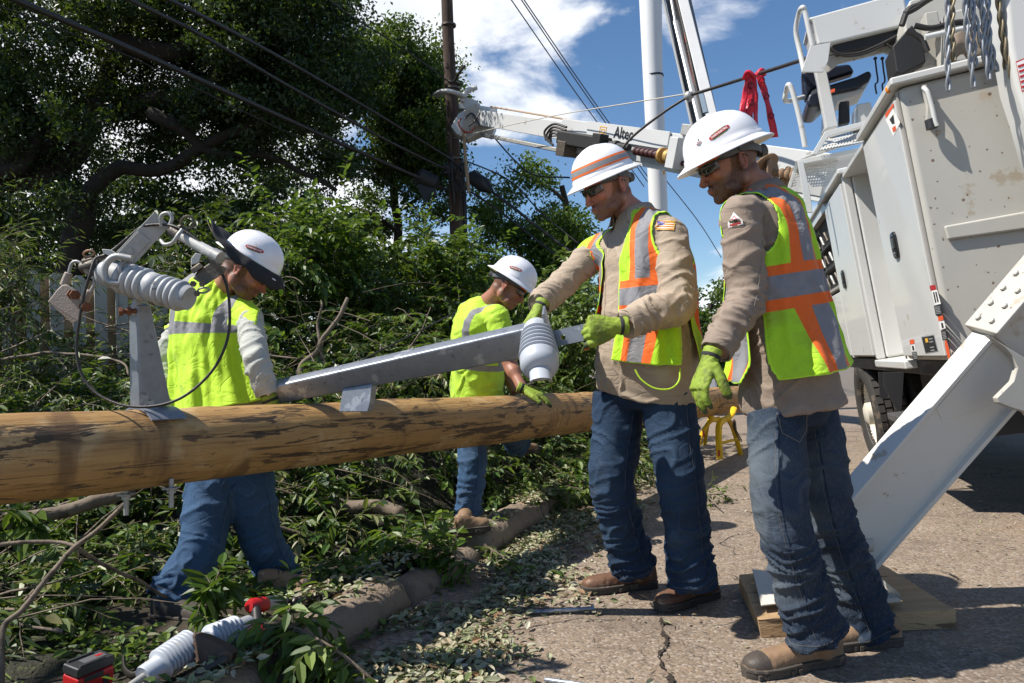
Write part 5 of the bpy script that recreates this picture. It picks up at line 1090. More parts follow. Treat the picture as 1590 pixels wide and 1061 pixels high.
    mb = MB(); rc = Q(291, 346, -0.02); rr = 0.021; u_ = Vector((1, 0, 0.1)).normalized(); v_ = Vector((0.05, -0.3, 1)).normalized(); mb.tube([rc + u_ * rr * math.cos(q) + v_ * rr * math.sin(q) for q in [2 * math.pi * i / 24 for i in range(24)]], 0.0036, 8, closed=True); mb.tube([Q(282, 351, -0.02), Q(262, 358, -0.01)], 0.006, 8); mb.build('pull_ring', M_BRONZE, t)
    # fuse tube
    mb = MB(); a, b = Q(266, 358, 0.0), Q(342, 401, -0.05); ax = (b - a).normalized(); mb.tube([a.lerp(b, 0.18), a.lerp(b, 0.86)], [0.0155, 0.0185], 20); fu = mb.build('fuse_tube', mat('fuse_tube_grey', (0.47, 0.47, 0.45), 0.45, var=0.1), t)
    for (u0, u1, r0) in ((0.0, 0.20, 0.020), (0.84, 1.0, 0.022)):
        mb = MB(); mb.tube([a.lerp(b, u0), a.lerp(b, u0 + 0.02), a.lerp(b, u1)], [r0 * 0.8, r0, r0], 18); mb.build('fuse_ferrule', M_BRONZE if u0 < .5 else M_GALVL, t, angle=30)
    mb = MB(); mb.tube(spline([Q(283, 357, -0.03), Q(276, 366, -0.045), Q(268, 377, -0.045), Q(256, 380, -0.03), Q(250, 374, -0.01)], 5), 0.0062, 10); mb.build('lower_hook', M_GALVL, t)
    # hinge at lower right, in several castings
    mb = MB(); mb.prism([Q(300, 433, -0.07), Q(308, 421, -0.07), Q(330, 406, -0.07), Q(352, 416, -0.07), Q(349, 424, -0.07), Q(318, 444, -0.07)], view * 0.028); mb.prism([Q(296, 418, -0.08), Q(310, 408, -0.08), Q(316, 414, -0.08), Q(301, 426, -0.08)], view * 0.04); hg = mb.build('hinge_casting', M_BRONZE, t, bevel=0.003)
    mb = MB(); mb.prism([Q(297, 412, -0.06), Q(309, 408, -0.06), Q(313, 395, -0.06), Q(304, 393, -0.06), Q(297, 402, -0.06)], view * 0.02); mb.build('hinge_plate', M_GALVL, t, bevel=0.0015)
    mb = MB(); rc = Q(316, 451, -0.07); mb.tube([rc + u_ * 0.019 * math.cos(q) + v_ * 0.008 * math.sin(q) for q in [2 * math.pi * i / 20 for i in range(20)]], 0.0032, 8, closed=True); mb.build('shackle', M_GALVL, t)
    for (x_, y_) in ((306, 456), (314, 441), (330, 409), (337, 414), (300, 441)): bolt(Q(x_, y_, -0.06), Q(x_, y_, -0.09), 0.0055, t, M_BRONZE)
    # parallel clamp at far left
    mb = MB(); mb.prism([Q(74, 469, -0.02), Q(88, 451, -0.02), Q(96, 443, -0.02), Q(104, 442, -0.02), Q(118, 452, -0.02), Q(130, 462, -0.02), Q(133, 478, -0.02), Q(124, 500, -0.02), Q(116, 497, -0.02)], view * 0.022)
    mb.prism([Q(76, 471, 0.012), Q(88, 455, 0.012), Q(118, 488, 0.012), Q(121, 498, 0.012), Q(112, 503, 0.012)], view * 0.022); mb.tube([Q(99, 444, -0.0), Q(107, 424, 0.0)], [0.0135, 0.0125], 16); mb.tube([Q(130, 468, 0.0), Q(141, 452, 0.0)], [0.0135, 0.012], 16); mb.build('parallel_clamp', M_TAN, t, bevel=0.003)
    for (x_, y_) in ((112, 458), (130, 477)): bolt(Q(x_ - 2, y_ - 1, 0.0), Q(x_ + 4, y_, -0.052), 0.0085, t, M_RUST, nut=True)
    mb = MB(); mb.tube(spline([Q(107, 424), Q(111, 410), Q(119, 406), Q(128, 411), Q(135, 416)], 5), 0.0052, 10); mb.tube(spline([Q(141, 452), Q(146, 442), Q(146, 432), Q(143, 424)], 5), 0.0052, 10); mb.build('bare_wire_stirrup', M_GALVL, t)
    mb = MB(); mb.cyl(Q(128, 417), Q(150, 410, -0.01), 0.0195, 12); mb.cyl(Q(131, 402), Q(147, 427), 0.012, 10); mb.prism([Q(126, 404, -0.02), Q(142, 400, -0.02), Q(152, 405, -0.02), Q(150, 426, -0.02), Q(134, 428, -0.02), Q(127, 418, -0.02)], view * 0.035); mb.tube([Q(150, 405), Q(166, 399)], 0.013, 10); mb.build('hot_line_clamp', M_BRONZE, t, bevel=0.003)
    mb = MB(); rc = Q(138, 394, -0.01); mb.tube([rc + u_ * 0.018 * math.cos(q) + v_ * 0.010 * math.sin(q) for q in [2 * math.pi * i / 22 for i in range(22)]], 0.0038, 8, closed=True); mb.build('clamp_eye', mat('copper_eye', (0.34, 0.20, 0.12), 0.4, 0.6), t)
    # the long loop of cable
    mb = MB(); pts = [(200, 368, 0), (180, 385, 0), (162, 397, -0.02), (148, 402, -0.03), (140, 425, -0.05), (130, 460, -0.06), (123, 500, -0.06), (119, 540, -0.06), (124, 575, -0.07), (140, 602, -0.08), (165, 620, -0.09), (200, 631, -0.10), (245, 630, -0.10), (285, 616, -0.09), (322, 585, -0.07), (345, 550, -0.06), (356, 510, -0.05), (355, 460, -0.05), (345, 425, -0.05), (325, 392, -0.04), (300, 368, -0.03), (272, 352, -0.02), (250, 349, 0.0), (222, 352, 0.0), (200, 368, 0.0)]
    mb.tube(spline([Q(*p) for p in pts], 6), 0.0047, 8); mb.build('cable_loop', M_CABLE, t, angle=180); return t
cutout_assembly()
# ---- the long beam held by the middle worker
def beam():
    d0, d1 = 3.08, 2.86; A, B = P(424, 610, d0), P(852, 521, d1); t = thing('standoff_bracket', 'long grey galvanized beam with insulator at its end, held over the pole', 'beam', P(550, 626, 3.0))
    ax = (B - A).normalized(); view = P(640, 560, 3) - Vector((0, 0, EYE)); view.normalize(); up0 = (Vector((0.1, 0, 1)) - ax * Vector((0.1, 0, 1)).dot(ax)).normalized(); n0 = up0.cross(ax); 
    if n0.dot(view) > 0: n0 = -n0                       # n0 faces the camera
    a_ = R(27); up = up0 * math.cos(a_) + n0 * math.sin(a_); n = n0 * math.cos(a_) - up0 * math.sin(a_)
    h0, h1, dp = 0.042, 0.062, 0.036; mb = MB(); rg = []
    for (c, h) in ((A, h0), (A.lerp(B, 0.25), h0 * 0.75 + h1 * 0.25), (B, h1)):
        r = 0.010; pts = []
        for (sx, sy, st) in ((1, 1, 0), (-1, 1, 90), (-1, -1, 180), (1, -1, 270)):
            for k in range(4): q = R(st + 30 * k); pts.append(c + n * (sx * (dp - r) + r * math.cos(q)) + up * (sy * (h - r) + r * math.sin(q)))
        rg.append(pts)
    mb.rings(rg); mb.build('beam', M_GALV, t, angle=50)
    mb = MB(); c = B + ax * 0.006 + up * 0.03; mb.box(c, (0.085, 0.010, 0.155), Matrix((n, ax, up)).transposed()); mb.build('end_plate', M_GALV, t, bevel=0.002)
    # flat strap with two holes
    s0, s1 = P(845, 530, d1 - 0.02), P(916, 514, 2.78); sx = (s1 - s0).normalized(); su = (Vector((0, 0, 1)) - sx * Vector((0, 0, 1)).dot(sx)).normalized(); sn = su.cross(sx); mb = MB(); hw = 0.031; Lg = (s1 - s0).length; holes = [(Lg * 0.17, 0.0075), (Lg * 0.42, 0.0105)]
    xs = [0, Lg * 0.17 - 0.016, Lg * 0.17 + 0.016, Lg * 0.42 - 0.018, Lg * 0.42 + 0.018, Lg]; X = lambda a, b, c_: s0 + sx * a + su * b + sn * c_
    def quad(p): mb.add(p, [tuple(range(len(p)))])
    for side in (0.004, -0.004):
        for (a0, a1) in ((xs[0], xs[1]), (xs[2], xs[3]), (xs[4], xs[5])): mb.add([X(a0, -hw, side), X(a1, -hw, side), X(a1, hw, side), X(a0, hw, side)], [(0, 1, 2, 3) if side > 0 else (3, 2, 1, 0)])
        for k, (hc, hr) in enumerate(holes):
            a0, a1 = (xs[1], xs[2]) if k == 0 else (xs[3], xs[4]); n_ = 16; inn = [X(hc + hr * math.cos(2 * math.pi * i / n_), -0.001 + hr * math.sin(2 * math.pi * i / n_), side) for i in range(n_)]; oute = []
            for i in range(n_):
                q = 2 * math.pi * i / n_; cx_, sy_ = math.cos(q), math.sin(q); m_ = min(((a1 - a0) / 2) / abs(cx_) if abs(cx_) > 1e-6 else 9, hw / abs(sy_) if abs(sy_) > 1e-6 else 9); oute.append(X((a0 + a1) / 2 + cx_ * m_, sy_ * m_, side))
            # corners are added so the square closes
            mb.add(inn + oute, [((i, (i + 1) % n_, n_ + (i + 1) % n_, n_ + i) if side < 0 else (n_ + i, n_ + (i + 1) % n_, (i + 1) % n_, i)) for i in range(n_)])
            for (ci, cxx, cyy) in ((2, a1, hw), (6, a0, hw), (10, a0, -hw), (14, a1, -hw)):
                mb.add([oute[ci - 1] if False else oute[(ci - 1) % n_], X(cxx, cyy, side), oute[(ci + 1) % n_], oute[ci]], [(0, 1, 2, 3)])
    for k, (hc, hr) in enumerate(holes):
        n_ = 16; mb.rings([[X(hc + hr * math.cos(2 * math.pi * i / n_), -0.001 + hr * math.sin(2 * math.pi * i / n_), s_) for i in range(n_)] for s_ in (-0.004, 0.004)], 0, False)
    mb.add([X(0, -hw, .004), X(0, -hw, -.004), X(Lg, -hw, -.004), X(Lg, -hw, .004), X(0, hw, .004), X(0, hw, -.004), X(Lg, hw, -.004), X(Lg, hw, .004)], [(0, 1, 2, 3), (4, 7, 6, 5), (3, 2, 6, 7), (0, 4, 5, 1)]); mb.build('strap_plate', M_GALV, t, smooth=False)
    # bracket foot under the beam
    mb = MB(); mb.prism([P(532, 604, 2.99), P(578, 596, 2.97), P(574, 626, 2.95), P(571, 640, 2.95), P(526, 640, 2.97), P(528, 628, 2.98)], Vector((0.01, 0.06, 0))); mb.build('beam_foot', M_GALV, t, bevel=0.004)
    mb = MB(); a, b = P(833, 507, 2.86), P(838, 566, 2.70); ax2 = (b - a).normalized(); Lg = (b - a).length
    pr_ = [(0.002, -0.006), (0.042, -0.005), (0.052, 0.010), (0.054, 0.026)]
    r_ = 0.056
    for k in range(6): h = 0.034 + k * 0.0235; rk = r_ + 0.0028 * k + 0.003; pr_ += [(rk - 0.008, h), (rk - 0.003, h + 0.008), (rk + 0.004, h + 0.014), (rk + 0.004, h + 0.017), (rk - 0.008, h + 0.019), (rk - 0.008, h + 0.0225)]
    pr_ += [(0.0735, 0.180), (0.073, 0.215), (0.066, 0.235), (0.050, 0.246), (0.034, 0.250), (0.002, 0.250)]; mb.lathe([(r * 0.98, h) for r, h in pr_], a, ax2, 44); ins = mb.build('ribbed_insulator', M_POLYL, t, angle=50)
    # the open saddle on its nose: a half pipe
    c = a + ax2 * 0.246; tocam = (Vector((0, 0, EYE)) - c).normalized(); x2 = ax2.cross(tocam).normalized(); y2 = x2.cross(ax2).normalized(); mb = MB(); rg = []
    for h in (0.0, 0.050):
        rg.append([c + ax2 * (h + (0.016 * math.sin(q) if h else 0)) + x2 * (0.040 * math.cos(q)) + y2 * (-0.006 + 0.034 * math.sin(q)) for q in [math.pi * (-0.12 + 1.24 * i / 16) for i in range(17)]] + [c + ax2 * h + x2 * (0.029 * math.cos(q)) + y2 * (-0.006 + 0.024 * math.sin(q)) for q in [math.pi * (1.12 - 1.24 * i / 16) for i in range(17)]])
    mb.rings(rg, 0, True); mb.build('cable_saddle', M_POLYL, ins, angle=40)
    return t
beam()
# ---- bolts through the log
for i, (px, py0, py1) in enumerate(((196, 767, 800), (266, 757, 788))):
    a = P(px, py0 - 14, 2.44); b = P(px, py1, 2.44); o = MB(); o.cyl(a, b, 0.008, 12); bb = tag(o.build('through_bolt', M_GALVL, None), ['steel bolt end poking down under the pole at its left', 'shorter steel bolt end under the pole, right of the other one'][i], 'bolt', 'bolts through the pole'); 
    w_ = MB(); w_.box(P(px, py0 + 1, 2.44), (0.042, 0.042, 0.005)); rebase(bb, tuple(a)); w_.build('square_washer', M_GALVL, bb)
    nb = MB(); nb.tube([P(px, py0 + 3, 2.44), P(px, py0 + 9, 2.44)], 0.014, 6); nb.build('nut', M_GALVL, bb)
def long_bolt(p0, p1, r, label):
    a, b = Vector(p0), Vector(p1); ax = (b - a).normalized(); o = MB(); o.cyl(a, b, r, 14); o.tube([b, b + ax * 0.012], 0.0165, 6); o.tube([a - ax * 0.01, a], [r * 0.7, r * 0.95], 10); bb = tag(o.build('long_bolt', M_GALV), label, 'bolt', 'long bolts on the road'); return rebase(bb, tuple(a))
long_bolt(Pz(822, 951, 0.010), Pz(918, 945, 0.018), 0.0085, 'long steel bolt lying on the road among leaf litter')
long_bolt(Pz(850, 1056, 0.010), Pz(960, 1072, 0.016), 0.0085, 'steel bolt cut by the bottom edge of the picture')
# ---- insulator pair on a rusty bracket, on the ground
def ground_insulator():
    t = thing('ground_insulator', 'pale grey ribbed insulator pair in a rusty bracket on the leafy ground', 'insulator', P(300, 1040, 2.410)); a, b = P(222, 1052, 2.249), P(300, 998, 2.419); c_, d_ = P(322, 996, 2.429), P(388, 970, 2.599)
    def one(a, b, r0, n, capA, capB):
        ax = (b - a).normalized(); Lg = (b - a).length; mb = MB(); mb.lathe([(0.012, 0.003), (r0 * 0.62, 0), (r0 * 0.66, 0.006), (r0 * 0.66, capA)] + rib_profile(r0 * 0.72, r0, capA + 0.004, Lg - capB, n) + [(r0 * 0.66, Lg - capB + 0.004), (r0 * 0.66, Lg - 0.004), (r0 * 0.6, Lg), (0.002, Lg)], a, ax, 36); return mb.build('ribbed_insulator', M_POLYL, t, angle=60), ax
    i1, ax = one(a, b, 0.052, 9, 0.055, 0.006); i2, _ = one(c_, d_, 0.050, 7, 0.004, 0.062)
    mb = MB(); mb.cyl(a - ax * 0.055, a + ax * 0.02, 0.012, 12); mb.tube([a - ax * 0.10, a - ax * 0.05], [(0.006, 0.022), (0.006, 0.018)], 8); mb.build('end_rod', M_GALVL, t)
    mb = MB(); mb.prism([P(298, 985, 2.381), P(318, 990, 2.362), P(346, 1004, 2.325), P(360, 1016, 2.306), P(354, 1034, 2.306), P(330, 1040, 2.315), P(300, 1030, 2.344)], Vector((0.01, 0.03, 0.0))); mb.cyl(P(350, 1022, 2.296), P(350, 1019, 2.362), 0.022, 16); mb.build('rusty_bracket', mat('rusty_brown_steel', (0.085, 0.055, 0.040), 0.7, 0.3, var=0.5, vs=25, bump=0.5, bs=120), t, bevel=0.004)
    mb = MB(); mb.tube([P(270, 1068, 2.211), P(335, 1032, 2.268), P(352, 1024, 2.287)], [0.010, 0.011, 0.014], 12); mb.build('pin_bolt', mat('dark_steel', (0.05, 0.045, 0.04), 0.5, 0.5, var=0.3), t)
    mb = MB(); mb.tube(spline([P(192, 1022, 2.362), P(194, 1040, 2.325), P(206, 1050, 2.296), P(222, 1044, 2.296), P(232, 1030, 2.315)], 4), [(0.006, 0.014)] * 17, 8); mb.build('steel_hook', mat('dark_steel', (0.05, 0.045, 0.04), 0.5, 0.5, var=0.3), t); return t
ground_insulator()
M_TRED = mat('tool_red', (0.42, 0.012, 0.014), 0.4, var=0.1, bump=0.1, bs=200, spots=[((0.10, 0.03, 0.03), 0.66, 30)]); M_TBLK = mat('tool_black', (0.022, 0.022, 0.024), 0.5, bump=0.2, bs=240)
def battery():
    c = P(138, 1040, 2.230); u = (P(165, 1030, 2.362) - P(105, 1043, 2.249)); u.z = 0.0; u.normalize(); Rm = frame(u, Vector((0, -0.25, 1))); t = thing('tool_battery', 'black and red cordless tool battery lying in the leaves at bottom left', 'battery', c)
    mb = MB(); mb.box(c + Rm @ Vector((0, 0, 0.018)), (0.072, 0.120, 0.030), Rm); mb.build('battery_top', M_TBLK, t, bevel=0.006)
    mb = MB(); mb.box(c + Rm @ Vector((0, 0, -0.026)), (0.076, 0.116, 0.056), Rm); mb.build('battery_case', M_TRED, t, bevel=0.008)
    mb = MB(); mb.box(c + Rm @ Vector((0.028, -0.01, 0.034)), (0.010, 0.08, 0.008), Rm); mb.box(c + Rm @ Vector((-0.028, -0.01, 0.034)), (0.010, 0.08, 0.008), Rm); mb.build('rail', M_TBLK, t, bevel=0.001)
    mb = MB(); mb.box(c + Rm @ Vector((0, 0.01, 0.0332)), (0.030, 0.070, 0.0012), Rm); lb = mb.build('label_strip', mat('label_grey', (0.10, 0.10, 0.105), 0.5), t); mb = MB(); mb.box(c + Rm @ Vector((0.0, 0.03, 0.0343)), (0.010, 0.022, 0.001), Rm); mb.build('red_mark', M_TRED, lb)
    mb = MB(); mb.box(c + Rm @ Vector((0.0385, -0.01, -0.006)), (0.006, 0.060, 0.016), Rm); mb.box(c + Rm @ Vector((0.039, 0.03, -0.03)), (0.004, 0.02, 0.03), Rm); mb.build('latch', M_TBLK, t, bevel=0.002); return t
battery()
def drill():
    c = P(412, 938, 2.740); ax = (P(452, 936, 2.892) - P(375, 948, 2.665)).normalized(); t = thing('impact_drill', 'red and black cordless drill with long auger bit, lying beyond the kerb', 'drill', c); Rm = frame(ax, Vector((0, -0.2, 1)))
    mb = MB(); mb.lathe([(0.002, -0.085), (0.020, -0.083), (0.027, -0.07), (0.028, -0.02), (0.025, 0.0), (0.002, 0.001)], c, ax, 24); mb.build('motor_housing', M_TRED, t, angle=40)
    mb = MB(); mb.lathe([(0.002, 0.0), (0.025, 0.001), (0.026, 0.035), (0.024, 0.060), (0.016, 0.072), (0.002, 0.073)], c, ax, 24); mb.build('gear_nose', M_GALVL, t, angle=40)
    mb = MB(); q = Rm @ Vector((0.5, -0.35, -0.35)); q.normalize(); h0 = c - ax * 0.05; mb.tube([h0, h0 + q * 0.05, h0 + q * 0.11], [(0.018, 0.024), (0.017, 0.021), (0.020, 0.026)], 14); mb.build('grip', M_TBLK, t)
    mb = MB(); mb.box(h0 + q * 0.135, (0.055, 0.085, 0.030), frame(ax, q)); mb.build('battery', M_TRED, t, bevel=0.008)
    mb = MB(); a = c + ax * 0.072; Lg = 0.42; pts = [a + ax * (Lg * i / 120) + (Rm @ Vector((math.cos(i * 0.62), 0, math.sin(i * 0.62)))) * 0.008 for i in range(121)]; mb.tube(pts, [(0.004, 0.007)] * 121, 6); mb.cyl(a, a + ax * Lg, 0.005, 8); mb.build('auger_bit', mat('dark_steel_bit', (0.045, 0.04, 0.04), 0.4, 0.6), t); return t
drill()
# ---- yellow stand under the far end of the pole
def stand():
    base = Pz(1118, 712, 0); t = thing('pole_stand', 'yellow steel trestle carrying the far end of the wooden pole', 'stand', base); M_Y = mat('yellow_paint', (0.80, 0.50, 0.012), 0.35, var=0.08, coat=0.2, bump=0.05, spots=[((0.35, 0.20, 0.03), 0.66, 12)])
    dd = 7.45; Q = lambda x, y, k=0: P(x, y, dd + k)
    def leg(pts, w_=0.030):
        mb = MB(); mb.tube(spline(pts, 5), [(w_, w_ * 0.8)] * (5 * (len(pts) - 1) + 1), 8); return mb.build('leg', M_Y, t)
    leg([Q(1124, 652), Q(1117, 660, -0.05), Q(1116, 680, -0.1), Q(1118, 713, -0.12)], 0.036); leg([Q(1118, 650), Q(1104, 654), Q(1094, 666), Q(1088, 680), Q(1083, 700, 0.0), Q(1086, 708, 0)], 0.026)
    leg([Q(1130, 650, 0.1), Q(1137, 662, 0.2), Q(1143, 680, 0.25), Q(1150, 706, 0.3)], 0.028); leg([Q(1106, 650, 0.5), Q(1100, 656, 0.6), Q(1094, 690, 0.8)], 0.022)
    mb = MB(); mb.tube(spline([Q(1098, 640, 0.1), Q(1106, 650), Q(1120, 653), Q(1134, 646), Q(1140, 634, 0.1)], 5), [(0.032, 0.020)] * 21, 10); mb.build('cradle', M_Y, t); mb = MB(); mb.tube([Q(1120, 688), Q(1146, 682, 0.2)], 0.014, 8); mb.build('cross_bar', M_Y, t)
    for (x, y) in ((1116, 704), (1092, 674)):
        mb = MB(); mb.box(Q(x + 0.5, y, -0.165), (0.018, 0.004, 0.060)); mb.build('warning_sticker', M_RED, t)
    ch = MB(); pts = spline([Q(1140, 655, 0.1), Q(1142, 668, 0.1), Q(1150, 684, 0.15)], 6); 
    for i in range(len(pts) - 1): c = (pts[i] + pts[i + 1]) / 2; a = (pts[i + 1] - pts[i]).normalized(); u_, v_ = perp(a); u_ = u_ if i % 2 else v_; ch.tube([c + a * 0.028 * math.cos(q) + u_ * 0.014 * math.sin(q) for q in [2 * math.pi * k / 10 for k in range(10)]], 0.005, 5, closed=True)
    ch.build('chain', M_BRONZE, t); return t
stand()
# ================================================================ the utility truck at right
SPOT = [((0.14, 0.07, 0.035), 0.665, 34), ((0.28, 0.18, 0.10), 0.68, 11), ((0.42, 0.36, 0.28), 0.60, 1.7)]
M_TW = mat('truck_white', (0.56, 0.56, 0.54), 0.38, var=0.05, vs=2, coat=0.3, bump=0.02, spots=[((0.42, 0.38, 0.32), 0.66, 5)])
SPK = [((0.13, 0.06, 0.03), 20, 0.26, 0.30), ((0.10, 0.05, 0.03), 42, 0.30, 0.26), ((0.30, 0.20, 0.12), 9, 0.16, 0.16)]
M_TWR = mat('truck_white_speckled', (0.43, 0.415, 0.375), 0.5, var=0.12, vs=3, bump=0.05, spots=[((0.36, 0.31, 0.24), 0.60, 3)] + SPOT, specks=SPK)
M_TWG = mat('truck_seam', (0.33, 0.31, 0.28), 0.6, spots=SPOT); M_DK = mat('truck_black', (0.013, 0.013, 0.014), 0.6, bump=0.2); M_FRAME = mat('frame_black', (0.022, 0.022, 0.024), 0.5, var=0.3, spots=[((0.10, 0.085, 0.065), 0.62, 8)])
M_TREAD = mat('step_tread_metal', (0.16, 0.16, 0.165), 0.45, 0.6, var=0.3, bump=0.5, bs=150); M_TIRE = mat('tyre_rubber', (0.030, 0.028, 0.026), 0.85, var=0.3, bump=0.4, bs=60, spots=[((0.10, 0.08, 0.06), 0.58, 6)])
M_RIM = mat('cream_rim', (0.55, 0.52, 0.44), 0.5, spots=SPOT)
Y0 = 3.66; X0 = 2.18
_s = Vector((0.29, 1, 0)).normalized(); _r = Vector((_s.y, -_s.x, 0)); LEAN = R(7.5)
_rr = _r * math.cos(LEAN) + Vector((0, 0, 1)) * math.sin(LEAN); _uu = Vector((0, 0, 1)) * math.cos(LEAN) - _r * math.sin(LEAN)
TC = P(1480, 568, 3.66); TM = Matrix.Translation(TC) @ Matrix((_rr, _s, _uu)).transposed().to_4x4(); TI = TM.inverted()
TR = thing('utility_truck', 'white digger derrick truck with tool bins and raised boom, leaning at right', 'truck', mat=TM)
def tray(px, py):
    o = TI @ Vector((0, 0, EYE)); d = TI.to_3x3() @ (P(px, py, 1) - Vector((0, 0, EYE))); return o, d
def onX(px, py, x): o, d = tray(px, py); k = (x - o.x) / d.x; return o + d * k
def onY(px, py, y): o, d = tray(px, py); k = (y - o.y) / d.y; return o + d * k
def tb_(name, a, b, m, parent=None, bevel=0.006): mb = MB(); mb.box2(a, b); return mb.build(name, m, parent or TR, local=True, bevel=bevel)
def tpoly(name, pxs, y, th, m, parent=None, bevel=0.004, plane='y'):
    pts = [(onY if plane == 'y' else onX)(x, q, y) for x, q in pxs]; mb = MB(); mb.prism(pts, Vector((0, th, 0)) if plane == 'y' else Vector((th, 0, 0))); return mb.build(name, m, parent or TR, local=True, bevel=bevel)
def ttube(name, pts, r, m, parent=None, n=12, flat=None): mb = MB(); mb.tube(pts, r, n); return mb.build(name, m, parent or TR, local=True)
BH = 1.43
# body shells
tb_('rear_bin', (0, 0, 0.02), (2.45, 0.97, BH), M_TWR, bevel=0.035)
tb_('bin_lid', (-0.035, -0.04, BH + 0.002), (2.5, 1.0, BH + 0.045), M_TW, bevel=0.012)
dr = tb_('bin_door', (-0.016, 0.05, 0.05), (0.004, 0.945, BH - 0.05), M_TW, bevel=0.005)
for (a, b) in (((-0.006, 0.018, 0.03), (0.003, 0.045, BH - 0.02)), ((-0.006, 0.95, 0.03), (0.003, 0.966, BH - 0.02))): tb_('door_seal', a, b, M_TWG, bevel=0.001)
tb_('recess_back', (0.30, 0.97, 0.0), (0.34, 1.90, BH - 0.03), M_TW, bevel=0.004)
tb_('recess_sill', (-0.02, 0.955, -0.035), (0.34, 1.92, 0.018), M_TW, bevel=0.01)
tb_('recess_roof', (-0.0, 0.97, BH - 0.03), (0.34, 1.90, BH), M_TW)
tb_('recess_shelf', (0.27, 0.98, 0.60), (0.30, 1.89, 0.615), M_TW, bevel=0.003)
# forward bin with one open locker
tb_('front_bin', (0.06, 1.90, 0.02), (0.9, 6.6, BH), M_TW, bevel=0.02)
tb_('front_bin_lid', (-0.03, 1.87, BH + 0.002), (0.92, 6.65, BH + 0.045), M_TW, bevel=0.012)
tb_('bin_end_panel', (0.0, 1.90, 0.02), (0.058, 1.96, BH), M_TW, bevel=0.01)
d2 = tb_('locker_door', (-0.012, 1.98, 0.05), (0.02, 2.92, BH - 0.05), M_TW, bevel=0.005)
tb_('locker_door_lower', (-0.012, 2.97, 0.05), (0.02, 3.95, 0.62), M_TW, bevel=0.005)
tb_('locker_shade_sheet', (0.052, 2.97, 0.64), (0.058, 3.95, BH - 0.08), M_DK, bevel=0)  # black sheet on the solid bin face stands for the locker's shaded inside
tb_('locker_post', (-0.008, 2.925, 0.03), (0.05, 2.965, BH - 0.03), M_TW, bevel=0.003); tb_('locker_head', (-0.008, 2.965, BH - 0.075), (0.05, 6.6, BH - 0.002), M_TW, bevel=0.003); tb_('locker_door_front', (-0.012, 4.0, 0.05), (0.02, 6.5, BH - 0.09), M_TW, bevel=0.005)
for k, z in enumerate((0.66, 0.86, 1.06)): tb_('locker_shelf', (-0.01, 2.97, z), (0.051, 3.95, z + 0.022), M_FRAME if k else M_TWG, bevel=0.002)
for k in range(9):
    y = 3.05 + 0.095 * k; z = (0.70, 0.90, 1.10)[k % 3]; mb = MB(); mb.tube(spline([Vector((0.012, y, z + 0.02)), Vector((0.0, y + 0.04, z + 0.10)), Vector((0.012, y + 0.08, z + 0.05))], 4), 0.012, 8); mb.build('stored_shackle', M_GALVL if k % 2 else M_BRONZE, TR, local=True)
def latch(parent, c, s=1.0):
    mb = MB(); rg = []
    for (dx, k) in ((0.0, 1.0), (-0.010, 1.0), (-0.014, 0.9), (-0.014, 0.70), (-0.004, 0.62)):
        rg.append([Vector((c[0] + dx, c[1] + 0.060 * k * s * abs(math.cos(a)) ** 0.5 * (1 if math.cos(a) > 0 else -1), c[2] + 0.078 * k * s * abs(math.sin(a)) ** 0.6 * (1 if math.sin(a) > 0 else -1))) for a in [2 * math.pi * (i + .5) / 28 for i in range(28)]])
    mb.rings(rg, 0, True); l = mb.build('paddle_latch', M_BLACK, parent, local=True); m2 = MB(); m2.box((c[0] - 0.012, c[1], c[2] + 0.012), (0.014, 0.045 * s, 0.062 * s)); m2.build('latch_paddle', mat('latch_grey', (0.10, 0.10, 0.105), 0.3, 0.5), l, local=True, bevel=0.004)
p = onX(1391, 381, -0.016); latch(dr, p, 1.0); p = onX(1311, 434, -0.012); latch(d2, p, 1.0)
# stickers on the rear door
def sticker(pxs, col, name='sticker', x=-0.0172, parent=None): 
    pts = [onX(a, b, x) for a, b in pxs]; mb = MB(); mb.add(pts, [tuple(range(len(pts)))]); return mb.build(name, col, parent or dr, local=True, smooth=False)
def rows_(x0, y0, x1, y1, n, col, sk=2.5):
    mb = MB()
    for k in range(n):
        a = k / n; pts = [onX(x0 + sk * a, y0 + (y1 - y0) * a, -0.0182), onX(x1 + sk * a, y0 + (y1 - y0) * a - 1.2, -0.0182), onX(x1 + sk * a, y0 + (y1 - y0) * (a + 0.5 / n) - 1.2, -0.0182), onX(x0 + sk * a, y0 + (y1 - y0) * (a + 0.5 / n), -0.0182)]; mb.add(pts, [(0, 1, 2, 3)])
    return mb.build('fine_print', col, dr, local=True, smooth=False)
M_SOR = flat('sticker_orange', (0.72, 0.10, 0.025)); M_SGR = flat('sticker_grey', (0.30, 0.31, 0.32))
sticker([(1443, 444), (1452, 442), (1454, 450), (1445, 452)], M_RED); sticker([(1446, 452), (1455, 450), (1461, 472), (1452, 474)], M_WHITE); sticker([(1450, 475), (1459, 473), (1462, 488), (1453, 490)], M_INK); rows_(1451.5, 477, 1459, 489, 5, M_SGR)
sticker([(1456, 492), (1464, 490), (1465, 497), (1457, 499)], M_SOR); sticker([(1458, 500), (1466, 498), (1468.5, 510), (1460, 512)], M_WHITE); sticker([(1461, 513.5), (1468.5, 511.5), (1471, 527), (1463.5, 529)], M_INK); rows_(1462.5, 516, 1468, 528, 5, M_SGR)
sticker([(1412, 528), (1419, 527), (1420, 534), (1413, 535)], M_SOR); sticker([(1414, 536), (1420.5, 535), (1422, 545), (1415.5, 546)], M_WHITE); sticker([(1416, 547.5), (1423, 546.5), (1425, 559), (1418, 560)], M_INK); rows_(1417, 549, 1422.5, 559, 4, M_SGR)
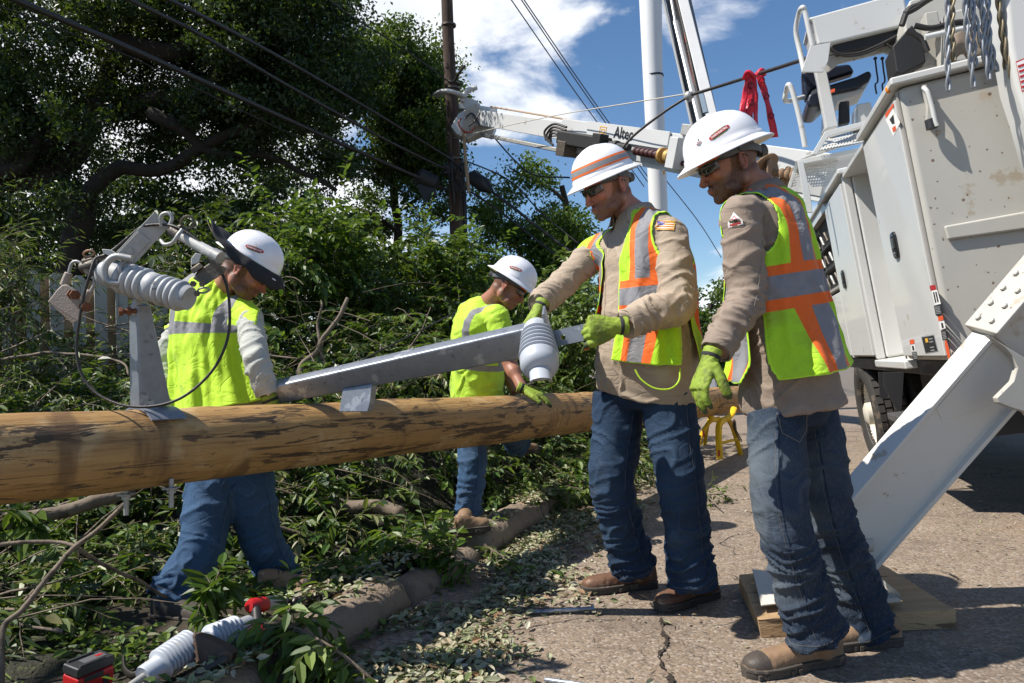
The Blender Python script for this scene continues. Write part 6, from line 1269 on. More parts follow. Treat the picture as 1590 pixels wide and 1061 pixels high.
for q in (((1448.5, 454), (1450.5, 453.5), (1454, 470), (1452, 470.5)), ((1452, 453.5), (1454, 453), (1457.5, 469), (1455.5, 469.5)), ((1461, 502), (1463.5, 501), (1465.5, 509), (1462.5, 510)), ((1415.5, 537.5), (1418.5, 537), (1420, 544), (1417, 544.5))): sticker(q, M_INK, x=-0.0180)
sticker([(1430, 523), (1450, 519.5), (1457, 546), (1436.5, 549.5)], M_SGR); sticker([(1431.2, 524.3), (1449.4, 521), (1455.6, 545), (1437.2, 548.2)], M_INK, x=-0.0180); sticker([(1436, 526), (1440, 525.2), (1441.5, 531.5), (1437.5, 532.3)], M_YEL, x=-0.0188); 
mb = MB(); lay = []
for k in range(4): mb.add([onX(1442 + k * 1.0, 526 + 4.6 * k + (4 if k > 1 else 0), -0.0188), onX(1448 + k, 525 + 4.6 * k + (4 if k > 1 else 0), -0.0188), onX(1448.2 + k, 526.6 + 4.6 * k + (4 if k > 1 else 0), -0.0188), onX(1442.4 + k, 527.6 + 4.6 * k + (4 if k > 1 else 0), -0.0188)], [(0, 1, 2, 3)])
mb.build('plate_print', M_SGR, dr, local=True, smooth=False)
c = onX(1471, 543, -0.0172); mb = MB(); mb.add([c + Vector((0, 0.030 * math.cos(a), 0.048 * math.sin(a))) for a in [2 * math.pi * i / 22 for i in range(22)]], [tuple(range(22))]); mb.build('oval_reflector', M_SOR, dr, local=True, smooth=False)
sticker([(1375, 186), (1386, 168), (1398, 190), (1387, 212)], M_WHITE); sticker([(1374, 178), (1387, 160), (1388, 165), (1376, 184)], M_SOR, x=-0.0180); sticker([(1385, 199), (1390, 195), (1391.5, 202), (1387, 206)], M_SOR, x=-0.0182); sticker([(1381, 186), (1387, 178), (1389, 192), (1385, 193)], M_INK, x=-0.0182)
# rear face: pressed rail, hook rod
rl = tpoly('pressed_rail', [(1464, 352), (1492, 347), (1592, 329), (1640, 320), (1640, 352), (1592, 357), (1490, 371), (1470, 374)], -0.002, -0.022, M_TWR, bevel=0.014)
rd = ttube('hook_rod', spline([onY(1434, 137, -0.02), onY(1437, 139, -0.06), onY(1441, 145, -0.07), onY(1447, 165, -0.07), onY(1452, 188, -0.07), onY(1455, 196, -0.07)], 5), 0.011, M_TW)
tpoly('rod_bracket', [(1429, 136), (1437, 134), (1446, 168), (1446, 196), (1440, 199), (1436, 190), (1437, 168)], -0.002, -0.030, M_TWR, bevel=0.006); ttube('rod_socket', [onY(1444, 186, -0.05), onY(1447, 200, -0.05)], 0.026, M_FRAME)
lamp = MB(); lc_ = onX(1379, 139, -0.03); lamp.ell(lc_, (0.014, 0.010, 0.022), None, 12); lamp.build('marker_lamp', flat('amber_lens', (0.75, 0.22, 0.01), 0.2), TR, local=True)
# grab handles
ttube('grab_handle', spline([onX(1362, 292, 0.30), onX(1356, 298, 0.24), onX(1342, 318, 0.22), onX(1347, 350, 0.22), onX(1354, 385, 0.22), onX(1353, 398, 0.24), onX(1350, 401, 0.30)], 5), 0.012, M_TW)
# access step, black
tpoly('step_side', [(1404, 578), (1400, 640), (1392, 636), (1372, 600), (1372, 578)], 1.02, 0.012, M_FRAME, bevel=0.002); tpoly('step_side', [(1382, 578), (1378, 620), (1366, 618), (1364, 578)], 1.82, 0.012, M_FRAME, bevel=0.002)
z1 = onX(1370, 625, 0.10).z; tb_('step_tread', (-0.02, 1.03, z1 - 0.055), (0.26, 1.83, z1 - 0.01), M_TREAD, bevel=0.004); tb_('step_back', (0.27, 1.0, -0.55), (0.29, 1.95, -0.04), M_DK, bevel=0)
# under-body: frame rails, mudflaps, dark mass
tb_('chassis_rail', (0.62, -0.5, -0.38), (0.78, 7, -0.10), M_FRAME); tb_('chassis_rail', (1.62, -0.5, -0.38), (1.78, 7, -0.10), M_FRAME); tb_('under_deck', (0.05, 0.02, -0.075), (2.4, 7.0, 0.015), M_FRAME)
tb_('cross_member', (0.1, 0.35, -0.42), (2.3, 0.60, -0.08), M_FRAME); tb_('gear_box', (0.8, 1.2, -0.55), (1.6, 2.3, -0.1), M_DK, bevel=0.03)
mbx = MB(); Z = -0.30
for k in range(26): mbx.box((0.45 + 0.035 * k, -0.06, Z), (0.012, 0.02, 0.34))
mbx.box((0.88, -0.06, Z + 0.18), (0.95, 0.03, 0.02)); mbx.box((0.88, -0.06, Z - 0.18), (0.95, 0.03, 0.02)); tr_ = mbx.build('slatted_guard', M_FRAME, TR, local=True)
def wheel(y, x0, gz, parent=TR, duals=True):
    c = Vector((x0, y, gz + 0.52)); ax = Vector((1, 0, 0)); w_ = thing  # tyre, rim and hub nuts
    for kk, xx in enumerate((x0, x0 + 0.30) if duals else (x0,)):
        cc = Vector((xx, y, gz + 0.52)); mb = MB(); n = 60; prof_ = [(0.30, 0.02), (0.33, 0.0), (0.42, -0.012), (0.485, 0.004), (0.508, 0.03), (0.515, 0.06), (0.515, 0.20), (0.508, 0.23), (0.485, 0.256), (0.42, 0.27), (0.33, 0.26), (0.30, 0.24)]
        mb.rings([[cc + Vector((h, r * math.cos(2 * math.pi * j / n), r * math.sin(2 * math.pi * j / n))) for j in range(n)] for r, h in prof_], 0, False, closed=True); ty = mb.build('tyre', M_TIRE, parent, local=True)
        mb = MB()
        for j in range(44):
            for q, (hx, wd) in enumerate(((0.045, 0.045), (0.10, 0.045), (0.16, 0.045), (0.215, 0.045))):
                a = 2 * math.pi * (j + (0.5 if q % 2 else 0)) / 44; Rx = Matrix.Rotation(a, 3, 'X'); mb.box(cc + Vector((hx, 0, 0)) + Rx @ Vector((0, 0.517, 0)), (wd, 0.026, 0.060), Rx)
        mb.build('tread_blocks', M_TIRE, ty, local=True)
        mb = MB(); pr2 = [(0.302, 0.018), (0.30, 0.05), (0.27, 0.09), (0.22, 0.13), (0.15, 0.13), (0.13, 0.06), (0.10, 0.05), (0.10, 0.0), (0.06, -0.02), (0.002, -0.022)] if kk == 0 else [(0.302, 0.02), (0.29, 0.1), (0.002, 0.11)]
        mb.rings([[cc + Vector((h, r * math.cos(2 * math.pi * j / 48), r * math.sin(2 * math.pi * j / 48))) for j in range(48)] for r, h in pr2], 0, False); rm = mb.build('rim', M_RIM, parent, local=True, angle=50)
        if kk == 0:
            for j in range(10): a = 2 * math.pi * j / 10; m3 = MB(); q = cc + Vector((0.125, 0.175 * math.cos(a), 0.175 * math.sin(a))); m3.tube([q, q - Vector((0.035, 0, 0))], 0.016, 6); m3.build('wheel_nut', M_BRONZE, rm, local=True)
wheel(3.25, 0.06, -1.02); wheel(3.25, 1.8, -1.30)
# ---- catwalk, control seat and rails
def perf(name, o, u, v, nu, nv, m, th=0.004, hole=0.30, parent=None):
    o, u, v = Vector(o), Vector(u), Vector(v); mb = MB(); n = 8
    for i in range(nu):
        for j in range(nv):
            c = o + u * ((i + .5) / nu) + v * ((j + .5) / nv); du = u / nu; dv = v / nv; inn = [c + du * hole * math.cos(2 * math.pi * k / n + math.pi / 8) + dv * hole * math.sin(2 * math.pi * k / n + math.pi / 8) for k in range(n)]
            cor = [c + du * 0.5 * a + dv * 0.5 * b for a, b in ((1, 0.4), (0.4, 1), (-0.4, 1), (-1, 0.4), (-1, -0.4), (-0.4, -1), (0.4, -1), (1, -0.4))]; 
            cor = [c + du * 0.5 * a + dv * 0.5 * b for a, b in ((1, 1), (0.0, 1), (-1, 1), (-1, 0), (-1, -1), (0, -1), (1, -1), (1, 0))]; inn = inn[1:] + inn[:1] if False else [c + du * hole * math.cos(R(45 + 45 * k)) + dv * hole * math.sin(R(45 + 45 * k)) for k in range(n)]
            mb.add(inn + cor, [(k, (k + 1) % n, n + (k + 1) % n, n + k) for k in range(n)])
    ob = mb.build(name, m, parent or TR, local=True, smooth=False); s_ = ob.modifiers.new('s', 'SOLIDIFY'); s_.thickness = th; s_.offset = 0; return ob
def TP(px, py, y): return onY(px, py, y)
# lower platform (its underside faces us) and the riser below it
a, b, c_, d_ = TP(1262, 240, 3.3), TP(1348, 214, 2.7), TP(1342, 200, 3.6), TP(1290, 215, 4.2)
def perf4(name, pa, pb, pd, nu, nv, m=M_TW, **k): pa, pb, pd = Vector(pa), Vector(pb), Vector(pd); return perf(name, pa, pb - pa, pd - pa, nu, nv, m, **k)
perf4('perforated_step', TP(1268, 236, 2.5), TP(1345, 222, 2.5), TP(1284, 208, 3.2), 16, 7); perf4('perforated_riser', TP(1242, 292, 2.7), TP(1292, 288, 2.7), TP(1252, 250, 2.7), 12, 9)
perf4('perforated_riser', TP(1228, 300, 2.8), TP(1240, 296, 2.8), TP(1236, 262, 2.8), 4, 9)
tpoly('step_frame', [(1260, 240), (1281, 204), (1350, 186), (1350, 193), (1286, 212), (1268, 240)], 2.45, 0.06, M_TW); tpoly('step_frame', [(1236, 249), (1350, 227), (1350, 233), (1240, 256)], 2.55, 0.5, M_TW, bevel=0.003)
tpoly('step_leg', [(1238, 250), (1247, 250), (1258, 300), (1262, 330), (1252, 330), (1245, 290)], 2.5, 0.03, M_TW); tpoly('step_leg', [(1236, 252), (1240, 254), (1226, 300), (1221, 296)], 2.9, 0.03, M_TW); tpoly('step_leg', [(1236, 250), (1350, 215), (1350, 206), (1310, 212), (1262, 238)], 3.4, 0.03, M_TW)
ttube('hand_rail', spline([TP(1250, 228, 2.6), TP(1245, 200, 2.6), TP(1237, 165, 2.6), TP(1229, 138, 2.6), TP(1224, 132, 2.62), TP(1221, 142, 2.75), TP(1219, 155, 2.8), TP(1226, 157, 2.95), TP(1248, 151, 3.1)], 5), 0.022, M_TW)
ttube('hand_rail', spline([TP(1262, 72, 2.5), TP(1256, 45, 2.5), TP(1250, 18, 2.5), TP(1246, 12, 2.5), TP(1241, 20, 2.62), TP(1236, 48, 2.7), TP(1242, 80, 2.7), TP(1249, 112, 2.65)], 5), 0.022, M_TW)
# control console: a white box on a folded tray
tpoly('console_box', [(1262, 33), (1255, 27), (1404, -14), (1412, 38), (1288, 68), (1270, 70)], 2.45, 0.55, M_TW, bevel=0.02); 
tpoly('console_tray', [(1258, 72), (1290, 66), (1286, 95), (1278, 112), (1244, 112)], 2.40, 0.02, M_TW, bevel=0.004); tpoly('console_tray', [(1286, 66), (1412, 36), (1405, 60), (1390, 84), (1382, 86), (1372, 82), (1300, 100), (1286, 112), (1280, 112)], 2.62, 0.02, M_TWR, bevel=0.004)
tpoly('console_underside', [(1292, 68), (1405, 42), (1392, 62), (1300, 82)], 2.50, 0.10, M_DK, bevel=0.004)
for (q, r) in (([(1288, 74), (1305, 84), (1335, 82), (1365, 70), (1392, 56)], 0.012), ([(1290, 78), (1310, 87), (1340, 84), (1372, 70)], 0.010), ([(1376, 68), (1392, 80), (1403, 90), (1405, 104)], 0.009), ([(1276, 76), (1280, 86), (1300, 84)], 0.007)): ttube('hydraulic_hose', spline([TP(x, y, 2.46) for x, y in q], 5), r, M_CABLE, n=8)
tpoly('console_post', [(1264, 100), (1281, 98), (1302, 196), (1283, 200)], 2.62, 0.10, M_TW, bevel=0.008); tpoly('console_post', [(1388, 80), (1400, 78), (1408, 118), (1388, 124)], 2.60, 0.10, M_TW, bevel=0.008); tpoly('console_post', [(1278, 168), (1286, 168), (1296, 215), (1286, 215)], 3.2, 0.06, M_TW, bevel=0.004)
bolt(TP(1341, 53, 2.44), TP(1341, 46, 2.40), 0.02, TR, M_TW)
# operator's seat seen from below
mb = MB(); rg = []
for (x0, y0, x1, y1, hh) in ((1249, 160, 1262, 152, 8), (1252, 146, 1352, 108, 14)): pass
seat = [TP(x, y, 2.85) for x, y in ((1252, 158), (1256, 146), (1285, 132), (1330, 118), (1350, 108), (1355, 116), (1350, 126), (1330, 138), (1290, 146), (1270, 166), (1256, 166))]
mb.prism(seat, Vector((0, 0.5, 0))); M_SEAT = mat('navy_seat_vinyl', (0.010, 0.014, 0.028), 0.35, bump=0.1, bs=200); mb.build('seat_cushion', M_SEAT, TR, local=True, bevel=0.03, seg=3)
mb = MB(); mb.prism([TP(x, y, 3.1) for x, y in ((1245, 108), (1320, 98), (1328, 112), (1290, 124), (1262, 140), (1252, 156), (1247, 140))], Vector((0, 0.14, 0))); mb.build('seat_back', M_SEAT, TR, local=True, bevel=0.03, seg=3)
tpoly('seat_base', [(1284, 150), (1345, 136), (1340, 144), (1300, 158), (1288, 200), (1280, 200)], 2.9, 0.3, M_TW, bevel=0.006); tpoly('seat_pedestal', [(1330, 162), (1352, 158), (1358, 188), (1332, 192)], 2.75, 0.3, M_TW, bevel=0.01); tpoly('hose_bundle', [(1304, 158), (1319, 156), (1320, 190), (1303, 194)], 2.7, 0.08, M_DK, bevel=0.01)
for (x0, x1) in ((1359, 1364), (1370, 1374)): ttube('control_lever', spline([TP(x0, 92, 2.8), TP(x0 + 2, 110, 2.8), TP(x0 + 4, 126, 2.8), TP(x0, 132, 2.8), TP(x0 + 2, 146, 2.8)], 4), 0.007, M_DK, n=8); mb = MB(); mb.ell(TP(x0, 91, 2.8), (0.016, 0.016, 0.014)); mb.build('lever_knob', M_DK, TR, local=True)
tpoly('orange_reflector', [(1290, 140), (1296, 138), (1296, 143), (1290, 145)], 2.60, -0.01, M_SOR, bevel=0)
# turntable, winch and pump clutter behind the console
tpoly('turntable_cover', [(1404, 36), (1412, 0), (1436, -8), (1470, -12), (1500, -20), (1500, 92), (1420, 112), (1408, 96)], 2.2, 0.4, M_TWR, bevel=0.02)
tpoly('turntable_black_cloth', [(1386, 72), (1416, 38), (1432, 60), (1438, 96), (1400, 116), (1392, 112)], 2.1, 0.3, M_DK, bevel=0.01); tpoly('pump_box', [(1436, 20), (1456, 16), (1462, 46), (1440, 52)], 2.0, 0.15, M_TWR, bevel=0.01)  # first block is the black cloth lying by the turntable
for q in ([(1404, 22), (1420, 14), (1438, 2), (1452, -6)], [(1400, 40), (1410, 16), (1430, 6), (1446, -8)], [(1408, 48), (1430, 60), (1440, 80)], [(1420, 40), (1446, 44), (1480, 36), (1500, 34)]): ttube('hydraulic_hose', spline([TP(x, y, 1.9) for x, y in q], 5), 0.022, M_CABLE, n=8)
ttube('guard_rail', [TP(1436, 58, 1.7), TP(1490, 46, 1.7), TP(1620, 24, 1.7)], 0.02, M_TW)
mb = MB(); M_CLAY = mat('dusty_cast_metal', (0.20, 0.155, 0.115), 0.8, 0.2, var=0.4, vs=20, bump=0.6, bs=60)
for (x, y, r) in ((1484, 70, 0.06), (1492, 58, 0.05), (1502, 74, 0.05), (1478, 84, 0.05), (1530, 60, 0.08), (1515, 86, 0.06)): mb.ell(TP(x, y, 1.6), (r, r * 0.8, r), None, 12)
V, F, _ = solid(mb, 0.02, 2); quads_obj('winch_casting', V + gnoise(V * 20)[:, None] * 0.01, F, M_CLAY, TR, local=True)
tpoly('winch_body', [(1468, 18), (1560, 0), (1570, 84), (1470, 100)], 1.9, 0.3, M_TWR, bevel=0.02)
# boom support column at the right edge with its red notice
tpoly('boom_rest_column', [(1556, -30), (1640, -50), (1660, 300), (1612, 250), (1592, 178), (1576, 130), (1565, 70)], -0.32, 0.22, M_TW, bevel=0.03)
st_ = tpoly('red_notice', [(1577, 96), (1592, 90), (1598, 136), (1587, 144)], -0.324, -0.001, M_RED, bevel=0); tpoly('notice_panel', [(1578, 98), (1592, 92), (1598, 134), (1588, 141)], -0.3262, -0.001, M_WHITE, bevel=0)
for k in range(5): tpoly('notice_lettering', [(1580 + k * 1.6, 102 + 8 * k), (1592 + k, 98 + 8 * k), (1592.5 + k, 101.5 + 8 * k), (1580.8 + k * 1.6, 105.5 + 8 * k)], -0.3282, -0.001, M_RED, bevel=0)
# twisted wire grips hanging at the back
M_ALU = mat('aluminium_strand', (0.30, 0.32, 0.35), 0.5, 0.5, var=0.2, bump=0.05)
grips = [(1468, -40, 1474, 142, 0), (1478, -40, 1481, 96, 1), (1494, -40, 1511, 137, 0), (1502, -40, 1535, 125, 0), (1510, -40, 1548, 112, 0), (1500, -40, 1516, 104, 0), (1530, -40, 1540, 110, 0), (1540, -40, 1572, 122, 1), (1548, -40, 1561, 108, 1), (1556, -40, 1578, 100, 0), (1524, -40, 1528, 92, 0)]
for i, (x0, y0, x1, y1, c) in enumerate(grips):
    a, b = P(x0, y0, 3.36 - 0.01 * (i % 3)), P(x1, y1, 3.40 - 0.012 * (i % 4)); ax = (b - a).normalized(); u_, v_ = perp(ax); Lg = (b - a).length; n = 110; mb = MB()
    for ph in (0, math.pi):
        pts = [a + ax * (Lg * k / n) + (u_ * math.cos(k * 0.17 + ph) + v_ * math.sin(k * 0.17 + ph)) * 0.0066 + Vector((math.sin(k * 0.05 + i) * 0.004, 0, 0)) for k in range(n + 1)]; mb.tube(pts, 0.0060, 8)
    mb.m = [0] * len(mb.m); o = mb.build('twisted_wire_grip', M_ALU if not c else mat('brassy_strand', (0.24, 0.20, 0.13), 0.5, 0.6), None, angle=180); rebase(o, tuple(a))
    tag(o, 'twisted wire grip hanging in the bunch over the back of the truck' if not c else 'dull brown twisted wire grip in the bunch hanging at the truck back', 'wire grip', 'twisted wire grips hanging over the truck')
ttube('grip_hanger_rail', [TI @ P(1440, -44, 3.37), TI @ P(1650, -44, 3.30)], 0.014, M_TW)
# ---- outrigger: sleeve, leg, foot
F0 = P(1318, 838, 3.12); T0 = P(1562, 556, 3.02); 
def outrigger():
    ax = (F0 - T0).normalized(); view = (F0.lerp(T0, .5) - Vector((0, 0, EYE))).normalized(); x = ax.cross(view).normalized(); n = x.cross(ax).normalized(); n = n if n.dot(view) > 0 else -n
    if x.x > 0: x = -x                                  # x points up-left, n away from us
    # turn the section so its top flange shows
    q = R(-40); x2 = x * math.cos(q) - n * math.sin(q) * -1; n2 = n * math.cos(q) - x * math.sin(q)
    x, n = x2.normalized(), n2.normalized(); W2, D2, tf = 0.158, 0.055, 0.012; mb = MB()
    prf = [(-W2, -D2), (-W2 + 0.020, -D2), (-W2 + 0.020, -D2 + 0.030), (W2 - 0.020, -D2 + 0.030), (W2 - 0.020, -D2), (W2, -D2), (W2, D2), (-W2, D2)]
    rings = lambda c: [c + x * a + n * b for a, b in prf]; mb.rings([rings(F0 + ax * 0.04), rings(T0 - ax * 0.5)]); leg = mb.build('outrigger_leg', mat('outrigger_white', (0.60, 0.60, 0.57), 0.4, var=0.06, vs=4, bump=0.03, coat=0.2, spots=[((0.40, 0.35, 0.28), 0.64, 6), ((0.10, 0.07, 0.05), 0.72, 30)]), TR, angle=25, bevel=0.004)
    mb = MB(); c = T0 + ax * 0.02; mb.prism([T0 + ax * s_ + x * a - n * (D2 - 0.030 + 0.003) for s_, a in ((0.0, 0.115), (0.34, 0.115), (0.36, 0.06), (0.22, -0.05), (0.0, -0.09))], n * 0.012); 
    ad = -n * (0.0); o = mb.build('doubler_plate', leg.data.materials[0], leg, bevel=0.002)
    # sleeve: top channel with bolts, side plate below
    c = T0 - ax * 0.02; s0 = P(1503, 512, 2.95); mb = MB(); W3, D3 = 0.166, 0.075
    prf3 = [(-W3, -D3), (W3, -D3), (W3 + 0.010, -D3 - 0.03), (W3 + 0.028, -D3 - 0.03), (W3 + 0.028, D3), (-W3, D3)]
    top = T0 - ax * 1.15; e0 = T0 - ax * 0.01
    mb.rings([[e0 + x * a + n * b for a, b in prf3], [top + x * a + n * b for a, b in prf3]]); sl = mb.build('outrigger_sleeve', M_TWR, TR, angle=25, bevel=0.006)
    tl = TI @ top; hb = MB(); hb.box2((tl.x - 0.14, tl.y - 0.06, tl.z - 0.16), (tl.x + 0.14, 0.02, tl.z + 0.16)); hb.build('outrigger_housing', M_TWR, TR, local=True, bevel=0.01)
    for k in range(4):
        for u in (-0.045, 0.03):
            q = e0 - ax * (0.045 + 0.075 * k) + x * (W3 + 0.028) + n * u; bolt(q, q + x * 0.003, 0.0065, sl, M_TWR)
    mb = MB(); pts = [P(a, b, 2.84) for a, b in ((1534, 520), (1592, 556), (1640, 590), (1640, 700), (1592, 640), (1572, 634), (1551, 626), (1548, 618), (1574, 592), (1580, 572), (1572, 552), (1560, 540))]; mb.prism(pts, Vector((0.0, 0.03, 0))); mb.build('sleeve_gusset', M_TWR, TR, bevel=0.004)
    # foot
    ft = MB(); pz = Pz(1344, 905, 0.095); ft.prism([Pz(1212, 893, 0.10), Pz(1352, 905, 0.10), Pz(1400, 935, 0.10), Pz(1300, 945, 0.10), Pz(1218, 930, 0.10)], Vector((0, 0, 0.018)), 0); ft.prism([Pz(1352, 905, 0.118), Pz(1400, 932, 0.118), Pz(1398, 922, 0.14), Pz(1360, 892, 0.16)], Vector((0.0, 0.01, 0.004)), 0)
    f = ft.build('outrigger_foot', M_TWR, TR, bevel=0.006); mb = MB(); mb.cyl(F0 - Vector((0.09, 0, 0.02)), F0 + Vector((0.09, 0, -0.02)), 0.035, 18); mb.prism([F0 + Vector((-0.06, -0.05, -0.10)), F0 + Vector((0.06, -0.05, -0.10)), F0 + Vector((0.04, -0.05, 0.02)), F0 + Vector((-0.04, -0.05, 0.02))], Vector((0, 0.02, 0))); mb.build('ankle_pin', M_TWR, f)
outrigger()
# wooden pad
t = thing('wooden_pad', 'thick splintered timber pad on the road under the truck outrigger', 'timber pad', Pz(1310, 930, 0))
V4 = [Pz(1146, 893, 0.07), Pz(1355, 868, 0.07), Pz(1484, 948, 0.07), Pz(1180, 963, 0.07)]; MWOOD = mat('rough_timber', (0.42, 0.275, 0.145), 0.8, var=0.45, vs=5, bump=0.8, bs=40, stretch=(1.0, 5, 5), spots=[((0.12, 0.075, 0.04), 0.58, 4)], bd=0.008)
mb = MB(); nn = 40; mm = 14; lay = []
for zt in (1, 0):
    for i in range(nn + 1):
        for j in range(mm + 1):
            a = V4[0].lerp(V4[1], i / nn); b = V4[3].lerp(V4[2], i / nn); p = a.lerp(b, j / mm); p.z = 0.07 if zt else 0.004; lay.append(tuple(p))
V = np.array(lay); k = (nn + 1) * (mm + 1); top = np.arange(len(V)) < k; V[:, 2] += np.where(top, gnoise(V * np.array([6, 30, 1])) * 0.004, 0); idx = lambda i, j, l: l * k + i * (mm + 1) + j; F = []
for i in range(nn):
    for j in range(mm): F.append((idx(i, j, 0), idx(i, j + 1, 0), idx(i + 1, j + 1, 0), idx(i + 1, j, 0))[::-1]); F.append((idx(i, j, 1), idx(i, j + 1, 1), idx(i + 1, j + 1, 1), idx(i + 1, j, 1)))
for i in range(nn): F.append((idx(i, 0, 0), idx(i + 1, 0, 0), idx(i + 1, 0, 1), idx(i, 0, 1))[::-1]); F.append((idx(i, mm, 0), idx(i + 1, mm, 0), idx(i + 1, mm, 1), idx(i, mm, 1)))
for j in range(mm): F.append((idx(0, j, 0), idx(0, j + 1, 0), idx(0, j + 1, 1), idx(0, j, 1))); F.append((idx(nn, j, 0), idx(nn, j + 1, 0), idx(nn, j + 1, 1), idx(nn, j, 1))[::-1])
V[:, 0] += gnoise(V * np.array([3, 3, 90])) * 0.012 * (1); V[:, 1] += gnoise(V * np.array([3, 3, 90]) + 4) * 0.008
mb.add(V.tolist(), [tuple(int(q) for q in f) for f in F]); mb.build('timber', MWOOD, t, angle=40)
mb = MB(); q = [Pz(1168, 886, 0.098), Pz(1226, 892, 0.098), Pz(1236, 936, 0.098), Pz(1182, 942, 0.098)]; mb.prism(q, Vector((0, 0, 0.006))); 
o = mb.build('chequered_rag', mat('pale_rag', (0.55, 0.52, 0.46), 0.8, var=0.1, vs=10), None, bevel=0.002); tag(o, 'small pale flat sheet lying on the timber pad behind the boots', 'sheet'); rebase(o, tuple(q[0]))
# ---- derrick boom with auger (part of the truck)
BA, BB = P(752, 188, 15.5), P(1262, 272, 8.2)
def boom():
    ax = (BB - BA).normalized(); up = (Vector((0, 0, 1)) - ax * ax.z).normalized(); n = up.cross(ax); n = -n if n.y > 0 else n; RB = Matrix((ax, n, up)).transposed(); Lg = (BB - BA).length
    def X(t_, b, c_): return BA + ax * (Lg * t_) + n * b + up * c_
    def bx(name, t0, t1, n0, n1, u0, u1, m, parent=TR, bevel=0.012): mb = MB(); mb.box(X((t0 + t1) / 2, (n0 + n1) / 2, (u0 + u1) / 2), (Lg * (t1 - t0), n1 - n0, u1 - u0), RB); return mb.build(name, m, parent, bevel=bevel)
    M_B = mat('boom_white', (0.50, 0.51, 0.51), 0.4, var=0.06, vs=1.5, bump=0.02, spots=[((0.30, 0.28, 0.25), 0.64, 3), ((0.10, 0.09, 0.08), 0.72, 9)])
    bx('boom_inner', 0.0, 0.55, -0.15, 0.15, -0.10, 0.20, M_B); bx('boom_outer', 0.40, 1.04, -0.20, 0.20, -0.26, 0.25, M_B); bx('boom_lower_tube', 0.0, 0.50, -0.05, 0.05, -0.32, -0.24, M_GALVL, bevel=0.02)
    bx('boom_rib', 0.42, 1.04, 0.201, 0.215, -0.20, -0.03, mat('boom_grey', (0.36, 0.37, 0.37), 0.5)); sg = bx('boom_sign_panel', 0.50, 0.735, 0.21, 0.235, 0.02, 0.26, M_B, bevel=0.004)
    cen = X(0.615, 0.239, 0.145); tv, tf = text2d('Altec', 0.235, bold=0.004); tv = [(x * 0.95, y) for x, y in tv]; decal('maker_lettering', [(tv, tf, 0)], cen, ax, up, sg, None, 0.1, 0, mats=[M_INK], base=0.002)
    fr = []; c0 = X(0.552, 0.239, 0.14); 
    for (w_, t2) in ((0.07, 0.010), (0.035, 0.010)):
        for (a, b, c2, d) in ((-w_, -w_, w_, -w_ + t2), (-w_, w_ - t2, w_, w_), (-w_, -w_, -w_ + t2, w_), (w_ - t2, -w_, w_, w_)): fr.append(rect2d(a * 1.3, b, c2 * 1.3, d, 1, 1) + (0,))
    decal('square_emblem', fr, c0, ax, up, sg, None, 0.1, 0, mats=[M_YEL], base=0.002, step=0)
    # hydraulic motor, hoses, shaft and auger
    bx('auger_motor', 0.43, 0.585, 0.20, 0.42, -0.16, 0.06, M_DK, bevel=0.03); bx('motor_bracket', 0.44, 0.47, 0.18, 0.44, -0.34, -0.10, M_BRONZE); bx('motor_port', 0.56, 0.585, 0.3, 0.46, -0.1, 0.1, M_DK)
    for k in range(4): mb = MB(); mb.tube(spline([X(0.44, 0.3, 0.12 - 0.05 * k), X(0.395, 0.32, 0.14 - 0.05 * k), X(0.36 + 0.01 * k, 0.3, 0.0 - 0.05 * k), X(0.37 + 0.01 * k, 0.3, -0.14 - 0.02 * k)], 6), 0.020, 8); mb.build('hydraulic_hose', M_CABLE, TR)
    sh = MB(); sh.lathe([(0.02, 0), (0.05, 0.01), (0.05, 0.18), (0.07, 0.19), (0.07, 0.26), (0.045, 0.27), (0.045, 0.55)], X(0.585, 0.30, -0.03), ax, 16); sh.build('drive_shaft', M_DK, TR)
    sh = MB(); pr_ = []
    for k in range(6): h = 0.1 * k; pr_ += [(0.045, h), (0.062, h + 0.02), (0.062, h + 0.05), (0.045, h + 0.07)]
    sh.lathe(pr_, X(0.665, 0.30, -0.06), ax, 16); sh.build('coupling', mat('maroon_paint', (0.055, 0.014, 0.014), 0.5, var=0.3), TR)
    sh = MB(); sh.lathe([(0.03, 0), (0.11, 0.01), (0.11, 0.05), (0.05, 0.06), (0.05, 0.12), (0.095, 0.13), (0.095, 0.2), (0.04, 0.22)], X(0.735, 0.30, -0.06), ax, 20); sh.build('brass_collar', mat('brass_collar', (0.38, 0.24, 0.08), 0.5, 0.4, var=0.3), TR)
    bx('auger_clamp', 0.768, 0.788, 0.18, 0.45, -0.20, 0.20, M_B); bx('sheave_guard', 0.76, 0.80, 0.0, 0.24, 0.24, 0.38, M_GALVL); mb = MB(); mb.tube([X(0.74, 0.30, -0.1), X(1.0, 0.32, -0.17)], 0.035, 10); mb.build('auger_stem', mat('maroon_paint', (0.1, 0.02, 0.02)), TR)
    # auger flights near the truck
    MA = mat('dusty_auger', (0.23, 0.145, 0.085), 0.85, var=0.4, vs=8, bump=0.5, bs=50); c = P(1182, 262, 7.75); e = P(1236, 276, 7.6); axx = (e - c).normalized(); u_, v_ = perp(axx); La = (e - c).length; mb = MB(); nst = 46; rows = []
    for k in range(nst + 1): a = 2 * math.pi * 1.4 * k / nst + 2; q = c + axx * (La * 0.75 * k / nst); dd = u_ * math.cos(a) + v_ * math.sin(a); rows.append([q + dd * 0.03, q + dd * (0.06 + 0.14 * math.sin(math.pi * min(1, k / 20 + 0.2) / 2))])
    mb.add([p for r_ in rows for p in r_], [(2 * k, 2 * k + 1, 2 * k + 3, 2 * k + 2) for k in range(nst)]); mb = MB()
